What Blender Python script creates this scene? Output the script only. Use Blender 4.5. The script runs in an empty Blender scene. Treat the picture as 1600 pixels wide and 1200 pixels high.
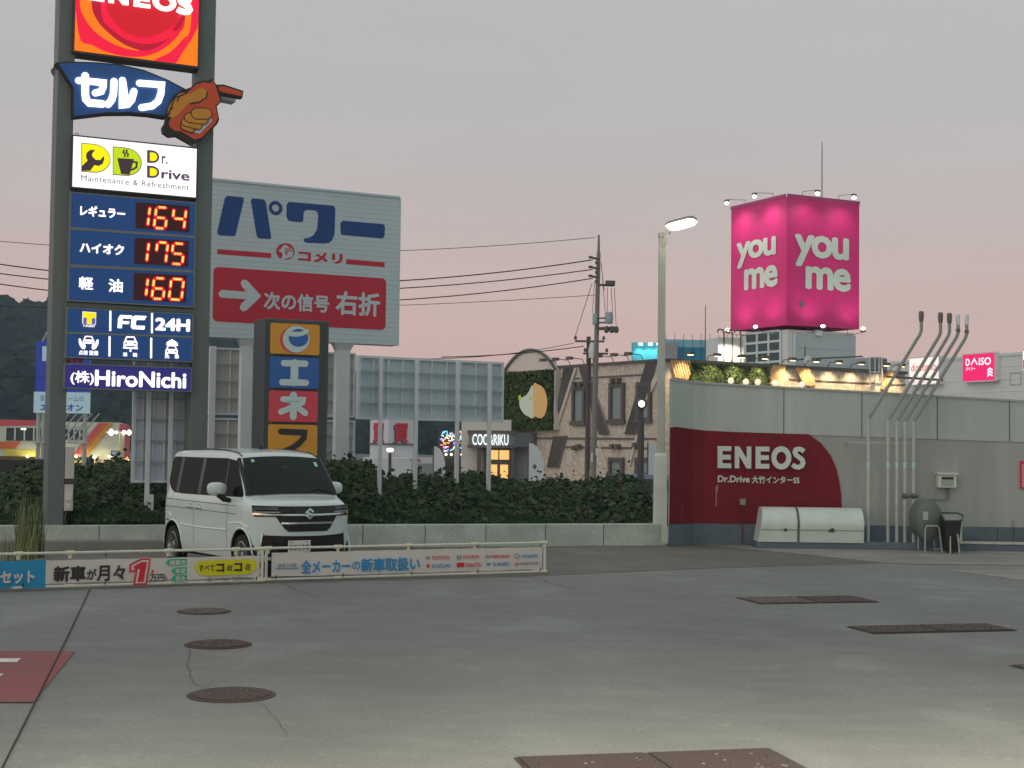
import bpy, bmesh, math, random
import numpy as np
from mathutils import Vector, Matrix
random.seed(7)
SC = bpy.context.scene
COL = SC.collection
R = math.radians

# ------------------------------------------------------------------ camera, sky, sun, exposure
FOC, HOR, ROLL, EYE = 2300.0, 696.0, 0.012, 1.80          # focal length in photo pixels, horizon row, roll, eye height
_p = math.atan((HOR - 600) / FOC)
_fw = Vector((0, math.cos(_p), math.sin(_p))); _up0 = Vector((0, -math.sin(_p), math.cos(_p))); _r0 = Vector((1, 0, 0))
RT = _r0 * math.cos(ROLL) + _up0 * math.sin(ROLL)
UP = -_r0 * math.sin(ROLL) + _up0 * math.cos(ROLL)
cd = bpy.data.cameras.new("camera"); cam = bpy.data.objects.new("camera", cd); COL.objects.link(cam)
cam.matrix_world = Matrix(((RT.x, UP.x, -_fw.x, 0), (RT.y, UP.y, -_fw.y, 0), (RT.z, UP.z, -_fw.z, EYE), (0, 0, 0, 1)))
cd.sensor_width = 36; cd.lens = FOC / 1600 * 36; cd.clip_start = 0.1; cd.clip_end = 6000
SC.camera = cam

W = bpy.data.worlds.new("World"); SC.world = W; W.use_nodes = True
nt = W.node_tree; nt.nodes.clear()
out = nt.nodes.new("ShaderNodeOutputWorld")
tc = nt.nodes.new("ShaderNodeTexCoord"); sp = nt.nodes.new("ShaderNodeSeparateXYZ")
nt.links.new(tc.outputs["Generated"], sp.inputs[0])
rp = nt.nodes.new("ShaderNodeValToRGB"); nt.links.new(sp.outputs["Z"], rp.inputs[0])
SKY = [(0.0, (.50, .33, .33)), (.05, (.595, .405, .39)), (.10, (.575, .42, .40)), (.16, (.525, .445, .44)),
       (.22, (.495, .46, .46)), (.32, (.495, .488, .478)), (.6, (.45, .475, .48)), (1.0, (.40, .45, .48))]
e = rp.color_ramp.elements
e[0].position = SKY[0][0]; e[0].color = SKY[0][1] + (1,)
e[1].position = SKY[-1][0]; e[1].color = SKY[-1][1] + (1,)
for pos, c in SKY[1:-1]:
    q = e.new(pos); q.color = c + (1,)
bg = nt.nodes.new("ShaderNodeBackground"); bg.inputs[1].default_value = 1.135
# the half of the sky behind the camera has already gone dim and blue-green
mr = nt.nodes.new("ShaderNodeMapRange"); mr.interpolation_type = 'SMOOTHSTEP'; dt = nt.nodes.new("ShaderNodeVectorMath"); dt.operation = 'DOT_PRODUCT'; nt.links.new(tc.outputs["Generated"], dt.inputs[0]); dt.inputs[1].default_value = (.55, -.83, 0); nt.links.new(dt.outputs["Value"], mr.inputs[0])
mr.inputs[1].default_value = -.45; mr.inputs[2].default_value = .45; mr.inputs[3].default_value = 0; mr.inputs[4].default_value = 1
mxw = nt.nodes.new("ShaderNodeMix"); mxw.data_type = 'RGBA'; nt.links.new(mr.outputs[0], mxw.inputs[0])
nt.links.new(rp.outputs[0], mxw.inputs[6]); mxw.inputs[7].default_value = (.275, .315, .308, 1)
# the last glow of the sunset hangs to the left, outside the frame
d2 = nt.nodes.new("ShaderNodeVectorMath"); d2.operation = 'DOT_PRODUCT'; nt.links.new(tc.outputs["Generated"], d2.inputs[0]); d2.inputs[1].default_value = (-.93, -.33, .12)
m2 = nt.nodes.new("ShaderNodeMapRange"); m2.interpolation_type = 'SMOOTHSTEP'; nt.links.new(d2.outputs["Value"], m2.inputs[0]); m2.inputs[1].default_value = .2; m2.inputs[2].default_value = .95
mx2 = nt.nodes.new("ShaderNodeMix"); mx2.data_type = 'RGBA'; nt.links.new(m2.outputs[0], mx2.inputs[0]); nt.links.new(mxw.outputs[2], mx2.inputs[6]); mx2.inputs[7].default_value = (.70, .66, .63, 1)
# very faint veils of high cloud
mpw = nt.nodes.new("ShaderNodeMapping"); mpw.inputs["Scale"].default_value = (1.2, 1.2, 7); nt.links.new(tc.outputs["Generated"], mpw.inputs[0])
nzw = nt.nodes.new("ShaderNodeTexNoise"); nzw.inputs["Scale"].default_value = 2.2; nzw.inputs["Detail"].default_value = 5; nt.links.new(mpw.outputs[0], nzw.inputs[0])
mrw = nt.nodes.new("ShaderNodeMapRange"); nt.links.new(nzw.outputs[0], mrw.inputs[0]); mrw.inputs[1].default_value = .3; mrw.inputs[2].default_value = .7; mrw.inputs[3].default_value = .965; mrw.inputs[4].default_value = 1.035
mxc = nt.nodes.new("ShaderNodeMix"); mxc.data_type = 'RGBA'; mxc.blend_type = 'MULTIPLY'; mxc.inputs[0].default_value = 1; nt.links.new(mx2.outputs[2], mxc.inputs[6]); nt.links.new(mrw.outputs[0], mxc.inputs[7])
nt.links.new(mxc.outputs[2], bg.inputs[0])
sk = nt.nodes.new("ShaderNodeTexSky"); sk.sky_type = 'NISHITA'; sk.sun_disc = False
sk.sun_elevation = R(3); sk.sun_rotation = R(200); sk.dust_density = 2
b2 = nt.nodes.new("ShaderNodeBackground"); b2.inputs[1].default_value = 0.02
nt.links.new(sk.outputs[0], b2.inputs[0])
ad = nt.nodes.new("ShaderNodeAddShader")
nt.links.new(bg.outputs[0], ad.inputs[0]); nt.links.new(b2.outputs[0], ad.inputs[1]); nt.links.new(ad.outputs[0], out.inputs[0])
sl = bpy.data.lights.new("sun", 'SUN'); sl.energy = 0.12; sl.angle = R(60); sl.color = (1, .97, .93)
so = bpy.data.objects.new("sun", sl); COL.objects.link(so); so.rotation_euler = (R(38), 0, R(-20))
SC.view_settings.view_transform = 'Standard'; SC.view_settings.look = 'None'
SC.view_settings.gamma = 1; SC.view_settings.exposure = 0; SC.view_settings.use_curve_mapping = False

# ------------------------------------------------------------------ colours, materials
def lin(c):
    c = c / 255
    return c / 12.92 if c <= .04045 else ((c + .055) / 1.055) ** 2.4
def S(r, g, b): return (lin(r), lin(g), lin(b))
def A(r, g, b, k=.36):                               # paint colour of a thing seen in that light
    c = [lin(q) / k for q in (r, g, b)]; m = max(1, max(c) / .85); return tuple(q / m for q in c)
MATS = {}
def mat(name, col, rough=.6, metal=0, emis=0, noise=None, bump=0, coat=0, spec=.5, two=None):
    if name in MATS: return MATS[name]
    m = bpy.data.materials.new(name); m.use_nodes = True; MATS[name] = m
    n = m.node_tree.nodes; l = m.node_tree.links; b = n["Principled BSDF"]
    b.inputs["Base Color"].default_value = tuple(col) + (1,)
    b.inputs["Roughness"].default_value = rough; b.inputs["Metallic"].default_value = metal
    b.inputs["Specular IOR Level"].default_value = spec
    if coat: b.inputs["Coat Weight"].default_value = coat; b.inputs["Coat Roughness"].default_value = .05
    if emis:
        b.inputs["Emission Color"].default_value = tuple(col) + (1,); b.inputs["Emission Strength"].default_value = emis
        b.inputs["Base Color"].default_value = tuple(x * .3 for x in col) + (1,)
    if noise:
        sc, am = noise[0], noise[1]; st = noise[2] if len(noise) > 2 else (1, 1, 1)
        t = n.new("ShaderNodeTexCoord"); mp = n.new("ShaderNodeMapping"); l.new(t.outputs["Object"], mp.inputs[0]); mp.inputs["Scale"].default_value = st
        a = n.new("ShaderNodeTexNoise"); a.inputs["Scale"].default_value = sc; a.inputs["Detail"].default_value = 6; a.inputs["Roughness"].default_value = .65
        l.new(mp.outputs[0], a.inputs[0])
        r = n.new("ShaderNodeValToRGB"); l.new(a.outputs[0], r.inputs[0])
        c2 = two if two else tuple(x * (1 - am) for x in col)
        c1 = tuple(min(1, x * (1 + am * .5)) for x in col)
        r.color_ramp.elements[0].position = .32; r.color_ramp.elements[0].color = tuple(c2) + (1,)
        r.color_ramp.elements[1].position = .68; r.color_ramp.elements[1].color = tuple(c1) + (1,)
        l.new(r.outputs[0], b.inputs["Base Color"])
        if bump:
            bu = n.new("ShaderNodeBump"); bu.inputs["Strength"].default_value = bump; bu.inputs["Distance"].default_value = .02
            l.new(a.outputs[0], bu.inputs["Height"]); l.new(bu.outputs[0], b.inputs["Normal"])
    return m
def emi(name, rgb, k=1.0): return mat(name, S(*rgb), .5, 0, k)

# ------------------------------------------------------------------ mesh building
class MB:
    def __init__(s): s.v = []; s.f = []; s.m = []
    def add(s, vs, fs, mi=0):
        o = len(s.v); s.v += [tuple(p) for p in vs]
        for f in fs: s.f.append([i + o for i in f]); s.m.append(mi)
        return s
    def box(s, x0, x1, y0, y1, z0, z1, mi=0):
        if x0 > x1: x0, x1 = x1, x0
        if y0 > y1: y0, y1 = y1, y0
        if z0 > z1: z0, z1 = z1, z0
        vs = [(x, y, z) for z in (z0, z1) for y in (y0, y1) for x in (x0, x1)]
        return s.add(vs, [(0, 2, 3, 1), (4, 5, 7, 6), (0, 1, 5, 4), (2, 6, 7, 3), (1, 3, 7, 5), (0, 4, 6, 2)], mi)
    def tube(s, pts, r, n=8, mi=0, cap=True):
        pts = [Vector(p) for p in pts]; rs = r if isinstance(r, (list, tuple)) else [r] * len(pts)
        o = len(s.v); prev = None
        for i, p in enumerate(pts):
            d = (pts[min(i + 1, len(pts) - 1)] - pts[max(i - 1, 0)]).normalized()
            if prev is None:
                a = d.orthogonal().normalized()
                if abs(d.z) > .9: a = (Vector((1, 0, 0)) - d * d.x).normalized()
            else:
                a = (prev - d * prev.dot(d)).normalized()
            prev = a; b = d.cross(a)
            for k in range(n):
                t = 2 * math.pi * (k + .5) / n
                s.v.append(tuple(p + (a * math.cos(t) + b * math.sin(t)) * rs[i]))
        for i in range(len(pts) - 1):
            for k in range(n):
                s.f.append([o + i * n + k, o + i * n + (k + 1) % n, o + (i + 1) * n + (k + 1) % n, o + (i + 1) * n + k]); s.m.append(mi)
        if cap:
            s.f.append([o + k for k in range(n)][::-1]); s.m.append(mi)
            s.f.append([o + (len(pts) - 1) * n + k for k in range(n)]); s.m.append(mi)
        return s
    def poly(s, pts, y, mi=0):                      # flat shape in the x-z plane facing -y
        a = sum(pts[i][0] * pts[(i + 1) % len(pts)][1] - pts[(i + 1) % len(pts)][0] * pts[i][1] for i in range(len(pts)))
        if a < 0: pts = pts[::-1]
        return s.add([(p[0], y, p[1]) for p in pts], [list(range(len(pts)))], mi)
    def prism(s, pts, y0, y1, mi=0):                # y0 nearer to the viewer
        a = sum(pts[i][0] * pts[(i + 1) % len(pts)][1] - pts[(i + 1) % len(pts)][0] * pts[i][1] for i in range(len(pts)))
        if a < 0: pts = pts[::-1]
        n = len(pts)
        vs = [(p[0], y0, p[1]) for p in pts] + [(p[0], y1, p[1]) for p in pts]
        fs = [list(range(n)), list(range(2 * n - 1, n - 1, -1))] + [[i, i + n, (i + 1) % n + n, (i + 1) % n] for i in range(n)]
        return s.add(vs, fs, mi)
    def ring(s, c, ro, ri, y, n=28, mi=0, a0=0, a1=360):
        N = n + 1; vs = []
        for k in range(N):
            t = R(a0 + (a1 - a0) * k / n)
            vs += [(c[0] + ro * math.cos(t), y, c[1] + ro * math.sin(t)), (c[0] + ri * math.cos(t), y, c[1] + ri * math.sin(t))]
        return s.add(vs, [(2 * k, 2 * k + 2, 2 * k + 3, 2 * k + 1)[::-1] for k in range(n)], mi)
    def stroke(s, pts, w, y, mi=0, depth=0, cap=6):  # ribbon with round ends along a 2-D line
        s_pts = ribbon(pts, w, cap)
        return s.prism(s_pts, y, y + depth, mi) if depth else s.poly(s_pts, y, mi)
    def lathe(s, prof, axis='z', n=20, o=(0, 0, 0), mi=0, cap=True):   # prof: (radius, height)
        b = len(s.v)
        for r, h in prof:
            for k in range(n):
                t = 2 * math.pi * k / n; c, d = r * math.cos(t), r * math.sin(t)
                p = (c, d, h) if axis == 'z' else ((d, h, c) if axis == 'y' else (h, c, d))
                s.v.append((p[0] + o[0], p[1] + o[1], p[2] + o[2]))
        for i in range(len(prof) - 1):
            for k in range(n):
                s.f.append([b + i * n + k, b + i * n + (k + 1) % n, b + (i + 1) * n + (k + 1) % n, b + (i + 1) * n + k]); s.m.append(mi)
        if cap:
            s.f.append([b + k for k in range(n)][::-1]); s.m.append(mi)
            s.f.append([b + (len(prof) - 1) * n + k for k in range(n)]); s.m.append(mi)
        return s
    def quad(s, pts, mi=0): return s.add(pts, [list(range(len(pts)))], mi)
    def build(s, name, mats, parent=None, smooth=False, bev=0, recalc=True):
        me = bpy.data.meshes.new(name); me.from_pydata(s.v, [], s.f)
        for m in (mats if isinstance(mats, (list, tuple)) else [mats]): me.materials.append(m)
        if any(s.m): me.polygons.foreach_set("material_index", s.m)
        if bev or recalc:
            bm = bmesh.new(); bm.from_mesh(me)
            if recalc == 2: bmesh.ops.recalc_face_normals(bm, faces=bm.faces)
            if bev:
                ed = [q for q in bm.edges if len(q.link_faces) == 2 and q.calc_face_angle(0) > R(30)]
                bmesh.ops.bevel(bm, geom=ed, offset=bev, segments=2, affect='EDGES', profile=.5)
            bm.to_mesh(me); bm.free()
        if smooth:
            me.polygons.foreach_set("use_smooth", [True] * len(me.polygons)); me.set_sharp_from_angle(angle=R(40))
        o = bpy.data.objects.new(name, me); COL.objects.link(o)
        if parent: o.parent = parent
        return o
def ribbon(pts, w, cap=6):
    P = [Vector((p[0], p[1])) for p in pts]; n = len(P); L = []; Rr = []
    ws = w if isinstance(w, (list, tuple)) else [w] * n
    for i in range(n):
        a = (P[i] - P[i - 1]).normalized() if i else (P[1] - P[0]).normalized()
        b = (P[i + 1] - P[i]).normalized() if i < n - 1 else a
        t = (a + b); t = t.normalized() if t.length > 1e-6 else a
        nn = Vector((-t.y, t.x)); k = 1 / max(.5, abs(nn.dot(Vector((-a.y, a.x)))))
        L.append(P[i] + nn * ws[i] / 2 * k); Rr.append(P[i] - nn * ws[i] / 2 * k)
    def arc(c, d, r):
        if not cap: return []
        a0 = math.atan2(d.y, d.x)
        return [(c.x + r * math.cos(a0 + math.pi / 2 - math.pi * k / cap), c.y + r * math.sin(a0 + math.pi / 2 - math.pi * k / cap)) for k in range(1, cap)]
    e = arc(P[-1], (P[-1] - P[-2]), ws[-1] / 2); st = arc(P[0], (P[0] - P[1]), ws[0] / 2)
    return [tuple(q) for q in L] + e + [tuple(q) for q in Rr[::-1]] + st
def rrect(x0, z0, x1, z1, r, n=4):
    pts = []
    for cx, cz, a in ((x1 - r, z1 - r, 0), (x0 + r, z1 - r, 90), (x0 + r, z0 + r, 180), (x1 - r, z0 + r, 270)):
        for k in range(n + 1):
            t = R(a + 90 * k / n); pts.append((cx + r * math.cos(t), cz + r * math.sin(t)))
    return pts
def ell(cx, cz, rx, rz, n=28, a0=0, a1=360):
    k = n if a1 - a0 == 360 else n + 1
    return [(cx + rx * math.cos(R(a0 + (a1 - a0) * i / n)), cz + rz * math.sin(R(a0 + (a1 - a0) * i / n))) for i in range(k)]
def smoothp(pts, k=4):                                # closed Catmull-Rom
    n = len(pts); o = []
    for i in range(n):
        p0, p1, p2, p3 = pts[i - 1], pts[i], pts[(i + 1) % n], pts[(i + 2) % n]
        for j in range(k):
            t = j / k
            o.append(tuple(.5 * (2 * p1[c] + (p2[c] - p0[c]) * t + (2 * p0[c] - 5 * p1[c] + 4 * p2[c] - p3[c]) * t * t + (3 * p1[c] - p0[c] - 3 * p2[c] + p3[c]) * t ** 3) for c in (0, 1)))
    return o
def thing(name, label, cat, loc=(0, 0, 0), rz=0, group=None):
    o = bpy.data.objects.new(name, None); COL.objects.link(o); o.location = loc; o.rotation_euler = (0, 0, rz); o.empty_display_size = .2
    o["label"] = label; o["category"] = cat
    if group: o["group"] = group
    return o
def tag(o, label, cat, group=None, kind=None):
    o["label"] = label; o["category"] = cat
    if group: o["group"] = group
    if kind: o["kind"] = kind
    return o
def struct(o, kind="structure"): o["kind"] = kind; return o
def copy_tree(o, parent=None):
    c = o.copy(); COL.objects.link(c)
    if parent: c.parent = parent
    for ch in list(o.children): copy_tree(ch, c)
    return c

# ------------------------------------------------------------------ text
def txt(name, s, box, y, m, parent, bold=0.0, ext=0.0, shear=0, res=3, sp=1.0):
    cu = bpy.data.curves.new(name, 'FONT'); cu.body = s; cu.size = 1; cu.resolution_u = res; cu.shear = shear; cu.space_character = sp
    ob = bpy.data.objects.new(name, cu); COL.objects.link(ob)
    dg = bpy.context.evaluated_depsgraph_get(); dg.update()
    me0 = bpy.data.meshes.new_from_object(ob.evaluated_get(dg)); bpy.data.objects.remove(ob); bpy.data.curves.remove(cu)
    n = len(me0.vertices); co = np.empty(n * 3); me0.vertices.foreach_get("co", co); co = co.reshape(-1, 3)
    polys = [list(p.vertices) for p in me0.polygons]; bpy.data.meshes.remove(me0)
    x0, x1, z0, z1 = box; lo, hi = co.min(0), co.max(0)
    K = 8 if bold > .03 else (6 if bold > 0 else 1); B = MB()
    kx = (x1 - x0) / (hi[0] - lo[0] + 2 * bold); kz = (z1 - z0) / max(1e-6, hi[1] - lo[1] + 2 * bold)
    for k in range(K):                                # heavier strokes: the same outline set down again, slightly shifted
        a = 2 * math.pi * k / K; dx, dz = (bold * math.cos(a), bold * math.sin(a)) if K > 1 else (0, 0)
        u = x0 + (co[:, 0] - lo[0] + bold + dx) * kx; v = z0 + (co[:, 1] - lo[1] + bold + dz) * kz
        B.add([(p, y - .0004 * k, q) for p, q in zip(u, v)], polys)
    o = B.build(name, m, parent, recalc=False)
    if ext:
        bm = bmesh.new(); bm.from_mesh(o.data)
        r = bmesh.ops.extrude_face_region(bm, geom=bm.faces[:])
        bmesh.ops.translate(bm, vec=(0, ext, 0), verts=[q for q in r['geom'] if isinstance(q, bmesh.types.BMVert)])
        bmesh.ops.recalc_face_normals(bm, faces=bm.faces)
        bm.to_mesh(o.data); bm.free()
    return o

# ------------------------------------------------------------------ where things stand: sight lines met with real planes
def ray(px, py): return _fw * FOC + RT * (px - 800) + UP * (600 - py)
def at(px, py, Y):
    d = ray(px, py); k = Y / d.y
    return Vector((d.x * k, Y, EYE + d.z * k))
def gnd(px, py, z=0):
    d = ray(px, py); k = (z - EYE) / d.z
    return Vector((d.x * k, d.y * k, z))
class Face:                                           # a vertical plane: u to the right along th, local y away from the viewer
    def __init__(s, px, py, Y, th, z0=0):
        p = at(px, py, Y); s.o = Vector((p.x, Y, z0)); s.th = R(th); s.u = Vector((math.cos(s.th), math.sin(s.th), 0)); s.n = Vector((math.sin(s.th), -math.cos(s.th), 0)); s.z0 = z0
    def __call__(s, px, py, off=0):
        d = ray(px, py); c = Vector((0, 0, EYE)); q = s.o + s.n * off
        k = (q - c).dot(s.n) / d.dot(s.n); p = c + d * k - s.o
        return (p.dot(s.u), p.z)
    def box(s, x0, y0, x1, y1, off=0):                # top-left and bottom-right pixels -> u0,u1,z0,z1
        a = s(x0, y0, off); b = s(x1, y1, off)
        return (a[0], b[0], b[1], a[1])
    def pts(s, P, off=0): return [s(p[0], p[1], off) for p in P]
    def thing(s, name, label, cat, group=None): return thing(name, label, cat, s.o, s.th, group)
def Z(ox, oy, k): return lambda P: [(ox + x / k, oy + y / k) for x, y in P]

# ================================================================== GROUND
concrete = mat("apron_concrete", A(109, 110, 107, .475), .8, noise=(.22, .10, (1, .6, 1)), spec=.3)
def concrete_nodes(m):                                # stains, grain and worn streaks over the base tone
    n = m.node_tree.nodes; l = m.node_tree.links; b = n["Principled BSDF"]
    src = b.inputs["Base Color"].links[0].from_socket
    t = n.new("ShaderNodeTexCoord")
    for sc, det, a, lo, hi, st in ((38, 4, .13, .35, .65, (1, 1, 1)), (9, 3, .10, .62, .72, (1, 1, 1)), (.5, 5, .10, .35, .7, (1, .6, 1)), (3, 8, .07, .42, .66, (.5, 1, 1)), (160, 2, .12, .3, .7, (1, 1, 1)), (.9, 6, .09, .57, .66, (1, .7, 1))):
        mp = n.new("ShaderNodeMapping"); l.new(t.outputs["Object"], mp.inputs[0]); mp.inputs["Scale"].default_value = st
        mp.inputs["Rotation"].default_value = (0, 0, .5)
        q = n.new("ShaderNodeTexNoise"); q.inputs["Scale"].default_value = sc; q.inputs["Detail"].default_value = det; l.new(mp.outputs[0], q.inputs[0])
        r = n.new("ShaderNodeMapRange"); r.inputs[1].default_value = lo; r.inputs[2].default_value = hi; r.inputs[3].default_value = 1 - a; r.inputs[4].default_value = 1 + a * .6
        l.new(q.outputs[0], r.inputs[0])
        mx = n.new("ShaderNodeMix"); mx.data_type = 'RGBA'; mx.blend_type = 'MULTIPLY'; mx.inputs[0].default_value = 1
        l.new(src, mx.inputs[6]); l.new(r.outputs[0], mx.inputs[7]); src = mx.outputs[2]
    l.new(src, b.inputs["Base Color"])
concrete_nodes(concrete)
asphalt = mat("asphalt", A(92, 89, 84, .40), .9, noise=(3, .12), spec=.25); concrete_nodes(asphalt)
pale_concrete = mat("pale_concrete", A(118, 116, 109, .40), .85, noise=(.8, .14), spec=.25); concrete_nodes(pale_concrete)
lot_m = mat("lot_asphalt", A(80, 82, 80, .52), .9, noise=(.3, .2))

b = MB(); b.quad([(-60, -40, 0), (60, -40, 0), (60, 31, 0), (-60, 31, 0)]); struct(b.build("concrete_apron", concrete))
b = MB()
V = [(-60, 31, 0), (60, 31, 0), (-70, 46, -1.2), (70, 46, -1.2), (-1500, 46, -1.2), (1500, 46, -1.2), (-1500, 2500, -1.2), (1500, 2500, -1.2), (-70, 31, -1.2), (70, 31, -1.2)]
b.add(V, [(0, 1, 3, 2), (4, 2, 3, 5, 7, 6)]); struct(b.build("car_park_ground", lot_m))
def sheet(name, P, m, z=.004, kind=None):
    bb = MB(); q = [gnd(x, y, z) for x, y in P]
    a = sum(q[i].x * q[(i + 1) % len(q)].y - q[(i + 1) % len(q)].x * q[i].y for i in range(len(q)))
    if a < 0: q = q[::-1]
    bb.quad([tuple(p) for p in q]); return bb.build(name, m)
struct(sheet("asphalt_strip", [(-500, 945), (0, 925), (410, 911), (853, 899), (1100, 888), (1375, 879.5), (1270, 867), (1090, 850.5), (1040, 849), (-500, 849)], asphalt))
struct(sheet("worn_concrete_strip", [(1090, 850.5), (1270, 867), (1378, 879.5), (1430, 881), (1900, 886), (1900, 862), (1600, 858), (1180, 852)], pale_concrete, .006))
struct(sheet("concrete_patch", [(1470, 890), (1560, 890.5), (1900, 896), (1900, 925), (1600, 907)], pale_concrete, .004))
crack_m = mat("crack_dark", (.025, .025, .024), .95)
def line_strip(name, P, w, z=.007, m=crack_m):
    q = [gnd(x, y) for x, y in P]; rb = []
    n = ribbon([(p.x, p.y) for p in q], w, 0)
    a = sum(n[i][0] * n[(i + 1) % len(n)][1] - n[(i + 1) % len(n)][0] * n[i][1] for i in range(len(n)))
    if a < 0: n = n[::-1]
    bb = MB(); bb.quad([(x, y, z) for x, y in n]); return bb.build(name, m)
struct(line_strip("expansion_joint", [(141, 921), (105, 998), (60, 1090), (5, 1200), (-60, 1335)], .013, .012))
def crack(P, w, seed):
    rr = random.Random(seed); o = []
    for i in range(len(P) - 1):
        for k in range(6):
            t = k / 6; j = .7 if (i + k) else 0
            o.append((P[i][0] + (P[i + 1][0] - P[i][0]) * t + rr.uniform(-4, 4) * j, P[i][1] + (P[i + 1][1] - P[i][1]) * t + rr.uniform(-1, 1) * j))
    return o + [P[-1]]
for i, (P, w) in enumerate([([(440, 912), (462, 923), (500, 934)], .008), ([(815, 900), (845, 907), (900, 922)], .008), ([(298, 1012), (292, 1042), (303, 1068), (318, 1077)], .004),
                            ([(300, 1070), (322, 1076), (335, 1064)], .003), ([(400, 1096), (420, 1110), (450, 1150)], .003), ([(1060, 1130), (1200, 1092), (1380, 1075)], .002)]):
    struct(line_strip("pavement_crack", crack(P, w, i), w, .0075))
# rusty covers
rust = mat("rusty_iron", A(74, 60, 57, .72), .8, noise=(60, .45), two=A(52, 43, 42, .72), bump=.4)
rust2 = mat("rusty_iron_worn", A(96, 86, 80, .7), .85, noise=(14, .4), two=A(66, 54, 52, .7), bump=.4)
for i, (x, y, w, lab) in enumerate([(361.5, 1084.5, 136, "large round rusty manhole cover nearest the camera on the left"), (341, 1006, 104, "middle round rusty manhole cover of three in a line"),
                                    (319, 954.5, 83, "small round rusty manhole cover closest to the banner")]):
    c = gnd(x, y, .01); r = w / FOC * c.y / 2
    t = thing("manhole_cover", lab, "manhole cover", (c.x, c.y, 0), 0, "round manhole covers")
    b = MB(); b.lathe([(r, .0), (r, .007), (r - .02, .012)], n=40); b.build("frame", rust, t)
    b = MB(); b.lathe([(r - .035, .012), (r - .035, .018), (r - .045, .019)], n=40)
    rr = random.Random(i)
    for k in range(70):
        a = rr.uniform(0, 6.28); q = (r - .07) * math.sqrt(rr.random()); x0, y0 = q * math.cos(a), q * math.sin(a); b.lathe([(.012, .019), (.009, .023)], n=6, o=(x0, y0, 0))
    b.m = [1 if k > 40 * 2 + 1 and random.random() < .15 else 0 for k in range(len(b.m))]
    b.build("lid", [rust2 if i == 2 else rust, mat("worn_stud", A(104, 92, 84, .6), .6, noise=(30, .4))], t)
for i, (P, lab) in enumerate([([(1150, 934.5), (1172, 944.5), (1372, 941.5), (1331, 932)], "rectangular rusty pit cover farthest away with cement smeared lid"),
                              ([(1322, 980), (1366, 991), (1590, 986.5), (1540, 975.5)], "rectangular rusty double pit cover in the middle right of the apron"),
                              ([(1577, 1041), (1625, 1060), (1790, 1055), (1720, 1036)], "rusty pit cover cut by the right edge of the photo"),
                              ([(803, 1185.5), (860, 1262), (1370, 1240), (1203, 1171.5)], "rusty double pit cover at the bottom edge nearest the camera")]):
    q = [gnd(*p) for p in P]
    o = q[0]; u = (q[3] - q[0]); v = (q[1] - q[0]); Lu = u.length; th = math.atan2(u.y, u.x)
    lv = abs(v.dot(Vector((-math.sin(th), math.cos(th), 0))))
    Lv = max(.5, lv); t = thing("pit_cover", lab, "pit cover", (o.x, o.y, 0), th, "rectangular pit covers")
    b = MB(); b.box(0, Lu, -Lv, 0, 0, .008); b.build("frame", rust, t)
    for k in range(2):
        b = MB(); b.box(.02 + k * Lu / 2, Lu / 2 * (k + 1) - .02, -Lv + .02, -.02, .008, .016, 0)
        rr = random.Random(i + 9 + k)
        for q_ in range(55): b.lathe([(.012, .016), (.008, .021)], n=5, o=(rr.uniform(.05, Lu / 2 - .05) + k * Lu / 2, rr.uniform(-Lv + .05, -.05), 0), mi=rr.choice((0, 0, 1)))
        b.build("lid", [rust2 if (i == 0 and k == 0) else rust, MATS["worn_stud"]], t)
# painted red ground panel with white letters strokes, worn
redp = mat("worn_red_paint", A(130, 60, 62, .75), .75, noise=(5, .3, (.25, 1, 1)), two=A(108, 80, 78, .75))
struct(sheet("red_ground_marking", [(-160, 1016), (117, 1017.5), (52, 1097), (-160, 1097)], redp, .008))
white_paint = mat("road_white", A(176, 172, 168, .5), .7, noise=(9, .18))
for P in ([(-60, 1029), (33, 1028.5), (26, 1034.5), (-60, 1035)], [(-60, 1053), (6, 1052.5), (-4, 1059.5), (-60, 1060)]):
    struct(sheet("white_ground_marking", P, white_paint, .012))

# ================================================================== LOW WALL, RED WALL
TH = 27.0
wall_c = mat("wall_concrete", A(128, 133, 127, .28), .85, noise=(1.2, .14), bump=.1); concrete_nodes(wall_c)
wall_d = mat("wall_concrete_dark", A(106, 105, 101, .36), .85, noise=(1.2, .14)); concrete_nodes(wall_d)
p0 = gnd(-420, 863); p1 = gnd(1032, 853)
th = math.atan2(p1.y - p0.y, p1.x - p0.x); L = (p1 - p0).length; p0w, p1w = p0, p1
t = thing("low_wall", "long low concrete kerb wall running behind the white car below the ivy", "wall", p0, th)
b = MB(); b.box(0, L, 0, .22, 0, .40); b.build("wall_body", wall_c, t, bev=.012)
b = MB(); b.box(0, L * .5, -.32, -.003, 0, .17); b.build("kerb_step", wall_d, t, bev=.015)
b = MB()
for k in range(1, 14): b.box(L * k / 14 - .006, L * k / 14 + .006, -.004, .1, .01, .395)
b.build("wall_joint", mat("joint_dark", (.09, .09, .088), .9), t)

# station wall: upper panels over painted lower wall, ends in a rounded corner toward the camera
WY = 27.4
F = Face(1320, 850, WY, -1.5)
wt = thing("station_wall", "tall grey panelled wall with red painted block and white lettering at its left end", "wall", F.o, F.th)
up_m = mat("wall_panel_grey", A(128, 133, 130, .38), .7, noise=(1.6, .10, (1.6, 1, .12)))
lo_m = mat("wall_render_grey", A(118, 121, 117, .39), .8, noise=(1.8, .15, (1.6, 1, .15)), bump=.1)
base_m = mat("wall_base_slate", A(68, 77, 84, .36), .75, noise=(1.5, .2))
red_m = mat("wall_red_paint", A(84, 26, 33, .36), .75, spec=.15, noise=(1.1, .2, (1, 1, .5)))
def wx(px): return F(px, 760)[0]
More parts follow.
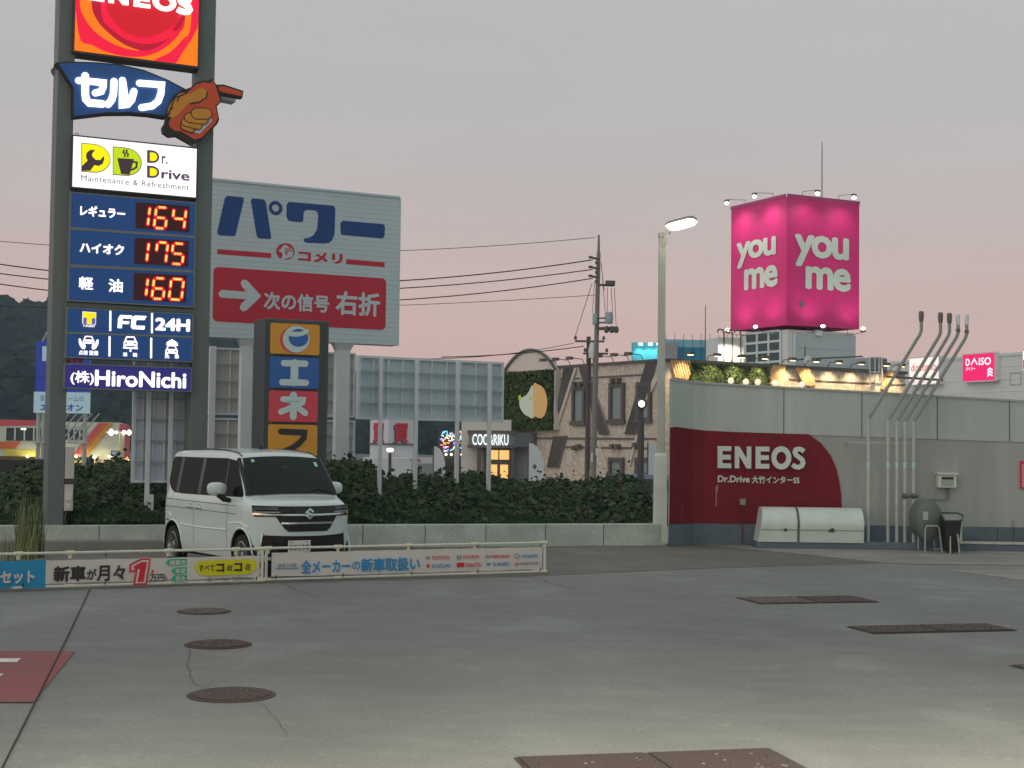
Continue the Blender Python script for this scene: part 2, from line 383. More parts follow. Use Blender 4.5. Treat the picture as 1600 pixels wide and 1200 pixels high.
# plan line of the wall face (u along, v toward camera): curved at the left end
plan = [(1041, .75), (1046, .66), (1056, .50), (1068, .32), (1082, .14), (1100, .03), (1120, 0), (1720, 0)]
plan = [(wx(px), -v) for px, v in plan]
def zt(px): return F(px, 592 + (px - 1050) * .0655)[1]
def wall_band(z0f, z1f, off, mb, th=.25, mi=0):
    for i in range(len(plan) - 1):
        (xa, ya), (xb, yb) = plan[i], plan[i + 1]
        a0, a1, c0, c1 = z0f(xa), z1f(xa), z0f(xb), z1f(xb)
        mb.add([(xa, ya - off, a0), (xb, yb - off, c0), (xb, yb + th, c0), (xa, ya + th, a0), (xa, ya - off, a1), (xb, yb - off, c1), (xb, yb + th, c1), (xa, ya + th, a1)],
               [(0, 1, 5, 4), (4, 5, 6, 7), (2, 3, 7, 6), (0, 3, 2, 1), (0, 4, 7, 3), (1, 2, 6, 5)], mi)
u0, u1 = wx(1050), wx(1600)
tz0, tz1 = F(1098, 600)[1], F(1600, 628)[1]
sz0, sz1 = F(1100, 674)[1], F(1600, 691)[1]
topz = lambda x: tz0 + (tz1 - tz0) * (x - wx(1098)) / (u1 - wx(1098))
seam = lambda x: sz0 + (sz1 - sz0) * (x - wx(1098)) / (u1 - wx(1098))
bz = F(1300, 820)[1]
b = MB(); wall_band(lambda x: 0, lambda x: bz, .012, b); b.build("base_band", base_m, wt)
b = MB(); wall_band(lambda x: bz, seam, 0, b, .24); b.build("lower_wall", lo_m, wt)
b = MB(); wall_band(seam, topz, .02, b, .2); b.build("upper_panels", up_m, wt)
b = MB(); wall_band(topz, lambda x: topz(x) + .035, .05, b, .24); b.build("coping", mat("coping_grey", A(118, 122, 118), .6), wt)
b = MB()
for px in (1099, 1224, 1346, 1464, 1577, 1690):
    x = wx(px); b.box(x - .007, x + .007, -.0235, .0, seam(x), topz(x))
for px in (1558, 1583): x = wx(px); b.box(x - .005, x + .005, -.0165, 0, .1, bz)
b.build("panel_joint", mat("panel_joint_dark", (.06, .065, .065), .8), wt)  # dark joint lines between the wall panels and in the base band
# red painted block: straight top following the seam, right end a quarter curve
P = [(1041, 668.5), (1052, 667.5), (1098, 672.5), (1150, 675), (1210, 677), (1263, 678.5), (1282, 692), (1297, 711), (1306, 731), (1311, 752), (1314, 774), (1315, 800), (1315, 820)]
top = [F(*p) for p in P]
b = MB(); N = 60; off = .026
xs = sorted(set([p[0] for p in plan if p[0] <= top[-1][0]] + [p[0] for p in top]))
def yv(x):
    for i in range(len(plan) - 1):
        if plan[i][0] - 1e-9 <= x <= plan[i + 1][0]: return plan[i][1] + (plan[i + 1][1] - plan[i][1]) * (x - plan[i][0]) / (plan[i + 1][0] - plan[i][0])
    return plan[0][1]
def tzv(x):
    for i in range(len(top) - 1):
        if top[i][0] - 1e-9 <= x <= top[i + 1][0] + 1e-9 and top[i + 1][0] > top[i][0] + 1e-6: return top[i][1] + (top[i + 1][1] - top[i][1]) * (x - top[i][0]) / (top[i + 1][0] - top[i][0])
    return top[-1][1]
xs = [x for x in xs if x >= plan[0][0] - 1e-9]
zlow = bz + .005
for i in range(len(xs) - 1):
    xa, xb = xs[i], xs[i + 1]; ya, yb = yv(xa) - off, yv(xb) - off; za, zb = max(zlow, tzv(xa)), max(zlow, tzv(xb))
    b.add([(xa, ya, zlow), (xb, yb, zlow), (xb, yb, zb), (xa, ya, za), (xa, ya + .03, za), (xb, yb + .03, zb)], [(0, 1, 2, 3), (3, 2, 5, 4)])
b.build("red_block", red_m, wt)
ltr = mat("letter_white", A(178, 186, 180, .36), .5)
yl = -.05
ZW = Z(1000, 640, 4.706)
def eneos(parent, fb, y, m, ext):                      # heavy sans capitals drawn as strokes of a 5-letter word
    x0, x1, z0, z1 = fb; Wd, H = x1 - x0, z1 - z0
    def T(P): return [(x0 + a * Wd, z0 + c * H) for a, c in P]
    ob = []
    E_ = [(0, 0), (1, 0), (1, .22), (.36, .22), (.36, .39), (.96, .39), (.96, .61), (.36, .61), (.36, .78), (1, .78), (1, 1), (0, 1)]
    N_ = [(0, 0), (.27, 0), (.27, .58), (.72, 0), (1, 0), (1, 1), (.73, 1), (.73, .43), (.28, 1), (0, 1)]
    for nm, sh, a, w in (("letter", E_, 0, .155), ("letter", N_, .195, .185), ("letter", E_, .43, .155)):
        bb = MB(); bb.prism(T([(a + p * w, q) for p, q in sh]), y, y + ext); ob.append(bb.build(nm, m, parent))
    bb = MB(); c = T([(.72, .5)])[0]; rx, rz = .112 * Wd, .53 * H; n = 32; vs = []
    for k in range(n):
        a = 2 * math.pi * k / n
        for f, yy in ((1, y), (.5, y), (1, y + ext), (.5, y + ext)):
            vs.append((c[0] + rx * math.cos(a) * (f if f == 1 else .5), yy, c[1] + rz * math.sin(a) * (f if f == 1 else .52)))
    fs = []
    for k in range(n):
        i, j = 4 * k, 4 * ((k + 1) % n); fs += [(i, j, j + 1, i + 1)[::-1], (i, i + 2, j + 2, j)[::-1], (i + 1, j + 1, j + 3, i + 3)[::-1]]
    bb.add(vs, fs); ob.append(bb.build("letter", m, parent, recalc=2))
    Sc = [(.975, .80), (.945, .89), (.915, .915), (.885, .88), (.873, .76), (.885, .64), (.92, .54), (.955, .42), (.965, .28), (.950, .14), (.915, .08), (.875, .11), (.845, .20)]
    wv = .052 * Wd
    bb = MB(); bb.prism(ribbon(T(Sc), wv, 0), y, y + ext); ob.append(bb.build("letter", m, parent))
    return ob
eneos(wt, F.box(1120.5, 697, 1258.5, 733), -.09, ltr, .05)
def row(parent, s, zf, x0, y0, x1, y1, face, y, m, bold=.02, name="lettering", ext=0, sp=1.0):
    a, c = zf([(x0, y0), (x1, y1)]); return txt(name, s, face.box(a[0], a[1], c[0], c[1]), y, m, parent, bold, ext, sp=sp)
row(wt, "Dr.Drive", ZW, 570, 483, 805, 537, F, -.04, ltr, .035)
row(wt, "大竹インターSS", ZW, 820, 486, 1170, 546, F, -.04, ltr, .03)
# stains and little fixtures on the wall
b = MB()
for px, y0, y1 in ((1111, 735, 748), (1111, 752, 756), (1119, 760, 790), (1111, 788, 800), (1062, 790, 806), (1121, 757, 768), (1583, 812, 822)):
    x, z1 = F(px, y0); _, z0 = F(px, y1); b.box(x - .012, x + .008, -.031, -.02 + yv(x), z0, z1)
b.build("paint_scratch", mat("scratch_pale", A(120, 90, 88), .8), wt)
t = thing("outlet_box", "small grey outlet box with downpipe on the red part of the wall", "outlet box", F.o, F.th)
x0, x1, z0, z1 = F.box(1155, 779, 1164, 789)
b = MB(); b.box(x0, x1, -.12, -.03, z0, z1); b.build("box", mat("outlet_grey", A(98, 96, 92), .6), t, bev=.01)
b = MB(); b.tube([((x0 + x1) / 2, -.06, z0 + .02), ((x0 + x1) / 2, -.06, .05)], .012, 6); b.build("conduit", mat("conduit_red", A(70, 36, 42), .6), t)

# kerb plinth under the pipes and tank cover
F2 = Face(1320, 852, 26.6, -1.5)
def px2(px): return F2(px, 840)[0]
t = thing("wall_plinth", "dark slate concrete plinth along the foot of the grey wall", "plinth", F2.o, F2.th)
b = MB(); b.box(px2(1183), px2(1453), 0, .7, 0, .12); b.box(px2(1494), px2(1720), 0, .7, 0, .13); b.build("plinth_body", base_m, t, bev=.015)
b = MB(); b.box(px2(1500), px2(1720), -.02, .3, .131, .16); b.build("edge_strip", mat("edge_strip", A(140, 138, 130), .5, noise=(8, .3)), t)

# ---- five vent pipes
pipe_m = mat("vent_pipe", A(136, 138, 134, .40), .45, noise=(3, .1)); pipe_d = mat("vent_pipe_upper", A(98, 102, 99, .36), .5, noise=(3, .1))
cap_m = mat("vent_cap_brown", A(78, 70, 68), .5); cap_g = mat("vent_cap_steel", A(150, 160, 165), .35, .6)
band_m = mat("pipe_band", A(150, 175, 168), .5); valve_m = mat("valve_dark", A(70, 66, 64), .6, .3)
FP = Face(1320, 845, 26.95, -1.5)
pipes = [(1357, 655, 1439.5, 518, 494, 1357.5, 840, "white vent pipe with brown cap, leftmost and apart from the other four"),
         (1387.5, 658, 1469.5, 521, 496, 1386.5, 840, "white vent pipe with brown cap, first of the four close together"),
         (1401.5, 659, 1483.5, 521, 497, 1399.5, 841, "white vent pipe with dark brown cap, third from the left"),
         (1414, 660, 1497, 522, 499, 1413, 841, "white vent pipe with pale steel cap and dark valve, second from the right"),
         (1427.5, 660, 1510.5, 524, 499, 1426, 841, "white vent pipe with pale steel cap and dark valve, rightmost of all")]
for i, (bx, by, tx, ty, cy, gx, gy, lab) in enumerate(pipes):
    a = FP(bx, by); c = FP(tx, ty); d = FP(tx, cy); g = FP(gx, gy)
    t = thing("vent_pipe", lab, "vent pipe", FP.o, FP.th, "fuel tank vent pipes on the wall")
    b = MB(); b.tube([(a[0], 0, .12), (a[0], 0, a[1])], .030, 12); b.build("riser", pipe_m, t, True)
    b = MB(); b.tube([(a[0], 0, a[1] - .05), (a[0] + .015, 0, a[1] + .03), (c[0] - .03, 0, c[1] - .06), (c[0], 0, c[1] + .02), (c[0], 0, d[1] - .02)], .030, 12); b.build("upper_pipe", pipe_d, t, True)
    for z in (a[1] - .02, FP(bx, 787)[1]):
        b = MB(); b.lathe([(.033, z - .03), (.037, z - .02), (.037, z + .02), (.033, z + .03)], n=12, o=(a[0], 0, 0))
        b.build("coupling", pipe_m, t, True)
    z = FP(bx, 727)[1]; b = MB(); b.lathe([(.0315, z - .05), (.0315, z + .05)], n=12, o=(a[0], 0, 0)); b.build("band", band_m, t, True)
    b = MB(); r = .046 if i < 3 else .036
    b.lathe([(.032, -.10), (r * .9, -.08), (r * 1.08, .04), (r * .9, .085), (.02, .095)], n=14, o=(d[0], 0, d[1])); b.build("vent_cap", cap_m if i < 3 else cap_g, t, True)
    if i > 2:
        z = FP(bx, 514 if 0 else 775)[1]
        b = MB(); b.lathe([(.036, z - .05), (.048, z - .03), (.048, z + .03), (.036, z + .05)], n=12, o=(a[0], 0, 0)); b.tube([(a[0], -.01, z), (a[0] + .08, -.05, z)], .032, 10); b.build("valve", valve_m, t, True)
        z = c[1] + .06; b = MB(); b.lathe([(.036, z - .02), (.045, z), (.036, z + .04)], n=12, o=(c[0], 0, 0)); b.build("collar", cap_m, t, True)
t = thing("pipe_bracket", "pale steel bracket rail holding the vent pipes halfway up the wall", "bracket", FP.o, FP.th)
x0, x1, z0, z1 = FP.box(1325, 690, 1432, 693.5); b = MB(); b.box(x0, x1, .05, .1, z0, z1); b.box(x0, x0 + .04, .05, .44, z0, z1); b.build("rail", pipe_m, t)
x0, x1, z0, z1 = FP.box(1386, 588, 1475, 592); b = MB(); b.tube([(x0, .07, z1), (x1, .07, z0 - .02)], .022, 6); b.build("brace_rod", valve_m, t)

# ---- white half-barrel tank cover
t = thing("tank_cover", "white half-barrel metal cover with dark strap and rust spots below the red block", "tank cover", F2.o, F2.th)
x0, x1 = px2(1187), px2(1349.5); zb, zt_ = .12, F2(1260, 794)[1]
H = zt_ - zb; prof = [(-.02, zb)] + [(-.04, zb + H * .40)] + [(.30 - .36 * math.cos(R(a)), zb + H * .40 + H * .60 * math.sin(R(a))) for a in range(10, 91, 10)] + [(.62, zb + H * .99), (.62, zb)]
n = len(prof); b = MB()
vs = [(x0 - .03 + .10 * (z - zb) / H, y, z) for y, z in prof] + [(x1, y, z) for y, z in prof]
b.add(vs, [list(range(n))[::-1], list(range(n, 2 * n))] + [[i, i + n, (i + 1) % n + n, (i + 1) % n] for i in range(n)])
cover_m = mat("cover_white", A(172, 180, 174, .36), .45, noise=(2.2, .12))
b.build("cover_shell", cover_m, t, True, recalc=2)
b = MB(); xs_ = px2(1247)
for i in range(n - 2):
    (ya, za), (yb, zb_) = prof[i], prof[i + 1]; b.add([(xs_ - .02, ya - .012, za + .004), (xs_ + .02, ya - .012, za + .004), (xs_ + .02, yb - .012, zb_ + .008), (xs_ - .02, yb - .012, zb_ + .008)], [(0, 1, 2, 3)])
b.build("strap", mat("strap_dark", A(60, 62, 62), .6), t)
b = MB(); zc = zb + H * .36; b.box(x0 + .02, x1, -.046, -.03, zc - .006, zc + .006); b.build("seam", mat("seam_dark", A(84, 88, 86), .7), t)
rs = mat("rust_spot", A(72, 56, 48), .9, noise=(40, .4))
b = MB()
for px, r in ((1227, .045), (1299, .06)):
    x = px2(px); rr = random.Random(px)
    for k in range(9): b.poly(smoothp([(x + rr.uniform(-r, r) * .6 + r * .5 * math.cos(a) * rr.uniform(.4, 1), zc + rr.uniform(-r, r) * .4 + r * .5 * math.sin(a) * rr.uniform(.4, 1)) for a in (0, 1.2, 2.4, 3.7, 5)], 2), -.0475 - .0006 * k)
b.build("rust_stain", rs, t)

# ---- round grey drum on legs, black cart, meter box, red notice
FT = Face(1452, 848, 26.2, -1.5)
t = thing("drum_tank", "round grey-green drum tank lying end-on on bent steel legs", "tank", FT.o, FT.th)
drum_m = mat("drum_grey", A(72, 78, 74, .40), .5, noise=(3, .15)); drum_d = mat("drum_dark", A(66, 68, 66, .36), .6, noise=(3, .2))
r = FT.box(1432, 780, 1473, 845); rad = (r[1] - r[0]) / 2; zc = (r[2] + r[3]) / 2; rz = (r[3] - r[2]) / 2
b = MB(); prof = [(0.02, -.09), (rad * .6, -.07), (rad * .9, -.03), (rad, .0), (rad, .55), (rad * .85, .6)]
b.lathe(prof, 'y', 28); b.v = [(x, y, z * rz / rad + zc) for x, y, z in b.v]; b.build("drum", drum_m, t, True)
b = MB(); b.ring((0, zc), rad * 1.03, rad * .97, -.02, 30); b.build("rim", drum_d, t)
b = MB()
for k, y in enumerate((-.18, .3)):
    b.tube([(-.12, y, .0), (-.115, y, .42), (-.09, y, .47), (.1, y, .47), (.13, y, .42), (.18, y, .0)], .014, 8)
b.build("leg_frame", mat("leg_steel", A(120, 122, 118), .5, .4), t, True)
b = MB(); x0, x1, z0, z1 = FT.box(1440, 799, 1448, 812); b.poly([(x0, z0), (x1, z0), (x1, z1), (x0, z1)], -.1); b.build("label_plate", mat("plate_pale", A(120, 124, 118), .7), t)
FC = Face(1487, 850, 26.0, -1.5)
t = thing("hand_cart", "black hand cart with tilted tray and handle leaning beside the drum tank", "cart", FC.o, FC.th)
blk = mat("cart_black", A(26, 28, 28), .5); steel = MATS["leg_steel"]
x0, x1, z0, z1 = FC.box(1473, 813, 1499, 850)
b = MB(); b.add([(x0 + .06, -.1, .03), (x1 - .06, -.1, .03), (x1, -.16, z1), (x0, -.16, z1), (x0 + .06, .2, .03), (x1 - .06, .2, .03), (x1, .3, z1), (x0, .3, z1)], [(0, 1, 2, 3), (1, 5, 6, 2), (5, 4, 7, 6), (4, 0, 3, 7), (0, 4, 5, 1)]); b.build("tub", blk, t)
b = MB(); b.tube([(x0, -.17, z1), (x1, -.17, z1 + .01), (x1 + .09, .1, z1 + .09), (x1 + .05, .3, z1 + .12), (x0 + .03, .3, z1 + .12), (x0, -.17, z1)], .016, 8); b.build("handle", mat("cart_tube", A(60, 62, 60), .4, .3), t, True)
b = MB(); b.add([(x0 + .01, -.15, z1 + .005), (x1 - .01, -.15, z1 + .012), (x1 + .02, .28, z1 + .1), (x0 + .03, .28, z1 + .1)], [(0, 1, 2, 3)]); b.build("tray", mat("tray_grey", A(96, 102, 98), .5), t)
b = MB(); b.tube([(x1 - .08, -.17, .35), (x1 - .05, -.2, .0)], .013, 7); b.tube([(x0 + .1, -.12, .3), (x0 + .08, -.2, .0)], .013, 7); b.build("leg", steel, t)
t = thing("junction_cabinet", "small pale cabinet standing on the plinth behind the black cart", "cabinet", F2.o, F2.th)
x0, x1, z0, z1 = F2.box(1498, 813, 1511, 829); b = MB(); b.box(x0, x1, .3, .68, .135, z1); b.build("cabinet_body", mat("cabinet_pale", A(128, 126, 118), .6), t, bev=.01)
FM = Face(1477, 850, 27.36, -1.5)
t = thing("meter_box", "pale wall meter box with dark slot and conduits above the drum tank", "meter box", FM.o, FM.th)
x0, x1, z0, z1 = FM.box(1462, 741, 1491, 762)
b = MB(); b.box(x0, x1, -.16, 0, z0, z1); b.build("box", mat("meter_box_pale", A(150, 152, 146), .5), t, bev=.012)
b = MB(); b.box(x0 - .02, x1 + .03, -.2, 0, z1 + .002, z1 + .03); b.build("lid", MATS["meter_box_pale"], t)
b = MB(); b.box(x0 + .06, x1 - .05, -.164, -.1, z0 + .03, z1 - .03); b.build("window", mat("meter_window", A(112, 118, 114), .3), t)
b = MB(); b.box(x0 + .07, x1 - .06, -.168, -.1, z1 - .09, z1 - .05); b.build("slot", blk, t)
b = MB(); xc = (x0 + x1) / 2; zq = FM(1450, 780)[1]; xl = FM(1450, 780)[0]
b.tube([(xc + .02, -.04, z0), (xc + .02, -.04, zq), (xl, -.04, zq), (xl, -.04, zq - .3)], .013, 6); b.tube([(xc + .07, -.04, z0), (xc + .07, -.04, zq)], .013, 6); b.build("conduit", mat("conduit_grey", A(96, 98, 94), .6), t)
t = thing("red_notice", "narrow red notice board with white marks at the right edge of the wall", "notice", FM.o, FM.th)
x0, x1, z0, z1 = FM.box(1593, 720, 1606, 763); b = MB(); b.box(x0, x1, -.05, -.0, z0, z1); b.build("board", mat("notice_red", A(150, 36, 60), .5), t)
b = MB(); rr = random.Random(3)
for k in range(9):
    zz = z0 + .04 + (z1 - z0 - .08) * k / 9
    b.stroke([(x0 + .03, zz), (x0 + .06 + rr.uniform(0, .03), zz + .02)], .012, -.054, 0, 0, 3); b.stroke([(x0 + .045, zz - .01), (x0 + .07, zz + .03)], .01, -.056, 0, 0, 3)
b.build("marks", ltr, t)

# ---- lamp post with concrete base
YL = 26.6
t = thing("lamp_post", "tall pale square lamp post with a lit flat lamp head", "lamp post", tuple(gnd(1031, 852)), 0)
lo = t.location.copy()
def rel(px, py, Y): p = at(px, py, Y); return (p.x - lo.x, p.y - lo.y, p.z)
post_m = mat("post_grey", A(140, 143, 137, .46), .6, noise=(1, .1)); 
Y = lo.y; zc = at(1034, 708, Y).z; ztop = at(1037, 372, Y).z; xt = at(1037, 372, Y).x - lo.x
hw = 10.5 / FOC * Y
b = MB(); b.add([(-hw, -.14, 0), (hw, -.14, 0), (hw, .14, 0), (-hw, .14, 0), (-hw + .01, -.13, zc - .05), (hw - .01, -.13, zc - .05), (hw - .01, .13, zc - .05), (-hw + .01, .13, zc - .05), (-hw + .03, -.10, zc), (hw - .03, -.10, zc), (hw - .03, .10, zc), (-hw + .03, .10, zc)],
                [(0, 1, 5, 4), (1, 2, 6, 5), (2, 3, 7, 6), (3, 0, 4, 7), (4, 5, 9, 8), (5, 6, 10, 9), (6, 7, 11, 10), (7, 4, 8, 11), (8, 9, 10, 11)]); b.build("base_block", mat("post_base", A(146, 150, 144, .36), .75, noise=(1.5, .12), bump=.1), t, bev=.015)
b = MB(); b.box(hw - .10, hw + .06, -.17, -.141, .04, .36); b.build("hatch", MATS["post_base"], t, bev=.004)
b = MB(); b.tube([(0, 0, zc - .01), (0, 0, ztop)], [.098, .088], 4); b.build("pole", post_m, t, bev=.012)
b = MB(); b.box(-.072, .072, -.072, .072, ztop, ztop + .1); b.build("pole_cap", post_m, t, bev=.02)
b = MB(); b.tube([(0, -.02, ztop - .18), (.09, -.1, ztop + .08), (.20, -.25, ztop + .22)], [.055, .05, .045], 6); b.build("arm", mat("lamp_arm", A(128, 130, 126), .5), t)
hc = Vector((.29, -.42, ztop + .20)); ax = Vector((.80, -.58, .16)).normalized(); sd = Vector((-.58, -.80, 0)).normalized(); upv = ax.cross(sd).normalized()
if upv.z < 0: upv = -upv
tilt = (upv + sd * -.18).normalized(); sd = (sd - tilt * sd.dot(tilt)).normalized()
def hp(a, s_, h): return tuple(hc + ax * a + sd * s_ + tilt * h)
out = [(-.28, -.10), (-.16, -.17), (.26, -.15), (.32, -.08), (.32, .08), (.26, .15), (-.16, .17), (-.28, .10)]
b = MB(); n = len(out); b.add([hp(a, s_, 0) for a, s_ in out] + [hp(a * .95, s_ * .8, .06) for a, s_ in out], [list(range(n, 2 * n))] + [[i, (i + 1) % n, n + (i + 1) % n, n + i] for i in range(n)]); b.build("lamp_head", mat("lamp_housing", A(96, 92, 88), .5), t, recalc=2)
b = MB(); b.add([hp(a * .92, s_ * .92, -.002) for a, s_ in out] + [hp(a * .8, s_ * .7, -.05) for a, s_ in out], [list(range(n, 2 * n))] + [[i, (i + 1) % n, n + (i + 1) % n, n + i] for i in range(n)]); b.build("lamp_lens", emi("lamp_glow", (255, 244, 220), 9), t, recalc=2)

# ---- PVC banner barriers
B0 = gnd(0, 923); B1 = gnd(410, 910); B2 = gnd(412, 909.5); B3 = gnd(855, 897)
pvc = mat("pvc_cream", A(186, 184, 172, .40), .45, noise=(2, .08)); fit_m = mat("pvc_fitting", A(186, 181, 158, .40), .5)
sheet_m = mat("banner_white", A(190, 183, 178, .36), .55, noise=(1.2, .05)); tie_m = mat("tie_black", A(35, 35, 35), .6)
thb = math.atan2(B3.y - B0.y, B3.x - B0.x)
class BF(Face):
    def __init__(s, o): s.o = o; s.th = thb; s.u = Vector((math.cos(thb), math.sin(thb), 0)); s.n = Vector((math.sin(thb), -math.cos(thb), 0)); s.z0 = 0
def banner(o, x0, x1, label, feet, sheets):
    f = BF(o); t = thing("banner_barrier", label, "barrier", f.o, f.th, "banner barriers in front of the car")
    H = .435
    b = MB(); b.tube([(x0, 0, H), (x1, 0, H)], .017, 8); b.build("top_rail", pvc, t, True)
    b = MB(); b.tube([(x0, 0, .03), (x1, 0, .03)], .017, 8); b.build("bottom_rail", pvc, t, True)
    for x in (x0, x1):
        b = MB(); b.tube([(x, 0, .02), (x, 0, H)], .019, 8); b.build("post", pvc, t, True)
        b = MB(); b.tube([(x, .0, H - .06), (x, .36, .03)], .014, 8); b.tube([(x, -.03, .03), (x, .4, .03)], .017, 8); b.build("brace", pvc, t, True)
    for x in feet + [x0 + .02, x1 - .02]:
        b = MB(); b.lathe([(.026, -.05), (.026, .05)], 'x', 10, (x, 0, H)); b.lathe([(.022, H - .07), (.022, H)], 'z', 8, (x, .004, 0)); b.build("fitting", fit_m, t, True)
        b = MB(); b.lathe([(.024, -.05), (.024, .05)], 'x', 10, (x, 0, .03)); b.build("fitting", fit_m, t, True)
    return f, t
f1, t1 = banner(B0, -3.4, (B1 - B0).length - .02, "white and blue banner on a cream pipe frame in front of the car's left side", [.2, .80, 1.99, 2.85, -.9, -2], None)
def cloth(nm, f, t, P, m, y0=-.022):                   # a slightly rippled sheet between two rows of photo points
    (ax, az), (bx, bz_) = f(*P[0]), f(*P[1]); n = 40; vs = []
    for i in range(n + 1):
        x = ax + (bx - ax) * i / n; y = y0 + .006 * math.sin(x * 5.1) + .003 * math.sin(x * 13)
        s_ = .006 * math.sin(x * 7.3)
        vs += [(x, y, bz_ + s_ * .5), (x, y - .002, az - abs(s_))]
    b = MB(); b.add(vs, [(2 * i, 2 * i + 2, 2 * i + 3, 2 * i + 1) for i in range(n)]); return b.build(nm, m, t, True)
cloth("banner_sheet", f1, t1, [(71.5, 875), (404, 902)], sheet_m)
cloth("banner_sheet_blue", f1, t1, [(-180, 880), (70.5, 918)], mat("banner_blue", A(30, 104, 140, .40), .55, noise=(2, .08)))
f2, t2 = banner(B2, .03, (B3 - B2).length, "long white banner on a cream pipe frame running right from the car's nose", [1.0, 2.0, 2.98], None)
cloth("banner_sheet", f2, t2, [(424, 863), (846, 889)], sheet_m)
dk = mat("print_black", A(38, 36, 36, .4), .6); rd = mat("print_red", A(190, 40, 52, .4), .6); gn = mat("print_green", A(22, 128, 92, .4), .6); ylw = mat("print_yellow", A(206, 198, 28, .4), .6); bl = mat("print_blue", A(36, 104, 146, .4), .6); gr = mat("print_grey", A(92, 100, 108, .4), .6)
ZB = Z(0, 760, 3.636)
yb = -.034
row(t1, "セット", ZB, 0, 480, 195, 548, f1, yb, sheet_m, .05)
row(t1, "新車", ZB, 302, 452, 485, 538, f1, yb, dk, .045)
row(t1, "が", ZB, 490, 468, 545, 528, f1, yb, dk, .03)
row(t1, "月々", ZB, 548, 448, 708, 534, f1, yb, dk, .03)
Q = f1.pts(ZB([(745, 447), (800, 418), (842, 418), (822, 548), (765, 550), (780, 465), (742, 477)]))
b = MB(); b.stroke(Q + [Q[0], Q[1]], .042, yb, 0, 0, 4); b.build("numeral_outline", rd, t1)
b = MB(); b.poly(Q, yb - .002); b.build("numeral_halo", sheet_m, t1)
Q2 = f1.pts(ZB([(757, 452), (800, 428), (832, 428), (812, 540), (776, 541), (792, 470), (757, 466)]))
b = MB(); b.poly(Q2, yb - .004); b.build("numeral", rd, t1)
row(t1, "万円", ZB, 848, 498, 930, 538, f1, yb, dk, .02)
row(t1, "1", ZB, 858, 472, 868, 494, f1, yb, rd, .02)
row(t1, "(税込)", ZB, 933, 505, 947, 540, f1, yb, dk, 0)
for s_, y0, xl in (("諸費用", 413, 938), ("車検", 460, 970), ("税金", 504, 970)):
    b = MB(); b.poly(f1.pts(ZB([(xl, y0 + 20), (xl + 18, y0), (1058, y0 - 3), (1058, y0 + 34), (xl + 18, y0 + 38)])), yb); b.build("green_arrow", gn, t1)
    row(t1, s_, ZB, xl + 22, y0 + 5, 1050, y0 + 33, f1, yb - .003, sheet_m, .03)
b = MB(); b.poly(f1.pts(ZB([(1085, 462), (1110, 450), (1120, 425), (1190, 418), (1420, 412), (1452, 425), (1455, 470), (1410, 498), (1180, 507), (1130, 500), (1112, 475)])), yb); b.build("yellow_bubble", ylw, t1)
row(t1, "すべて", ZB, 1127, 445, 1215, 478, f1, yb - .003, dk, .02)
row(t1, "コ", ZB, 1225, 438, 1270, 484, f1, yb - .003, dk, .05); row(t1, "ミ", ZB, 1282, 446, 1318, 478, f1, yb - .003, dk, .04)
row(t1, "コ", ZB, 1326, 434, 1372, 482, f1, yb - .003, dk, .05); row(t1, "ミ", ZB, 1388, 440, 1420, 475, f1, yb - .003, dk, .04)
row(t1, "※税込、ボーナス払い・残価設定がございます", ZB, 1168, 517, 1445, 532, f1, yb, dk, 0)
Z2b = Z(400, 800, 3.3333)
row(t2, "新車◇市場", Z2b, 112, 268, 206, 287, f2, yb, gr, .01)
b = MB(); b.poly(f2.pts(Z2b([(99, 291), (219, 289), (219, 294), (99, 296)])), yb); b.build("underline", bl, t2)
row(t2, "全メーカー", Z2b, 231, 250, 488, 312, f2, yb, bl, .035); row(t2, "の", Z2b, 497, 257, 538, 300, f2, yb, bl, .02); row(t2, "新車取扱い", Z2b, 543, 240, 850, 303, f2, yb, bl, .035)
for s_, x0, y0, x1, y1, m in (("TOYOTA", 909, 229, 1003, 246, rd), ("HONDA", 1072, 224, 1158, 239, rd), ("NISSAN", 1219, 223, 1313, 238, rd), ("mazda", 1380, 218, 1463, 234, bl),
                              ("SUZUKI", 911, 271, 1007, 288, bl), ("DAIHATSU", 1086, 265, 1168, 284, rd), ("SUBARU", 1228, 262, 1316, 277, bl), ("MITSUBISHI MOTORS", 1366, 261, 1466, 272, gr)):
    row(t2, s_, Z2b, x0, y0, x1, y1, f2, yb, m, .012)
def mk(P, m, nm="emblem"): b = MB(); b.poly(f2.pts(Z2b(P)), yb); return b.build(nm, m, t2)
def mring(c, rx, ry, m):
    b = MB(); b.stroke(f2.pts(Z2b(ell(c[0], c[1], rx, ry, 16) + [(c[0] + rx, c[1])])), .008, yb, 0, 0, 0); b.build("emblem", m, t2)
mring((890, 239), 10, 8, gr); mring((890, 236), 5, 5, gr)
mk([(1041, 223), (1047, 223), (1048, 233), (1055, 233), (1057, 222), (1063, 222), (1061, 248), (1056, 248), (1055, 238), (1048, 238), (1047, 248), (1042, 248)], gr)
mring((1201, 232), 11, 9, gr); mk([(1187, 230), (1215, 230), (1215, 234), (1187, 234)], gr); mring((1354, 229), 14, 12, gr); mk([(1343, 226), (1354, 233), (1365, 226), (1354, 238)], gr)
mk([(880, 276), (891, 268), (901, 276), (893, 279), (901, 283), (891, 292), (881, 284), (889, 281)], rd)
mk([(1041, 264), (1079, 262), (1079, 286), (1041, 288)], rd); mk([(1195, 270), (1200, 265), (1213, 264), (1219, 270), (1214, 277), (1200, 278)], bl)
mk([(1352, 259), (1356, 266), (1352, 272), (1348, 266)], rd); mk([(1346, 268), (1351, 272), (1347, 278), (1342, 274)], rd); mk([(1358, 268), (1363, 273), (1358, 278), (1353, 273)], rd)
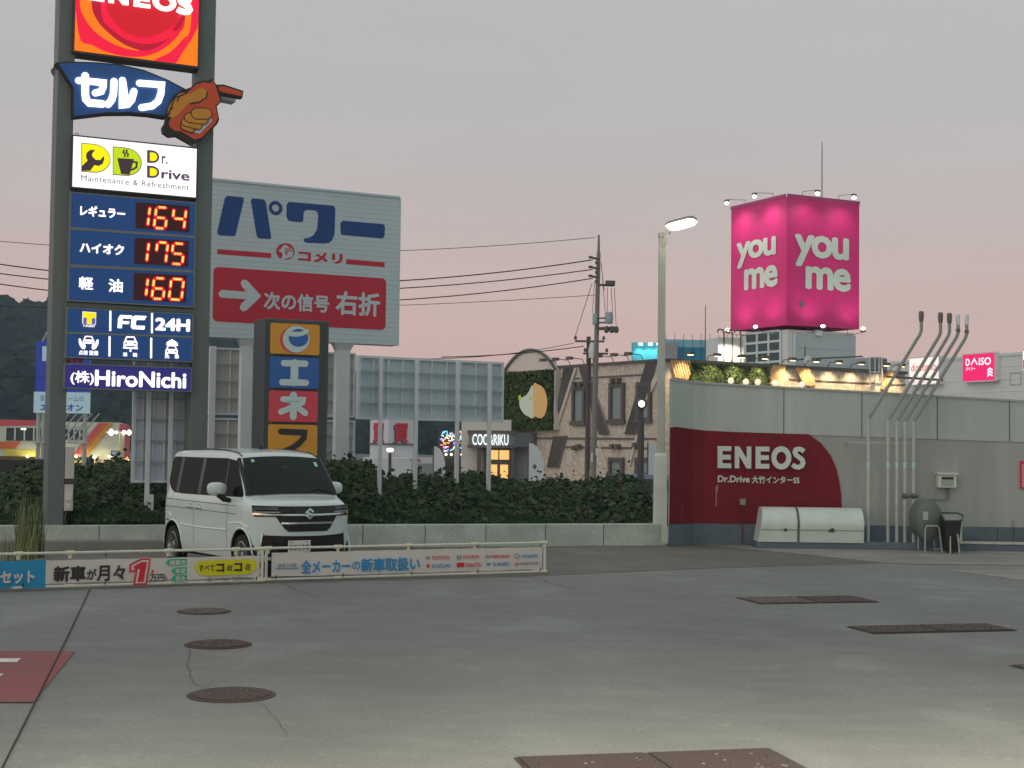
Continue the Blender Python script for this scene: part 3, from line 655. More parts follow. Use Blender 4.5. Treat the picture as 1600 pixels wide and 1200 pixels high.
for f, t, xs_ in ((f1, t1, (36, 164, 285, 400)), (f2, t2, (430, 535, 642, 745, 843))):
    for px in xs_:
        for py in (866, 890):
            b = MB()
            x = f(px, 880)[0]; z = .40 if py == 866 else .06
            b.tube([(x, -.03, z - .02), (x + .006, -.024, z + .025)], .007, 6)
            b.build("cable_tie", tie_m, t)

# ================================================================== FILLING STATION CANOPY OVER THE CAMERA, WITH ITS LIT DOWNLIGHTS
t = thing("station_canopy", "wide pale filling station canopy on columns over the near forecourt, its downlights lit", "canopy", (1.0, -4, 0))
b = MB(); b.box(-13, 13, -10, 9, 5.0, 5.7); b.build("roof", mat("canopy_white", (.62, .63, .62), .6), t, bev=.05)
for x in (-9, 9):
    b = MB(); b.box(x - .2, x + .2, -1.2, -.8, 0, 4.99); b.build("column", mat("canopy_column", (.5, .51, .5), .5), t, bev=.02)
for x in (-.2, 3.6, 8.2):
    for y in (7.6, -.5):
        b = MB(); b.box(x - .3, x + .3, y - .3, y + .3, 4.93, 4.995); f_ = b.build("downlight", mat("downlight_rim", (.4, .4, .4), .4), t)
        b = MB(); b.box(x - .25, x + .25, y - .25, y + .25, 4.915, 4.929); b.build("lens", emi("downlight_glow", (255, 244, 214), 6), f_)
        l = bpy.data.lights.new("downlight_lamp", 'SPOT'); l.energy = 2700; l.color = (1, .92, .74); l.spot_size = R(142); l.spot_blend = .6; l.shadow_soft_size = .25
        o = bpy.data.objects.new("downlight_lamp", l); COL.objects.link(o); o.location = (1.0 + x, -4 + y, 4.88)

# ================================================================== PYLON SIGN OF THE FILLING STATION
pole_m = mat("pylon_steel", A(75, 80, 79, .36), .55, noise=(.8, .12, (1, 1, .3)))
frame_m = mat("sign_frame_dark", A(52, 44, 44, .36), .5); frame_g = mat("sign_frame_grey", A(84, 86, 82, .36), .5)
FG = Face(86, 858, 24.3, TH)
pt = thing("pylon_sign", "tall twin-pole filling station sign with lit panels and red price digits", "pylon sign", FG.o, FG.th)
z1c, z2c, z3c = Z(60, 0, 4.706), Z(60, 180, 4.706), Z(60, 400, 4.706)
lx0 = FG(80.5, 500)[0]; lx1 = FG(107, 500)[0]; rx0 = FG(302.5, 440)[0]; rx1 = FG(329, 440)[0]
b = MB(); b.box(lx0, lx1, .0, .42, 0, 9.6); b.build("pole", pole_m, pt, bev=.012)
b = MB(); b.box(rx0, rx1, .0, .42, 0, 9.6); b.build("pole", pole_m, pt, bev=.012)
b = MB(); b.box(lx0 - .12, lx1 + .35, -.12, .5, 0, .06); b.box(rx0 - .12, rx1 + .12, -.12, .5, 0, .06); b.build("base_plinth", wall_d, pt, bev=.01)
def boxpanel(nm, face, c4, y0, y1, m, par, fr=0, frm=None):    # a sign box from its 4 corners TL TR BR BL in photo points
    q = face.pts(c4, -y0); x0 = (q[0][0] + q[3][0]) / 2; x1 = (q[1][0] + q[2][0]) / 2; zt_ = (q[0][1] + q[1][1]) / 2; zb = (q[2][1] + q[3][1]) / 2
    if fr:
        b = MB(); b.box(x0, x1, y0 - .012, y1, zt_ - fr, zt_); b.box(x0, x1, y0 - .012, y1, zb, zb + fr)
        b.box(x0, x0 + fr, y0 - .012, y1, zb + fr, zt_ - fr); b.box(x1 - fr, x1, y0 - .012, y1, zb + fr, zt_ - fr)
        b.box(x0 + fr, x1 - fr, y1 - .02, y1, zb + fr, zt_ - fr)
        b.build("frame", frm, par)
        b = MB(); b.box(x0 + fr, x1 - fr, y0, y1 - .021, zb + fr, zt_ - fr); o = b.build(nm, m, par)
    else:
        b = MB(); b.box(x0, x1, y0, y1, zb, zt_); o = b.build(nm, m, par, bev=.012)
    return (x0, x1, zb, zt_)
PF = -.10                                            # front of the lit panels
def part(nm, y0, y1):                                # sub-panels hang between the poles
    return None
# --- top brand panel
orange = emi("glow_orange", (255, 122, 18), 1.0); crim = emi("glow_crimson", (236, 24, 62), 1.0); dred = emi("glow_dark_red", (176, 16, 44), 1.0); ired = emi("glow_red", (204, 24, 40), 1.0)
wht = emi("glow_white", (255, 250, 246), 1.7)
cor = z1c([(262, -800), (1203, -740), (1190, 497), (262, 395)])
x0, x1, zb, zt_ = boxpanel("brand_panel", FG, cor, PF, .30, orange, pt, .035, frame_m)
bp = bpy.data.objects[-1] if False else [o for o in pt.children if o.name.startswith("brand_panel")][0]
cut = lambda P: [(min(x1 - .036, max(x0 + .036, a)), min(zt_ - .036, max(zb + .036, c))) for a, c in smoothp(FG.pts(z1c(P), -PF), 4)]
for i, (m, P) in enumerate([
    (crim, [(290, -500), (290, 225), (400, 335), (560, 400), (720, 420), (850, 395), (960, 330), (1040, 240), (1080, 120), (1090, -500)]),
    (crim, [(1190, -500), (1180, 110), (1140, 260), (1050, 400), (1000, 467), (850, 447), (960, 390), (1060, 290), (1120, 170), (1135, -500)]),
    (orange, [(300, -500), (304, 0), (330, 120), (420, 240), (540, 320), (640, 358), (740, 376), (680, 345), (620, 315), (520, 250), (430, 150), (385, 0), (380, -500)]),
    (dred, [(385, -400), (392, 20), (430, 150), (520, 250), (640, 335), (760, 372), (860, 355), (980, 270), (900, 310), (780, 325), (640, 290), (520, 200), (460, 90), (440, -400)]),
    (ired, [(500, -200), (505, 50), (520, 110), (570, 180), (650, 245), (760, 278), (880, 255), (970, 200), (1030, 110), (1035, -200)]),
    (dred, [(1030, 215), (1075, 130), (1085, 60), (1080, -300), (1066, -300), (1062, 60), (1030, 150), (985, 225)])]):
    b = MB(); b.poly(cut(P), PF - .013 - .003 * i); b.build("swirl", m, bp)
for o in eneos(bp, FG.box(136, -26, 301, 24, -PF), PF - .06, wht, .03): pass
# --- self service arrow sign with hand and nozzle
black = mat("outline_black", A(30, 28, 28, .36), .55); blue_s = mat("self_blue", A(34, 66, 116, .36), .5, noise=(2, .06)); tan = mat("hand_tan", A(184, 122, 48, .40), .55, noise=(4, .1)); noz = mat("nozzle_orange", A(186, 74, 48, .40), .5, noise=(4, .1))
ar = [(130, 458), (240, 450), (420, 455), (600, 470), (780, 512), (950, 582), (1090, 655), (1010, 720), (950, 830), (945, 862), (820, 842), (690, 832), (500, 834), (250, 864), (250, 760), (252, 640), (190, 545)]
arp = FG.pts(z1c(ar), .14)
b = MB(); b.prism(arp, -.12, .12); sp = b.build("self_service_sign", black, pt)
cx = sum(p[0] for p in arp) / len(arp); cz = sum(p[1] for p in arp) / len(arp)
inn = FG.pts(z1c([(150, 466), (240, 460), (420, 465), (600, 480), (780, 522), (945, 590), (1060, 652), (1000, 710), (940, 830), (935, 848), (820, 832), (690, 822), (500, 824), (262, 852), (260, 640), (200, 545)]), .14)
b = MB(); b.poly(inn, -.125); b.build("blue_face", blue_s, sp)
def strokes(parent, face, zf, L, y, m, k, depth=.02, nm="letter", off=.14, cap=6):
    u = (face(*zf([(1000, 500)])[0], off)[0] - face(*zf([(0, 500)])[0], off)[0]) / 1000
    for i, (P, w) in enumerate(L):
        b = MB(); b.stroke(face.pts(zf(P), off), w * u, y - .002 * i, 0, depth, cap); b.build(nm, m, parent)
strokes(sp, FG, z1c, [([(295, 592), (400, 600), (478, 608), (476, 640), (462, 672), (418, 684)], 49), ([(344, 558), (344, 690), (350, 730), (375, 757), (470, 764)], 54),
                      ([(556, 598), (552, 690), (538, 735), (512, 768)], 51), ([(618, 592), (617, 772), (655, 768), (685, 735), (702, 672)], 51), ([(742, 612), (906, 624), (900, 690), (880, 745), (835, 780), (758, 792)], 49)], -.15, wht, 1)
hs = thing("x", "x", "x"); bpy.data.objects.remove(hs)
nz = [(1085, 690), (1130, 650), (1160, 620), (1220, 605), (1270, 615), (1300, 640), (1330, 750), (1302, 778), (1318, 870), (1305, 902), (1200, 1012), (1150, 1027), (1050, 968), (1000, 962), (965, 932), (958, 900), (1000, 820), (1000, 720)]
bk = [(935, 900), (945, 850), (960, 770), (1000, 700), (1050, 665), (1085, 655), (1125, 640), (1160, 606), (1220, 592), (1262, 598), (1270, 578), (1292, 600), (1310, 622), (1360, 620), (1508, 668), (1500, 722), (1345, 690), (1340, 755), (1312, 782), (1330, 880), (1316, 912), (1200, 1030), (1130, 1062), (1020, 1000), (965, 1005), (920, 975), (914, 935)]
b = MB(); b.prism(FG.pts(z1c(bk), .2), -.2, -.06); hd = b.build("nozzle_sign", black, pt)
def flat(nm, P, y, m, par=None, sm=0, face=FG, zf=z1c, off=.2):
    q = face.pts(zf(P), off); b = MB(); b.poly(smoothp(q, sm) if sm else q, y); return b.build(nm, m, par or hd)
flat("nozzle_body", nz, -.206, noz); flat("spout", [(1325, 634), (1360, 634), (1498, 676), (1492, 708), (1345, 676), (1328, 664)], -.206, noz)
flat("guard", [(1274, 592), (1300, 625), (1332, 730), (1326, 765), (1306, 760), (1288, 680), (1266, 606)], -.211, noz)
flat("hand_back", [(948, 850), (956, 790), (1000, 722), (1052, 684), (1115, 692), (1160, 660), (1208, 648), (1237, 676), (1225, 722), (1180, 750), (1110, 762), (1070, 800), (1000, 862), (958, 858)], -.216, tan, None, 3)
flat("lever_gap", [(1272, 865), (1276, 890), (1185, 984), (1138, 972), (1200, 930)], -.211, mat("lever_pale", A(160, 165, 172, .4), .5))
u1_ = (FG(300, 150, .2)[0] - FG(87.5, 150, .2)[0]) / 1000
for k, (a, c, w) in enumerate([((1160, 838), (1232, 838), 78), ((1105, 868), (1212, 882), 66), ((1080, 900), (1172, 924), 58), ((1066, 930), (1122, 952), 44)]):
    q = FG.pts(z1c([a, c]), .2)
    b = MB(); b.stroke(q, (w + 14) * u1_, -.2165 - .004 * (4 - k)); b.build("finger_outline", black, hd)
    b = MB(); b.stroke(q, w * u1_, -.2185 - .004 * (4 - k)); b.build("finger", tan, hd)
for P in ([(1020, 745), (1030, 715), (1060, 695)], [(960, 845), (965, 810), (990, 790)], [(1085, 690), (1000, 722), (950, 850)], [(1115, 762), (1180, 752), (1232, 720), (1240, 676)]):
    b = MB(); b.stroke(FG.pts(z1c(P), .2), 9 * u1_, -.2195); b.build("crease", black, hd)
b = MB(); q = FG.pts(z1c([(1335, 690), (1455, 712), (1450, 750), (1340, 728)]), -.05); b.prism(q, .05, .3); b.build("lamp_bracket", mat("bracket_grey", A(140, 142, 140), .5), pt)
b = MB(); q = FG.pts(z1c([(95, 510), (125, 488), (128, 530), (115, 552), (103, 540)]), -.3); b.prism(smoothp(q, 2), .3, .36); b.build("side_lug", pole_m, pt)
# --- maintenance panel
pw = emi("panel_white", (255, 253, 252), 1.15)
boxpanel("service_panel", FG, z2c([(247, 150), (1175, 232), (1165, 610), (238, 540)]), PF, .28, pw, pt, .022, frame_m)
dp = [o for o in pt.children if o.name.startswith("service_panel")][0]
yel = emi("logo_yellow", (255, 240, 0), .95); lime = emi("logo_lime", (200, 226, 20), .9); brn = mat("logo_brown", A(70, 48, 56, .3), .6, 0, .0); purp = emi("logo_purple", (84, 64, 90), .9)
brn = emi("logo_dark", (62, 46, 52), 1)
def D(x0, y0, x1, y1, s=.09):                          # capital D outline
    w, h = x1 - x0, y1 - y0
    P = [(x0, y0), (x0 + w * .42, y0)] + [(x0 + w * (.42 + .58 * math.sin(R(a))), y0 + h * (.5 - .5 * math.cos(R(a)))) for a in range(15, 180, 15)] + [(x0 + w * .42, y1), (x0, y1)]
    return [(x, y + (x - x0) * s * .9) for x, y in P]
def fl(P, k, m, nm="emblem", sm=0): return flat(nm, P, PF - .014 - .003 * k, m, dp, sm, FG, z2c, -PF)
fl(D(314, 204, 530, 416), 0, brn); fl(D(319, 210, 525, 410), 1, yel); fl(D(545, 230, 760, 440), 0, brn); fl(D(550, 236, 754, 434), 1, lime)
fl([(316, 410), (318, 375), (360, 335), (348, 310), (352, 280), (375, 258), (418, 254), (392, 285), (395, 305), (420, 330), (455, 330), (478, 300), (483, 325), (470, 360), (440, 375), (410, 368), (380, 410)], 2, brn)
fl([(578, 316), (702, 324), (668, 440), (606, 434)], 2, brn)
b = MB(); uu = u1_; b.stroke(FG.pts(z2c([(690, 345), (722, 348), (718, 385), (682, 405)]), -PF), 15 * uu, PF - .023); b.build("emblem", brn, dp)
for dx in (0, 22):
    b = MB(); b.stroke(FG.pts(z2c([(628 + dx, 258), (620 + dx, 275), (636 + dx, 288), (632 + dx, 306)]), -PF), 12 * uu, PF - .022); b.build("emblem", brn, dp)
for y0, y1, x1_ in ((256, 350, 888), (370, 460, 888)):
    fl(D(797, y0, x1_, y1), 0, purp, "letter"); fl(D(818, y0 + 18, x1_ - 16, y1 - 14), 1, yel, "letter")
def rowp(par, s, zf, x0, y0, x1, y1, m, bold=.02, k=0, nm="lettering", sp=1.0):
    a, c = zf([(x0, y0), (x1, y1)]); return txt(nm, s, FG.box(a[0], a[1], c[0], c[1], -PF), PF - .014 - .003 * k, m, par, bold, sp=sp)
rowp(dp, "r.", z2c, 906, 298, 948, 362, purp, .02); rowp(dp, "rive", z2c, 903, 398, 1110, 486, purp, .025)
q = z2c([(312, 438), (312, 482), (1108, 510)]); txt("lettering", "Maintenance & Refreshment", (FG(*q[0], -PF)[0], FG(*q[2], -PF)[0], FG(*q[1], -PF)[1], FG(*q[0], -PF)[1]), PF - .014, emi("logo_grey", (120, 104, 118), .9), dp, .006, sp=1.1)
# --- price panel
pblue = emi("panel_blue", (30, 66, 118), .75); led_d = emi("led_dark", (62, 20, 26), .55); lw = emi("glow_text", (255, 246, 250), 1.5)
boxpanel("price_panel", FG, [(110, 300.5), (307.5, 315.5), (302.5, 481), (105, 470.5)], PF, .2, pblue, pt, .02, frame_g)
pp = [o for o in pt.children if o.name.startswith("price_panel")][0]
rowp(pp, "レギュラー", z2c, 307, 660, 636, 766, lw, .04); rowp(pp, "ハイオク", z2c, 303, 932, 628, 1032, lw, .04)
rowp(pp, "軽", z3c, 297, 150, 402, 252, lw, .03); rowp(pp, "油", z3c, 515, 166, 618, 270, lw, .03)
for nm, P in (("a", [(235, 822), (1155, 888), (1155, 905), (235, 842)]), ("b", [(225, 1096), (1145, 1140), (1145, 1160), (225, 1118)])):
    flat("divider", P, PF - .014, frame_g, pp, 0, FG, z2c, -PF)
led_r = emi("led_red", (255, 22, 40), 1.0); led_y = emi("led_core", (255, 196, 96), 1.7)
SEG = {'0': 'abcdef', '1': 'bc', '4': 'bcfg', '5': 'acdfg', '6': 'acdefg', '7': 'abcf'}
def digit(par, ch, box):
    x0, x1, z0, z1 = box; w, h = x1 - x0, z1 - z0; t = .062; zm = (z0 + z1) / 2; i = t * .55
    sl = lambda x, z: (x + (z - zm) * .10, z)
    L = {'a': ((x0 + i, z1), (x1 - i, z1)), 'b': ((x1, z1 - i), (x1, zm + i)), 'c': ((x1, zm - i), (x1, z0 + i)), 'd': ((x0 + i, z0), (x1 - i, z0)),
         'e': ((x0, zm - i), (x0, z0 + i)), 'f': ((x0, z1 - i), (x0, zm + i)), 'g': ((x0 + i, zm), (x1 - i, zm))}
    if ch == '1': L = {'b': ((x0 + w / 2, z1 - i), (x0 + w / 2, zm + i)), 'c': ((x0 + w / 2, zm - i), (x0 + w / 2, z0 + i))}
    g = MB()
    for s_ in SEG[ch]:
        P = [sl(*q) for q in L[s_]]
        g.stroke(P, t, PF - .018 - .0006 * 'abcdefg'.index(s_), 0, 0, 4)
        a, d = P; v = Vector((d[0] - a[0], d[1] - a[1])); ln = v.length; v /= ln; nn = max(3, int(ln / .034)); cell = ln / nn
        for k in range(nn):
            q = (a[0] + v.x * cell * (k + .5), a[1] + v.y * cell * (k + .5)); r = .0205
            g.poly([(q[0] + r * math.cos(R(45 + 60 * j)), q[1] + r * math.sin(R(45 + 60 * j))) for j in range(6)], PF - .024, 1)
    g.build("digit", [led_r, led_y], par)
for zf, (P), digs in ((z2c, [(715, 640), (1112, 668), (1108, 862), (712, 832)], [('1', 790, 668, 830, 822), ('6', 858, 676, 938, 836), ('4', 988, 684, 1074, 842)]),
                      (z2c, [(708, 902), (1106, 925), (1100, 1118), (702, 1092)], [('1', 782, 930, 822, 1084), ('7', 866, 934, 940, 1090), ('5', 982, 942, 1062, 1098)]),
                      (z3c, [(702, 124), (1090, 142), (1085, 345), (697, 322)], [('1', 778, 158, 814, 302), ('6', 842, 162, 922, 318), ('0', 968, 168, 1056, 324)])):
    o = flat("led_window", P, PF - .014, led_d, pp, 0, FG, zf, -PF)
    for ch, a, b_, c_, d_ in digs:
        q = zf([(a, b_), (c_, d_)]); digit(pp, ch, FG.box(q[0][0], q[0][1], q[1][0], q[1][1], -PF))
b = MB()
for px, py in ((116, 298), (296, 312), (120, 211), (299, 229)):
    x, z = FG(px, py); b.tube([(x + .03 * math.cos(R(a)), 0, z + .035 * math.sin(R(a))) for a in range(0, 361, 45)], .006, 5)
b.build("lifting_eye", frame_m, pt)
# --- facilities panel
boxpanel("facility_panel", FG, z3c([(210, 368), (1142, 430), (1132, 785), (192, 748)]), PF, .22, pblue, pt, .02, frame_g)
fp = [o for o in pt.children if o.name.startswith("facility_panel")][0]
def fz(P, k, m, nm="emblem", sm=0): return flat(nm, P, PF - .014 - .003 * k, m, fp, sm, FG, z3c, -PF)
fz([(205, 556), (1140, 590), (1140, 604), (205, 572)], 0, frame_g, "divider")
for x, y0, y1 in ((528, 404, 552), (834, 420, 568), (522, 590, 738), (828, 602, 752)): fz([(x - 7, y0), (x + 7, y0), (x + 6, y1), (x - 8, y1)], 1, lw, "bar")
fz([(324, 408), (424, 416), (420, 505), (322, 498)], 1, lw); fz([(326, 410), (422, 418), (421, 460), (325, 453)], 2, emi("t_yellow", (255, 226, 20), 1)); fz([(328, 452), (355, 454), (353, 500), (326, 498)], 2, emi("t_blue", (96, 100, 160), .9)); fz([(392, 457), (419, 459), (417, 503), (390, 501)], 2, MATS["t_blue"]); fz([(355, 440), (392, 443), (390, 501), (353, 499)], 3, MATS["t_yellow"])
rowp(fp, "T-POINT", z3c, 326, 505, 415, 526, lw, .02, 1)
fz([(600, 434), (688, 438), (682, 462), (618, 460), (616, 478), (668, 481), (663, 502), (614, 500), (612, 532), (580, 530), (584, 460)], 1, lw, "letter")
fz([(712, 438), (795, 442), (778, 472), (722, 470), (716, 482), (714, 506), (720, 512), (782, 514), (778, 542), (690, 538), (678, 522), (682, 468), (692, 446)], 1, lw, "letter")
rowp(fp, "24H", z3c, 858, 452, 1112, 558, lw, .045, 1)
def car_icon(cx, cy, w, m):
    s_ = w / 100
    P = [(-32, -42), (30, -40), (44, -8), (52, 6), (50, 40), (34, 42), (32, 30), (-34, 28), (-36, 38), (-52, 36), (-52, 2), (-44, -12)]
    fz([(cx + x * s_, cy + y * s_) for x, y in P], 1, m); fz([(cx + x * s_, cy + y * s_) for x, y in [(-26, -32), (24, -30), (32, -8), (-34, -10)]], 2, pblue)
    for dx in (-34, 32): fz(ell(cx + dx * s_, cy + 12 * s_, 8 * s_, 7 * s_, 10), 2, pblue)
car_icon(368, 622, 82, lw); car_icon(676, 632, 98, lw); car_icon(978, 692, 88, lw)
fz([(296, 608), (310, 612), (322, 640), (345, 655), (340, 684), (318, 680), (298, 645)], 1, lw, "emblem", 2); fz([(440, 616), (427, 618), (414, 645), (392, 660), (394, 686), (416, 684), (438, 652)], 1, lw, "emblem", 2)
fz([(622, 668), (730, 674), (728, 686), (620, 680)], 1, lw); fz([(670, 684), (682, 685), (682, 706), (668, 704)], 1, lw)
fz([(942, 634), (960, 622), (980, 612), (1004, 626), (1022, 640), (1024, 662), (936, 656)], 1, lw, "emblem")
for k in range(4): fz([(938 + k * 22, 648), (948 + k * 22, 649), (950 + k * 22, 654), (940 + k * 22, 653)], 2, pblue)
rowp(fp, "点検 整備", z3c, 295, 692, 438, 732, lw, .02, 1); rowp(fp, "車　検", z3c, 620, 708, 726, 744, lw, .02, 1); rowp(fp, "洗　車", z3c, 926, 722, 1032, 757, lw, .02, 1)
q = FG.pts([(106, 472), (302, 483.5), (302, 489), (106, 479)]); b = MB(); b.prism(q, -.02, .15); b.build("header_rail", frame_g, pt)
# --- company panel
pviolet = emi("panel_indigo", (46, 44, 116), .8)
boxpanel("company_panel", FG, z3c([(190, 784), (1130, 826), (1124, 1002), (183, 972)]), PF, .2, pviolet, pt, .018, frame_g)
cp = [o for o in pt.children if o.name.startswith("company_panel")][0]
rowp(cp, "(株)", z3c, 236, 842, 406, 950, lw, .02); rowp(cp, "HiroNichi", z3c, 416, 836, 1085, 976, lw, .03)
b = MB()
for px in (110, 119, 128): x, z = FG(px, 564); b.box(x - .03, x + .03, .05, .15, z - .025, z + .03)
b.build("orange_fitting", mat("fitting_orange", A(190, 74, 40), .5), pt)
# electrical boxes on the left pole
cab = mat("cabinet_grey", A(140, 138, 134, .36), .55, noise=(3, .08))
x0, x1, z0, z1 = FG.box(95, 698, 109, 748); b = MB(); b.box(lx1 + .002, lx1 + .15, -.02, .2, z0, z1); b.build("meter_cabinet", cab, pt, bev=.008)
x0, x1, z0, z1 = FG.box(95, 757, 109, 798); b = MB(); b.box(lx1 + .002, lx1 + .14, -.03, .2, z0, z1); mbx = b.build("meter_cabinet", cab, pt, bev=.008)
b = MB(); b.box(lx1 + .03, lx1 + .11, -.07, -.031, z0 + .17, z0 + .29); b.box(lx1 + .03, lx1 + .10, -.05, -.031, z0 + .04, z0 + .12); b.build("meter", mat("meter_pale", A(165, 164, 160), .4), mbx)
b = MB(); b.box(lx1 + .002, lx1 + .16, -.01, .18, FG(100, 756)[1], FG(100, 749)[1]); b.build("bracket", frame_m, pt)
b = MB(); x = lx1 + .03; b.tube([(x, -.01, z0), (x - .01, -.02, .5), (x + .02, -.04, .3), (x - .01, -.05, .06)], .014, 6); b.build("cable", frame_m, pt)

# ================================================================== BIG DIRECTION BILLBOARD
FK = Face(470, 700, 32.0, TH + 1)
kt = thing("direction_billboard", "large white slatted billboard with blue and red lettering and an arrow on two white posts", "billboard", FK.o, FK.th)
zk = Z(300, 270, 4.444)
kb = mat("billboard_white", A(162, 172, 177, .30), .45, noise=(.6, .05))
def groove(m, per):
    n = m.node_tree.nodes; l = m.node_tree.links; bs = n["Principled BSDF"]; t = n.new("ShaderNodeTexCoord"); s_ = n.new("ShaderNodeSeparateXYZ"); l.new(t.outputs["Object"], s_.inputs[0])
    f = n.new("ShaderNodeMath"); f.operation = 'MULTIPLY'; f.inputs[1].default_value = 1 / per; l.new(s_.outputs[2], f.inputs[0])
    g = n.new("ShaderNodeMath"); g.operation = 'FRACT'; l.new(f.outputs[0], g.inputs[0])
    r = n.new("ShaderNodeMath"); r.operation = 'GREATER_THAN'; r.inputs[1].default_value = .12; l.new(g.outputs[0], r.inputs[0])
    mx = n.new("ShaderNodeMix"); mx.data_type = 'RGBA'; l.new(r.outputs[0], mx.inputs[0]); src = bs.inputs["Base Color"].links[0].from_socket
    dk_ = n.new("ShaderNodeMix"); dk_.data_type = 'RGBA'; dk_.blend_type = 'MULTIPLY'; dk_.inputs[0].default_value = 1; l.new(src, dk_.inputs[6]); dk_.inputs[7].default_value = (.76, .78, .80, 1)
    l.new(dk_.outputs[2], mx.inputs[6]); l.new(src, mx.inputs[7]); l.new(mx.outputs[2], bs.inputs["Base Color"])
groove(kb, .105)
q = FK.pts([(322, 282), (624.5, 309.5), (619, 541), (322, 524.5)]); kx0, kx1, kz0, kz1 = q[3][0], (q[1][0] + q[2][0]) / 2, (q[2][1] + q[3][1]) / 2, (q[0][1] + q[1][1]) / 2
b = MB(); b.box(kx0, kx1, 0, .42, kz0, kz1); brd = b.build("board", kb, kt)
edge = mat("billboard_edge", A(150, 160, 166, .34), .5)
b = MB(); b.box(kx0 - .02, kx1 + .02, -.03, .45, kz1 + .001, kz1 + .05); b.box(kx1 + .001, kx1 + .04, -.03, .45, kz0, kz1); b.build("edge_trim", edge, kt)
kblue = mat("billboard_blue", A(22, 48, 92, .34), .5, noise=(1, .08)); kred = mat("billboard_red", A(136, 30, 44, .34), .5, noise=(.8, .08)); kwh = mat("billboard_letter", A(176, 182, 188, .34), .5)
def fk(P, y, m, nm, sm=0, n=0): return flat(nm, P, y, m, brd, sm, FK, zk, 0)
fk([(245, 160), (350, 170), (358, 175), (360, 190), (302, 432), (292, 440), (190, 434), (178, 425), (175, 408), (228, 175)], -.004, kblue, "letter")
fk([(418, 178), (492, 184), (506, 193), (514, 212), (550, 450), (542, 461), (470, 456), (457, 450), (448, 435), (408, 195)], -.004, kblue, "letter")
c = FK(*zk([(580, 245)])[0]); ro = (FK(*zk([(628, 245)])[0])[0] - c[0]); b = MB(); b.ring(c, ro, ro * .5, -.004); b.build("letter", kblue, brd)
fk([(672, 202), (975, 228), (988, 234), (995, 250), (990, 425), (975, 465), (955, 485), (920, 492), (795, 486), (778, 478), (773, 465), (782, 454), (810, 452), (845, 432), (868, 390), (876, 300), (872, 276), (855, 262), (800, 258), (782, 264), (775, 280), (772, 335), (760, 344), (690, 338), (668, 330), (655, 305), (657, 220)], -.004, kblue, "letter")
fk([(1045, 333), (1320, 355), (1335, 362), (1340, 378), (1336, 442), (1320, 457), (1045, 432), (1032, 422), (1030, 350)], -.004, kblue, "letter")
fk([(175, 530), (550, 558), (550, 593), (175, 564)], -.004, kred, "stripe"); fk([(1070, 600), (1337, 622), (1337, 656), (1070, 634)], -.004, kred, "stripe")
fk(ell(648, 546, 64, 58), -.004, kred, "emblem")
fk([(630, 508), (648, 500), (668, 512), (692, 525), (702, 550), (694, 580), (672, 590), (650, 598), (640, 602), (618, 600), (628, 575), (622, 555), (606, 545), (602, 536), (616, 530)], -.008, kwh, "emblem", 2)
for P in ([(648, 560), (650, 530), (676, 522), (692, 548)], [(655, 570), (660, 545), (678, 540)]):
    b = MB(); b.stroke(FK.pts(zk(P)), .022, -.012); b.build("emblem", kred, brd)
txt("lettering", "コメリ", FK.box(*zk([(735, 540)])[0], *zk([(1045, 636)])[0]), -.004, kred, brd, .05)
P = [(160, 650), (1335, 736)]; rp_ = FK.pts(zk([(150, 648), (1352, 738), (1340, 1098), (142, 1026)]))
rx0_, rx1_ = (rp_[0][0] + rp_[3][0]) / 2, (rp_[1][0] + rp_[2][0]) / 2; rz0_, rz1_ = (rp_[2][1] + rp_[3][1]) / 2, (rp_[0][1] + rp_[1][1]) / 2
b = MB(); b.poly(rrect(rx0_, rz0_, rx1_, rz1_, .11, 6), -.004); b.build("red_field", kred, brd)
fk([(205, 813), (375, 826), (345, 790), (336, 768), (346, 746), (368, 742), (386, 752), (474, 848), (476, 862), (380, 954), (355, 964), (336, 950), (330, 930), (345, 905), (375, 878), (205, 868), (186, 856), (183, 832)], -.009, kwh, "arrow")
for s_, a in (("次の信号", (498, 824, 952, 974)), ("右折", (998, 818, 1304, 1002))):
    txt("lettering", s_, FK.box(*zk([a[:2]])[0], *zk([a[2:]])[0]), -.009, kwh, brd, .035)
wpost = mat("post_white", A(150, 152, 152, .34), .5, noise=(1, .06))
for a, c_ in ((372, 394.5), (521, 547)):
    x0, x1 = FK(a, 640, -.1)[0] + .05, FK(c_, 640, -.1)[0] - .02
    b = MB(); b.box(x0, x1, .08, .26, -.4, kz0 - .05); b.add([(x0 - .08, .02, kz0 - .001), (x1 + .08, .02, kz0 - .001), (x1 + .08, .26, kz0 - .001), (x0 - .08, .26, kz0 - .001), (x0, .08, kz0 - .16), (x1, .08, kz0 - .16), (x1, .26, kz0 - .16), (x0, .26, kz0 - .16)], [(0, 1, 5, 4), (1, 2, 6, 5), (2, 3, 7, 6), (3, 0, 4, 7)]); b.build("post", wpost, kt, bev=.01)

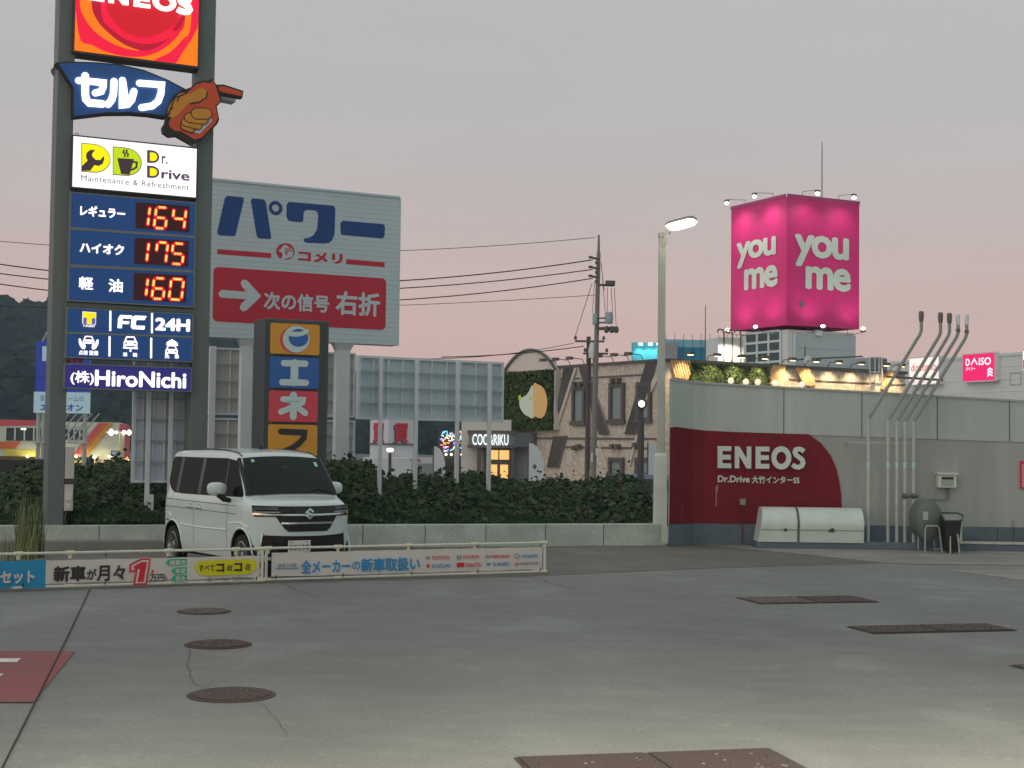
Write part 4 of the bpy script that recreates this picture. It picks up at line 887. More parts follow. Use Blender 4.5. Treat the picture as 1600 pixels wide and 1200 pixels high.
# ================================================================== DARK PILLAR SIGN WITH FOUR COLOUR PANELS
FE = Face(457, 860, 25.0, TH)
et = thing("pillar_sign", "dark upright pillar sign with stacked orange, blue and red squares behind the car", "pillar sign", FE.o, FE.th)
ze = Z(320, 480, 4.706)
dkf = mat("pillar_dark", A(50, 54, 56, .34), .5, noise=(1.2, .1))
q = FE.pts(ze([(440, 80), (915, 102), (900, 1000), (425, 1000)])); ex0, ex1 = (q[0][0] + q[3][0]) / 2, (q[1][0] + q[2][0]) / 2; ez1 = (q[0][1] + q[1][1]) / 2
b = MB(); b.box(ex0, ex1, 0, .62, 0, ez1); b.build("pillar_body", dkf, et, bev=.015)
b = MB(); b.box(ex0 + .04, ex0 + .17, -.02, .01, .02, ez1 - .03); b.box(ex1 - .22, ex1 - .06, -.02, .01, .02, ez1 - .03); b.build("side_trim", mat("pillar_trim", A(42, 46, 48, .34), .4), et)
b = MB(); b.box(ex0 + .17, ex1 - .22, -.012, .01, .5, ez1 - .06); b.build("recess", mat("pillar_recess", A(30, 30, 32, .34), .5), et)
eo = mat("square_orange", A(196, 138, 48, .38), .45, noise=(1, .05)); eb = mat("square_blue", A(34, 68, 118, .36), .45, noise=(1, .05)); er = mat("square_red", A(172, 56, 70, .38), .45, noise=(1, .05)); ew = mat("square_white", A(176, 192, 194, .36), .45)
sq = []
for nm, m, P in (("orange_square", eo, [(480, 115), (843, 130), (838, 355), (477, 340)]), ("blue_square", eb, [(476, 362), (837, 374), (832, 602), (472, 590)]), ("red_square", er, [(470, 609), (830, 622), (825, 848), (466, 840)]), ("orange_square", eo, [(463, 857), (825, 870), (822, 1104), (460, 1088)])):
    qq = FE.pts(ze(P)); x0, x1, z0, z1 = (qq[0][0] + qq[3][0]) / 2, (qq[1][0] + qq[2][0]) / 2, (qq[2][1] + qq[3][1]) / 2, (qq[0][1] + qq[1][1]) / 2
    b = MB(); b.prism(rrect(x0, z0, x1, z1, .035), -.025, -.005); sq.append(b.build(nm, m, et))
def fe(P, y, m, par, sm=0): return flat("emblem", P, y, m, par, sm, FE, ze, 0)
fe(ell(655, 240, 106, 100), -.028, er, sq[0]); fe(ell(668, 236, 98, 98), -.031, ew, sq[0])
fe(ell(684, 226, 72, 66) [:] , -.034, eb, sq[0])
fe([(600, 190), (620, 212), (680, 218), (740, 200), (762, 175), (745, 160), (700, 182), (640, 180)], -.037, ew, sq[0], 2)
def sE(par, L): strokes(par, FE, ze, L, -.03, ew if par is not sq[3] else dk, 1, 0, "letter", 0)
sE(sq[1], [([(578, 412), (736, 416)], 46), ([(657, 412), (653, 552)], 58), ([(564, 552), (740, 556)], 46)])
sE(sq[2], [([(648, 650), (648, 668)], 56), ([(570, 676), (718, 682), (715, 700), (640, 735), (555, 770)], 42), ([(648, 720), (645, 805)], 52), ([(668, 730), (735, 780)], 44)])
sE(sq[3], [([(556, 914), (728, 922), (724, 960), (690, 1000), (640, 1035), (580, 1062)], 44)])

# ================================================================== BILLBOARDS SEEN FROM BEHIND
bk_m = mat("sheet_back", A(122, 132, 138, .34), .55, noise=(.5, .06)); stud = mat("frame_galv", A(150, 156, 160, .34), .5, noise=(2, .08)); sh = mat("rail_dark", A(100, 108, 112, .34), .6); bpm = mat("back_post", A(146, 148, 150, .34), .5, noise=(1, .06))
warm_back = mat("sheet_back_warm", A(120, 118, 114, .34), .6, noise=(.5, .06))
def backboard(label, f, tiers, posts, m, zbot=-.3):
    t = thing("billboard_back", label, "billboard", f.o, f.th, "billboards seen from behind")
    for (c4, studs, rails) in tiers:
        q = f.pts(c4); x0, x1, z0, z1 = (q[0][0] + q[3][0]) / 2, (q[1][0] + q[2][0]) / 2, (q[2][1] + q[3][1]) / 2, (q[0][1] + q[1][1]) / 2
        b = MB(); b.box(x0, x1, .12, .16, z0, z1); pn = b.build("panel", m, t)
        b = MB()
        for s_ in studs: x = f(s_, c4[0][1] + 40)[0]; b.box(x - .014, x + .014, .07, .119, z0 + .03, z1 - .03)
        b.box(x0, x0 + .05, .06, .119, z0, z1); b.box(x1 - .05, x1, .06, .119, z0, z1); b.box(x0 + .05, x1 - .05, .06, .119, z1 - .045, z1); b.box(x0 + .05, x1 - .05, .06, .119, z0, z0 + .045); b.build("frame", stud, t)
        b = MB()
        for k in range(rails): z = z0 + (z1 - z0) * (k + 1) / (rails + 1); b.box(x0 + .05, x1 - .05, .03, .069, z - .010, z + .014)
        b.build("rail", sh, t)
    for a, c_, y0 in posts:
        x0, x1 = f(a, 650)[0], f(c_, 650)[0]; zt_ = f((a + c_) / 2, y0)[1]
        b = MB(); b.box(x0, x1 - .03, -.06, -.002, zbot, zt_); b.build("post", bpm, t, bev=.01)
    return t
FB1 = Face(563, 700, 27.2, 33)
backboard("wide grey billboard back on four pale posts in front of the leaf-covered tower", FB1, [([(563.4, 554.7), (790.5, 566), (789.4, 660.6), (560.8, 654)], [586.5, 610, 632, 658, 678, 701, 723, 747, 769], 3)],
          [(590.5, 598, 559), (646.5, 653.5, 562), (710.5, 718, 566), (760.5, 768, 569)], bk_m)
FB2 = Face(440, 700, 34.5, 27)
backboard("tall two-tier billboard back half hidden by the dark pillar sign and white posts", FB2, [([(328, 540.6), (557.5, 553), (556, 655), (326, 645)], [361, 385, 410, 435, 460, 485, 512, 531], 3), ([(325, 651), (557, 658.5), (555, 759), (322, 752)], [357, 385, 410, 435, 460, 485, 512, 531], 3)],
          [(325, 337, 541), (452, 462, 545)], warm_back)
FB3 = Face(250, 700, 25.55, 24)
backboard("narrow billboard back on two posts left of the car below the company panel", FB3, [([(209.5, 556), (297, 561), (295, 757), (207.5, 752)], [226, 242, 260, 277], 5)], [(228, 238, 560), (263, 272.5, 562)], mat("sheet_back_violet", A(128, 130, 140, .34), .55, noise=(.5, .06)))
FS = Face(235, 815, 25.35, 24)
t = thing("post_stub", "short pale square stub standing beside the narrow billboard's post", "post", FS.o, FS.th); x0, x1, z0, z1 = FS.box(232, 773, 239.5, 817); b = MB(); b.box(x0, x1, 0, .12, -.1, z1); b.build("stub", bpm, t, bev=.008); b = MB(); b.box(x0 - .01, x0, .02, .1, z1 - .4, z1 - .1); b.build("hinge", sh, t)

# ================================================================== THE WHITE KEI WAGON
def interp(T, x):
    if x <= T[0][0]: return T[0][1]
    for i in range(len(T) - 1):
        if x <= T[i + 1][0]:
            a = (x - T[i][0]) / (T[i + 1][0] - T[i][0]); return T[i][1] + (T[i + 1][1] - T[i][1]) * a
    return T[-1][1]
TOPK = [(-.40, 1.45), (-.395, 1.60), (-.38, 1.67), (-.35, 1.715), (-.28, 1.745), (-.1, 1.762), (.3, 1.772), (.9, 1.785), (1.4, 1.778), (1.75, 1.762), (1.95, 1.735), (2.05, 1.70), (2.11, 1.645), (2.50, 1.115), (2.54, 1.085), (2.62, 1.07), (2.75, 1.052), (2.88, 1.025), (2.95, 1.0), (2.985, .975), (3.0, .93)]
TOPK = [(x, z if z < 1.12 else 1.12 + (z - 1.12) * .895) for x, z in TOPK]
def topz_(x): return interp(TOPK, x)
HWK = [(.15, .66), (.24, .705), (.36, .728), (.6, .737), (.86, .737), (.98, .728), (1.06, .702), (1.55, .612), (1.75, .575)]
def hwz(x, z):
    w = interp(HWK, z)
    if x < -.25: w *= 1 - .07 * ((-.25 - x) / .15) ** 2
    if x > 2.6: w *= 1 - .03 * ((x - 2.6) / .4)
    return w
def xfd(y, z):                                        # how far the nose is pulled back from x = 3
    d = -.23 * (abs(y) / .70) ** 2.7
    d -= .30 * max(0, z - .80) ** 1.5
    d -= .5 * max(0, .42 - z) ** 2
    return d
def deform(x, y, z):
    w = max(0, min(1, (x - 2.35) / .65)); w = w * w * (3 - 2 * w)
    return (x + xfd(y, z) * w, y, z)
def front(y, z, off=0): return (3.0 + xfd(y, z) + off, y, z)
def half(x):
    t = topz_(x); zb = .20 + (.06 if x > 2.6 else 0); rc = .075 if x < 2.1 else .05
    P = [(0, zb), (.35, zb), (.62, zb)]
    zt_ = t - .022 - rc
    for k in range(15):
        z = zb + .02 + (zt_ - zb - .02) * k / 14; P.append((hwz(x, z), z))
    w = hwz(x, zt_)
    for k in range(1, 7):
        a = R(90 * k / 6); P.append((w - rc + rc * math.cos(a) - .02 * k / 6, zt_ + rc * math.sin(a)))
    y0, z0 = P[-1]
    for k in range(1, 5):
        f = k / 4; P.append((y0 * (1 - f), z0 + (t - z0) * math.sin(f * math.pi / 2)))
    return P
CARL = [(-.40), (-.395), (-.38), (-.35), (-.31), (-.25)] + [-.2 + .1 * k for k in range(22)] + [1.98, 2.02, 2.06, 2.11, 2.16, 2.22, 2.28, 2.34, 2.40, 2.46, 2.50, 2.54, 2.60, 2.68, 2.76, 2.84, 2.90, 2.95, 2.985, 3.0]
CARL = sorted(set(round(x, 4) for x in CARL))
paint = mat("pearl_white_paint", A(186, 196, 194, .42), .22, coat=.6); glass_m = mat("car_glass", (.008, .014, .015), .04, spec=.45); side_glass = mat("car_side_glass", (.007, .010, .010), .06, spec=.3); side_glass.node_tree.nodes["Principled BSDF"].inputs["IOR"].default_value = 1.16
blackp = mat("car_black", (.008, .008, .009), .25); chrome = mat("chrome", (.75, .77, .78), .08, 1); plastic = mat("car_plastic", (.015, .015, .016), .6); seamm = mat("panel_gap", (.10, .105, .10), .7)
def car_body():
    b = MB(); hs_ = [half(x) for x in CARL]; n = len(hs_[0]); m = 2 * n - 2
    for x, h in zip(CARL, hs_):
        loop = [(y, z) for y, z in h] + [(-y, z) for y, z in h[-2:0:-1]]
        for y, z in loop: b.v.append(deform(x, y, z))
    for i in range(len(CARL) - 1):
        for k in range(m):
            b.f.append([i * m + k, (i + 1) * m + k, (i + 1) * m + (k + 1) % m, i * m + (k + 1) % m]); b.m.append(0)
    for end in (0, len(CARL) - 1):                    # caps as a grid between left and right
        h = hs_[end]; x = CARL[end]; Ncol = 14; idx = []
        for k in range(n):
            rowi = []
            for j in range(Ncol + 1):
                if k in (0, n - 1): rowi.append(end * m + k); continue
                if j == 0: rowi.append(end * m + k)
                elif j == Ncol: rowi.append(end * m + (m - k))
                else:
                    y = h[k][0] * (1 - 2 * j / Ncol); b.v.append(deform(x, y, h[k][1])); rowi.append(len(b.v) - 1)
            idx.append(rowi)
        for k in range(n - 1):
            for j in range(Ncol):
                q = [idx[k][j], idx[k][j + 1], idx[k + 1][j + 1], idx[k + 1][j]]; u = []
                for w in q:
                    if w not in u: u.append(w)
                if len(u) > 2: b.f.append(u if end else u[::-1]); b.m.append(0)
    return b
def side_patch(b, P, s, off=.005, mi=0, dens=.12):     # outline (x,z) laid on the body side, as a fine strip mesh
    xs_ = sorted(set([p[0] for p in P] + [min(p[0] for p in P) + dens * k for k in range(int((max(p[0] for p in P) - min(p[0] for p in P)) / dens) + 1)]))
    def span(x):
        zs = []
        for i in range(len(P)):
            (x0, z0), (x1, z1) = P[i], P[(i + 1) % len(P)]
            if abs(x1 - x0) < 1e-9:
                if abs(x - x0) < 1e-9: zs += [z0, z1]
            elif min(x0, x1) - 1e-9 <= x <= max(x0, x1) + 1e-9: zs.append(z0 + (z1 - z0) * (x - x0) / (x1 - x0))
        return min(zs), max(zs)
    K = 5; o = len(b.v)
    for x in xs_:
        a, c = span(x)
        for k in range(K + 1):
            z = a + (c - a) * k / K; w = hwz(x, z) + off; X = deform(x, w, z)[0]; b.v.append((X, s * w, z))
    for i in range(len(xs_) - 1):
        for k in range(K):
            q = [o + i * (K + 1) + k, o + (i + 1) * (K + 1) + k, o + (i + 1) * (K + 1) + k + 1, o + i * (K + 1) + k + 1]; b.f.append(q if s < 0 else q[::-1]); b.m.append(mi)
def front_patch(b, ys, lo, hi, off, K=3, mi=0, depth=0):
    o = len(b.v)
    for y in ys:
        a, c = lo(y), hi(y)
        for k in range(K + 1): z = a + (c - a) * k / K; b.v.append(front(y, z, off))
    for i in range(len(ys) - 1):
        for k in range(K): b.f.append([o + i * (K + 1) + k, o + (i + 1) * (K + 1) + k, o + (i + 1) * (K + 1) + k + 1, o + i * (K + 1) + k + 1]); b.m.append(mi)
    if depth:                                          # rims so that the patch has thickness
        n = len(ys)
        for i in range(n - 1):
            for (k, fl_) in ((0, 1), (K, 0)):
                p, q = b.v[o + i * (K + 1) + k], b.v[o + (i + 1) * (K + 1) + k]
                b.add([p, q, (q[0] - depth, q[1], q[2]), (p[0] - depth, p[1], p[2])], [(0, 1, 2, 3) if not fl_ else (3, 2, 1, 0)], mi)
def lsp(a, b_, n): return [a + (b_ - a) * k / (n - 1) for k in range(n)]
CX, CY, CYAW = -4.40, 22.30, -.972
car = thing("kei_wagon", "white boxy kei wagon parked behind the banners, nose toward the camera", "car", (CX, CY, 0), CYAW)
bo = car_body(); body = bo.build("body", [paint, plastic], None, True, recalc=2)
cut_ = MB()
for x in (0, 2.46):
    for s in (-1, 1): cut_.lathe([(.345, s * .52), (.345, s * .86)], 'y', 36, (x, 0, .29), 0)
cutter = cut_.build("cutter", plastic, None, recalc=2); md = body.modifiers.new("b", 'BOOLEAN'); md.object = cutter; md.operation = 'DIFFERENCE'; md.solver = 'EXACT'
dg = bpy.context.evaluated_depsgraph_get(); dg.update(); me = bpy.data.meshes.new_from_object(body.evaluated_get(dg)); body.modifiers.clear(); body.data = me; bpy.data.objects.remove(cutter); body.parent = car
me.polygons.foreach_set("use_smooth", [True] * len(me.polygons)); me.set_sharp_from_angle(angle=R(38))
for s in (-1, 1):
    for x in (0, 2.46):
        b = MB()
        n = 24; vs = []
        for k in range(n + 1):
            a = R(-20 + 220 * k / n)
            for y in (.50, .725 if x < 1 else .72): vs.append((x + .34 * math.cos(a), s * y, .29 + .34 * math.sin(a)))
        b.add(vs, [(2 * k, 2 * k + 1, 2 * k + 3, 2 * k + 2) for k in range(n)]); b.build("arch_liner", plastic, car)
        # arch lip bulge
        b = MB(); b.tube([(x + .355 * math.cos(R(a)), s * (hwz(x, .29 + .355 * math.sin(R(a))) + .002), .29 + .355 * math.sin(R(a))) for a in range(-12, 193, 12)], .012, 6, 0, False); b.build("arch_lip", paint, car, True)
    b = MB(); side_patch(b, [(-.31, 1.22), (-.295, 1.53), (-.25, 1.575), (1.70, 1.575), (2.03, 1.545), (2.475, 1.085), (2.44, 1.06), (1.2, 1.045), (.3, 1.04), (-.02, 1.05), (-.17, 1.10)], s, .006); win = b.build("side_window", side_glass, car, True)
    for xa, xb in ((.05, .16), (.86, .98)):
        b = MB(); side_patch(b, [(xa, 1.06), (xb, 1.06), (xb, 1.565), (xa, 1.565)], s, .009); b.build("pillar", mat("pillar_tint", (.045, .042, .04), .25), win, True)
    b = MB(); side_patch(b, [(1.80, 1.10), (1.83, 1.10), (1.79, 1.55), (1.76, 1.55)], s, .009); b.build("window_frame", mat("frame_tint", (.09, .088, .085), .35), win, True)
    b = MB()
    for xa in (.80,): side_patch(b, [(xa, .36), (xa + .008, .36), (xa + .008, 1.05), (xa, 1.05)], s, .002)
    side_patch(b, [(1.98, .34), (1.988, .34), (1.988, 1.05), (1.98, 1.05)], s, .002); side_patch(b, [(-.05, .95), (-.042, .95), (-.042, 1.60), (-.05, 1.60)], s, .002)
    for za, x0, x1 in ((.945, -.36, 2.32), (.835, -.36, 2.30)): side_patch(b, [(x0, za), (x1, za - .012), (x1, za - .004), (x0, za + .008)], s, .002)
    side_patch(b, [(-.34, .635), (-.08, .625), (-.08, .647), (-.34, .657)], s, .003)
    b.build("panel_seam", seamm, car)
    b = MB()
    for pts_ in ([(.30, .60), (1.15, .585), (1.98, .60)],): b.tube([(x, s * (hwz(x, z) + .0), z) for x, z in pts_], .012, 6)
    b.tube([(2.10, s * .735, .70), (2.46, s * .737, .715), (2.66, s * .722, .66)], .014, 6); b.tube([(-.34, s * .715, .745), (-.12, s * .737, .74), (-.03, s * .737, .69)], .012, 6)
    b.build("crease", paint, car, True)
    for x in (.66, .98):
        b = MB(); w = s * (.737 + .012); b.tube([(x - .11, w, .868), (x - .04, w + s * .012, .872), (x + .04, w + s * .012, .872), (x + .11, w, .868)], .016, 8); b.build("door_handle", paint, car, True)
        b = MB(); side_patch(b, [(x - .075, .83), (x + .075, .83), (x + .06, .905), (x - .06, .905)], s, .0035); b.build("handle_recess", mat("recess_grey", (.42, .44, .43), .35), car)
    b = MB(); o = (1.98, s * .89, 1.16); b.lathe([(.02, -.06), (.085, -.05), (.105, -.01), (.10, .03), (.05, .07), (.01, .075)], 'x', 16, (0, 0, 0)); b.v = [(x + o[0], math.copysign(abs(y / .1) ** .7, y) * .135 + o[1], math.copysign(abs(z / .1) ** .7, z) * .088 + o[2]) for x, y, z in b.v]; mir = b.build("mirror", paint, car, True)
    b = MB(); b.tube([(2.0, s * .88, 1.08), (2.03, s * .80, 1.02), (2.06, s * .72, 1.0)], [.035, .04, .03], 8); b.build("stalk", blackp, mir, True)
    b = MB(); b.lathe([(.078, -.064), (.078, -.058)], 'x', 14); b.v = [(x + o[0], y * 1.15 + o[1], z * .85 + o[2]) for x, y, z in b.v]; b.build("mirror_glass", chrome, mir)
# windscreen and pillars
b = MB(); NR, NC = 8, 14; o = 0
for i in range(NR + 1):
    x = 2.095 + (2.515 - 2.095) * i / NR; z = topz_(x)
    for j in range(NC + 1):
        s = -1 + 2 * j / NC; w = hwz(x, z - .05) - .035; y = s * w
        zz = z - .030 * s * s + .0; X = deform(x, y, zz)[0]; b.v.append((X + .012, y, zz + .010))
for i in range(NR):
    for j in range(NC): b.f.append([i * (NC + 1) + j, (i + 1) * (NC + 1) + j, (i + 1) * (NC + 1) + j + 1, i * (NC + 1) + j + 1]); b.m.append(0)
ws = b.build("windscreen", glass_m, car, True)
b = MB()
def wsp(x, s, off=.02):
    z = topz_(x); w = hwz(x, z - .05) - .035; y = s * w; zz = z - .030 * s * s; return (deform(x, y, zz)[0] + off, y, zz + off * .8)
b.tube([wsp(2.51, s_, .016) for s_ in (-.75, -.3, .1, .35)], .012, 6); b.tube([wsp(2.51, .3, .016), wsp(2.46, .6, .018), wsp(2.49, .92, .016)], .012, 6); b.build("wiper", plastic, ws, True)
for nm, cs, rgb in (("sticker", [(2.125, -.80), (2.125, -.72), (2.155, -.72), (2.155, -.80)], (120, 160, 140)), ("sticker", [(2.15, .80), (2.15, .88), (2.20, .88), (2.20, .80)], (150, 175, 165))):
    b = MB(); b.quad([wsp(x, s_, .0145) for x, s_ in cs]); b.build(nm, mat("sticker_pale", A(*rgb), .5), ws)
b = MB(); b.quad([wsp(x, s_, .0145) for x, s_ in [(2.24, -.06), (2.24, .08), (2.20, .08), (2.20, -.06)]]); 
b.build("rear_view_mirror", mat("inner_grey", (.03, .034, .034), .5), ws)
for s in (-1, 1):
    b = MB(); vs = []
    for k in range(11):
        x = 1.99 + (2.46 - 1.99) * k / 10; z = topz_(x)
    P = [(2.07, 1.60), (2.50, 1.105)]
    b.tube([deform(2.055 + (2.525 - 2.055) * k / 8, s * (hwz(2.3, 1.55 - .46 * k / 8) - .012 - .030 * k / 8), 1.565 - .478 * k / 8) for k in range(9)], .034, 8); b.build("windscreen_pillar", blackp, car, True)
    b = MB(); b.tube([(x, s * (interp([(-.2, .535), (1.8, .54), (2.08, .565)], x)), topz_(x) - .018) for x in (-.25, .3, .9, 1.5, 1.9, 2.06)], .010, 6); b.build("roof_gutter", mat("gutter_dark", (.05, .05, .05), .6), car, True)
b = MB(); b.tube([(1.55, -.05, 1.715), (1.36, -.05, 1.93)], [.008, .004], 6); b.lathe([(.03, 1.705), (.022, 1.74), (.008, 1.755)], 'z', 10, (1.555, -.05, 0)); b.build("aerial", plastic, car, True)
# nose
ys = lsp(-.715, .715, 29)
b = MB(); front_patch(b, ys, lambda y: .865 - .02 * (1 - (y / .7) ** 2), lambda y: .962 - .01 * (1 - (y / .7) ** 2), .012, 3, 0, .05); gb = b.build("headlight_band", mat("lamp_black", (.006, .006, .007), .08, spec=.7), car, True)
lampm = mat("lamp_glass", (.10, .11, .12), .12)
for s in (-1, 1):
    b = MB(); front_patch(b, lsp(s * .42, s * .70, 8) if s > 0 else lsp(-.70, -.42, 8), lambda y: .905, lambda y: .945, .018, 2, 0, .02); hl = b.build("headlight", lampm, car, True)
    b = MB(); front_patch(b, lsp(s * .40, s * .70, 8) if s > 0 else lsp(-.70, -.40, 8), lambda y: .868, lambda y: .882, .021, 1, 0, .02); b.build("light_strip", mat("strip_white", (.42, .44, .45), .35), hl, True)
b = MB(); front_patch(b, ys, lambda y: .838 - .012 * (1 - (y / .7) ** 2) + .02 * max(0, abs(y) - .55), lambda y: .862 - .012 * (1 - (y / .7) ** 2), .022, 2, 0, .05); b.build("chrome_bar", chrome, car, True)
b = MB(); front_patch(b, lsp(-.70, -.40, 8), lambda y: .815, lambda y: .838, .012, 1, 0, .03); front_patch(b, lsp(.40, .70, 8), lambda y: .815, lambda y: .838, .012, 1, 0, .03); b.build("band_lower", blackp, car, True)
ysg = lsp(-.46, .46, 17)
b = MB(); front_patch(b, ysg, lambda y: .615 + .215 * max(0, (abs(y) - .30) / .16) ** 1.1, lambda y: .832, .010, 4, 0, .04); gl = b.build("grille", mat("grille_black", (.007, .007, .008), .3), car, True)
b = MB()
for z in (.655, .68, .77, .80): front_patch(b, lsp(-.34, .34, 13) if z < .7 else lsp(-.42, .42, 13), lambda y: z, lambda y: z + .006, .014, 1, 0, .01)
b.build("grille_bars", mat("grille_grey", (.03, .03, .03), .4), gl)
b = MB(); front_patch(b, lsp(-.385, .385, 15), lambda y: .715, lambda y: .74, .02, 2, 0, .03); b.build("grille_chrome", chrome, gl, True)
b = MB(); front_patch(b, lsp(-.61, .61, 25), lambda y: .28 if abs(y) < .58 else .32, lambda y: .555 + .02 * (abs(y) / .66) ** 2, .008, 4, 0, .03); b.build("lower_intake", blackp, car, True)
b = MB(); front_patch(b, lsp(-.62, .62, 25), lambda y: .24, lambda y: .275, .02, 2, 0, .05); b.build("lip_chrome", chrome, car, True)
for s in (-1, 1):
    b = MB(); b.tube([front(s * .60, .60, .012), front(s * .62, .44, .014), front(s * .63, .26, .014)], .010, 6); b.build("corner_chrome", chrome, car, True)
    b = MB(); b.lathe([(.035, -.01), (.04, .0), (.03, .006)], 'x', 12, front(s * .56, .385, .016)); b.build("fog_lamp", lampm, car, True)
# emblem: a slanted S of two hooks
b = MB(); yy = lambda a, c: front(a, c, .045)
Pp = ribbon([(.054, .022), (.006, .062), (-.050, .020), (.050, -.020), (-.006, -.062), (-.054, -.022)], .026, 0)
n = len(Pp); pts_ = [front(x, .853 + z, .045) for x, z in Pp]; b.add(pts_ + [(p[0] - .02, p[1], p[2]) for p in pts_], [list(range(n))[::-1]] + [[i, (i + 1) % n, n + (i + 1) % n, n + i] for i in range(n)])
b.build("emblem", chrome, car, recalc=2)
x0, y0, z0 = front(-.13, .40, .03)
pl = MB(); pl.box(x0 - .0, x0 + .008, -.31, .02, .345, .50); plate = pl.build("number_plate", mat("plate_white", A(188, 190, 184), .5), car, bev=.004)
tm = txt("plate_lettering", "新車◇市場", (0, .29, .365, .445), 0, dk, plate, .02)
for v in tm.data.vertices: v.co = (x0 + .0115, -.29 + v.co.x, v.co.z)
b = MB()
for y in (-.255, -.035): b.lathe([(.008, 0), (.008, .004)], 'x', 8, (x0 + .009, y, .478))
b.build("plate_bolt", seamm, plate)
# wheels
tyre_m = mat("tyre_rubber", (.012, .012, .013), .8); rim_m = mat("rim_alloy", (.55, .57, .58), .22, .9); rim_d = mat("rim_dark", (.02, .02, .022), .35)
def wheel(x, s):
    t = thing("wheel_x", "x", "x"); bpy.data.objects.remove(t)
    ty = MB(); ty.lathe([(.19, -.075), (.235, -.082), (.272, -.07), (.279, -.05), (.279, .05), (.272, .07), (.235, .082), (.19, .075)], 'y', 36, (0, 0, 0), 0, False)
    w = ty.build("wheel", tyre_m, car, True, recalc=2); w.location = (x, s * .655, .279)
    rm = MB(); rm.lathe([(.192, .06), (.192, .076), (.182, .078), (.176, .06), (.165, .03)], 'y', 36, (0, 0, 0), 0, False); rm.v = [(a, -c if s < 0 else c, d) for a, c, d in rm.v]
    for k in range(9):
        for da in (-7, 7):
            a = R(40 * k); a2 = R(40 * k + da); f = s
            rm.add([(.045 * math.cos(a - .12), f * .058, .045 * math.sin(a - .12)), (.045 * math.cos(a + .12), f * .058, .045 * math.sin(a + .12)), (.178 * math.cos(a2 + .045), f * .07, .178 * math.sin(a2 + .045)), (.178 * math.cos(a2 - .045), f * .07, .178 * math.sin(a2 - .045))], [(0, 1, 2, 3)])
    rm.lathe([(.05, .03), (.05, .062), (.035, .066)], 'y', 16) if s > 0 else rm.lathe([(.05, -.03), (.05, -.062), (.035, -.066)], 'y', 16)
    rm.build("rim", rim_m, w, False, recalc=2)
    dk_ = MB(); dk_.lathe([(.186, s * .03), (.186, s * .034)], 'y', 28); dk_.build("brake_disc", rim_d, w)
    return w
for x in (0, 2.46):
    for s in (-1, 1): wheel(x, s)
b = MB(); b.box(-.2, 2.6, -.55, .55, .16, .26); b.build("underbody", plastic, car)

# ---- plain distant cars share one light model
def far_car(label, loc, yaw, rgb, kind=0):
    t = thing("parked_car", label, "car", loc, yaw, "parked cars beyond the ivy")
    m = mat("far_paint_%d_%d_%d" % rgb, A(*rgb), .3, coat=.4)
    H = 1.45 if kind == 0 else 1.85
    if kind == 0: P = [(-2.1, .25), (-2.15, .75), (-2.05, .95), (-1.5, 1.0), (-.9, 1.40), (.35, H), (1.1, .98), (1.95, .86), (2.15, .65), (2.15, .25)]
    else: P = [(-2.2, .25), (-2.25, 1.0), (-2.1, 1.75), (-1.8, H), (.9, H), (1.5, 1.15), (2.15, 1.0), (2.25, .6), (2.25, .25)]
    n = len(P); b = MB()
    hw_ = lambda z: .84 if z < .95 else .84 - .26 * (z - .95) / .6
    b.add([(x, -hw_(z), z) for x, z in P] + [(x, hw_(z), z) for x, z in P], [list(range(n)), list(range(2 * n - 1, n - 1, -1))] + [[i, i + n, (i + 1) % n + n, (i + 1) % n] for i in range(n)])
    b.build("body", m, t, bev=.06, recalc=2)
    b = MB()
    for s in (-1, 1):
        q = [(-1.25, 1.0), (-.8, 1.34), (.3, H - .07), (.95, 1.0)] if kind == 0 else [(-2.0, 1.1), (-1.85, 1.65), (.8, 1.7), (1.2, 1.15)]
        b.add([(x, s * (hw_(z) + .006), z) for x, z in q], [(0, 1, 2, 3) if s > 0 else (3, 2, 1, 0)])
    b.build("side_window", glass_m, t)
    b = MB(); q = [(1.06, 1.02), (.42, H - .06)] if kind == 0 else [(1.44, 1.2), (.96, H - .1)]
    b.add([(q[0][0] + .02, -.7, q[0][1]), (q[0][0] + .02, .7, q[0][1]), (q[1][0] + .02, .55, q[1][1]), (q[1][0] + .02, -.55, q[1][1])], [(0, 1, 2, 3)]); b.build("windscreen", glass_m, t)
    for x in (-1.3, 1.35):
        for s in (-1, 1): b = MB(); b.lathe([(.31, s * .62), (.31, s * .83)], 'y', 18, (x, 0, .31)); b.build("wheel", tyre_m, t)
    return t
q = at(992, 742, 62); far_car("dark blue van roof showing above the ivy left of the lamp post", (q.x, 62, -1.2), R(165), (60, 70, 84), 1)
q = at(4, 742, 52); far_car("pale silver car cut by the left edge beyond the ivy", (q.x, 52, -1.2), R(170), (165, 170, 172), 0)
q = at(196, 735, 62); far_car("silver car half hidden by ivy left of the narrow billboard back", (q.x, 62, -1.2), R(20), (150, 156, 160), 0)

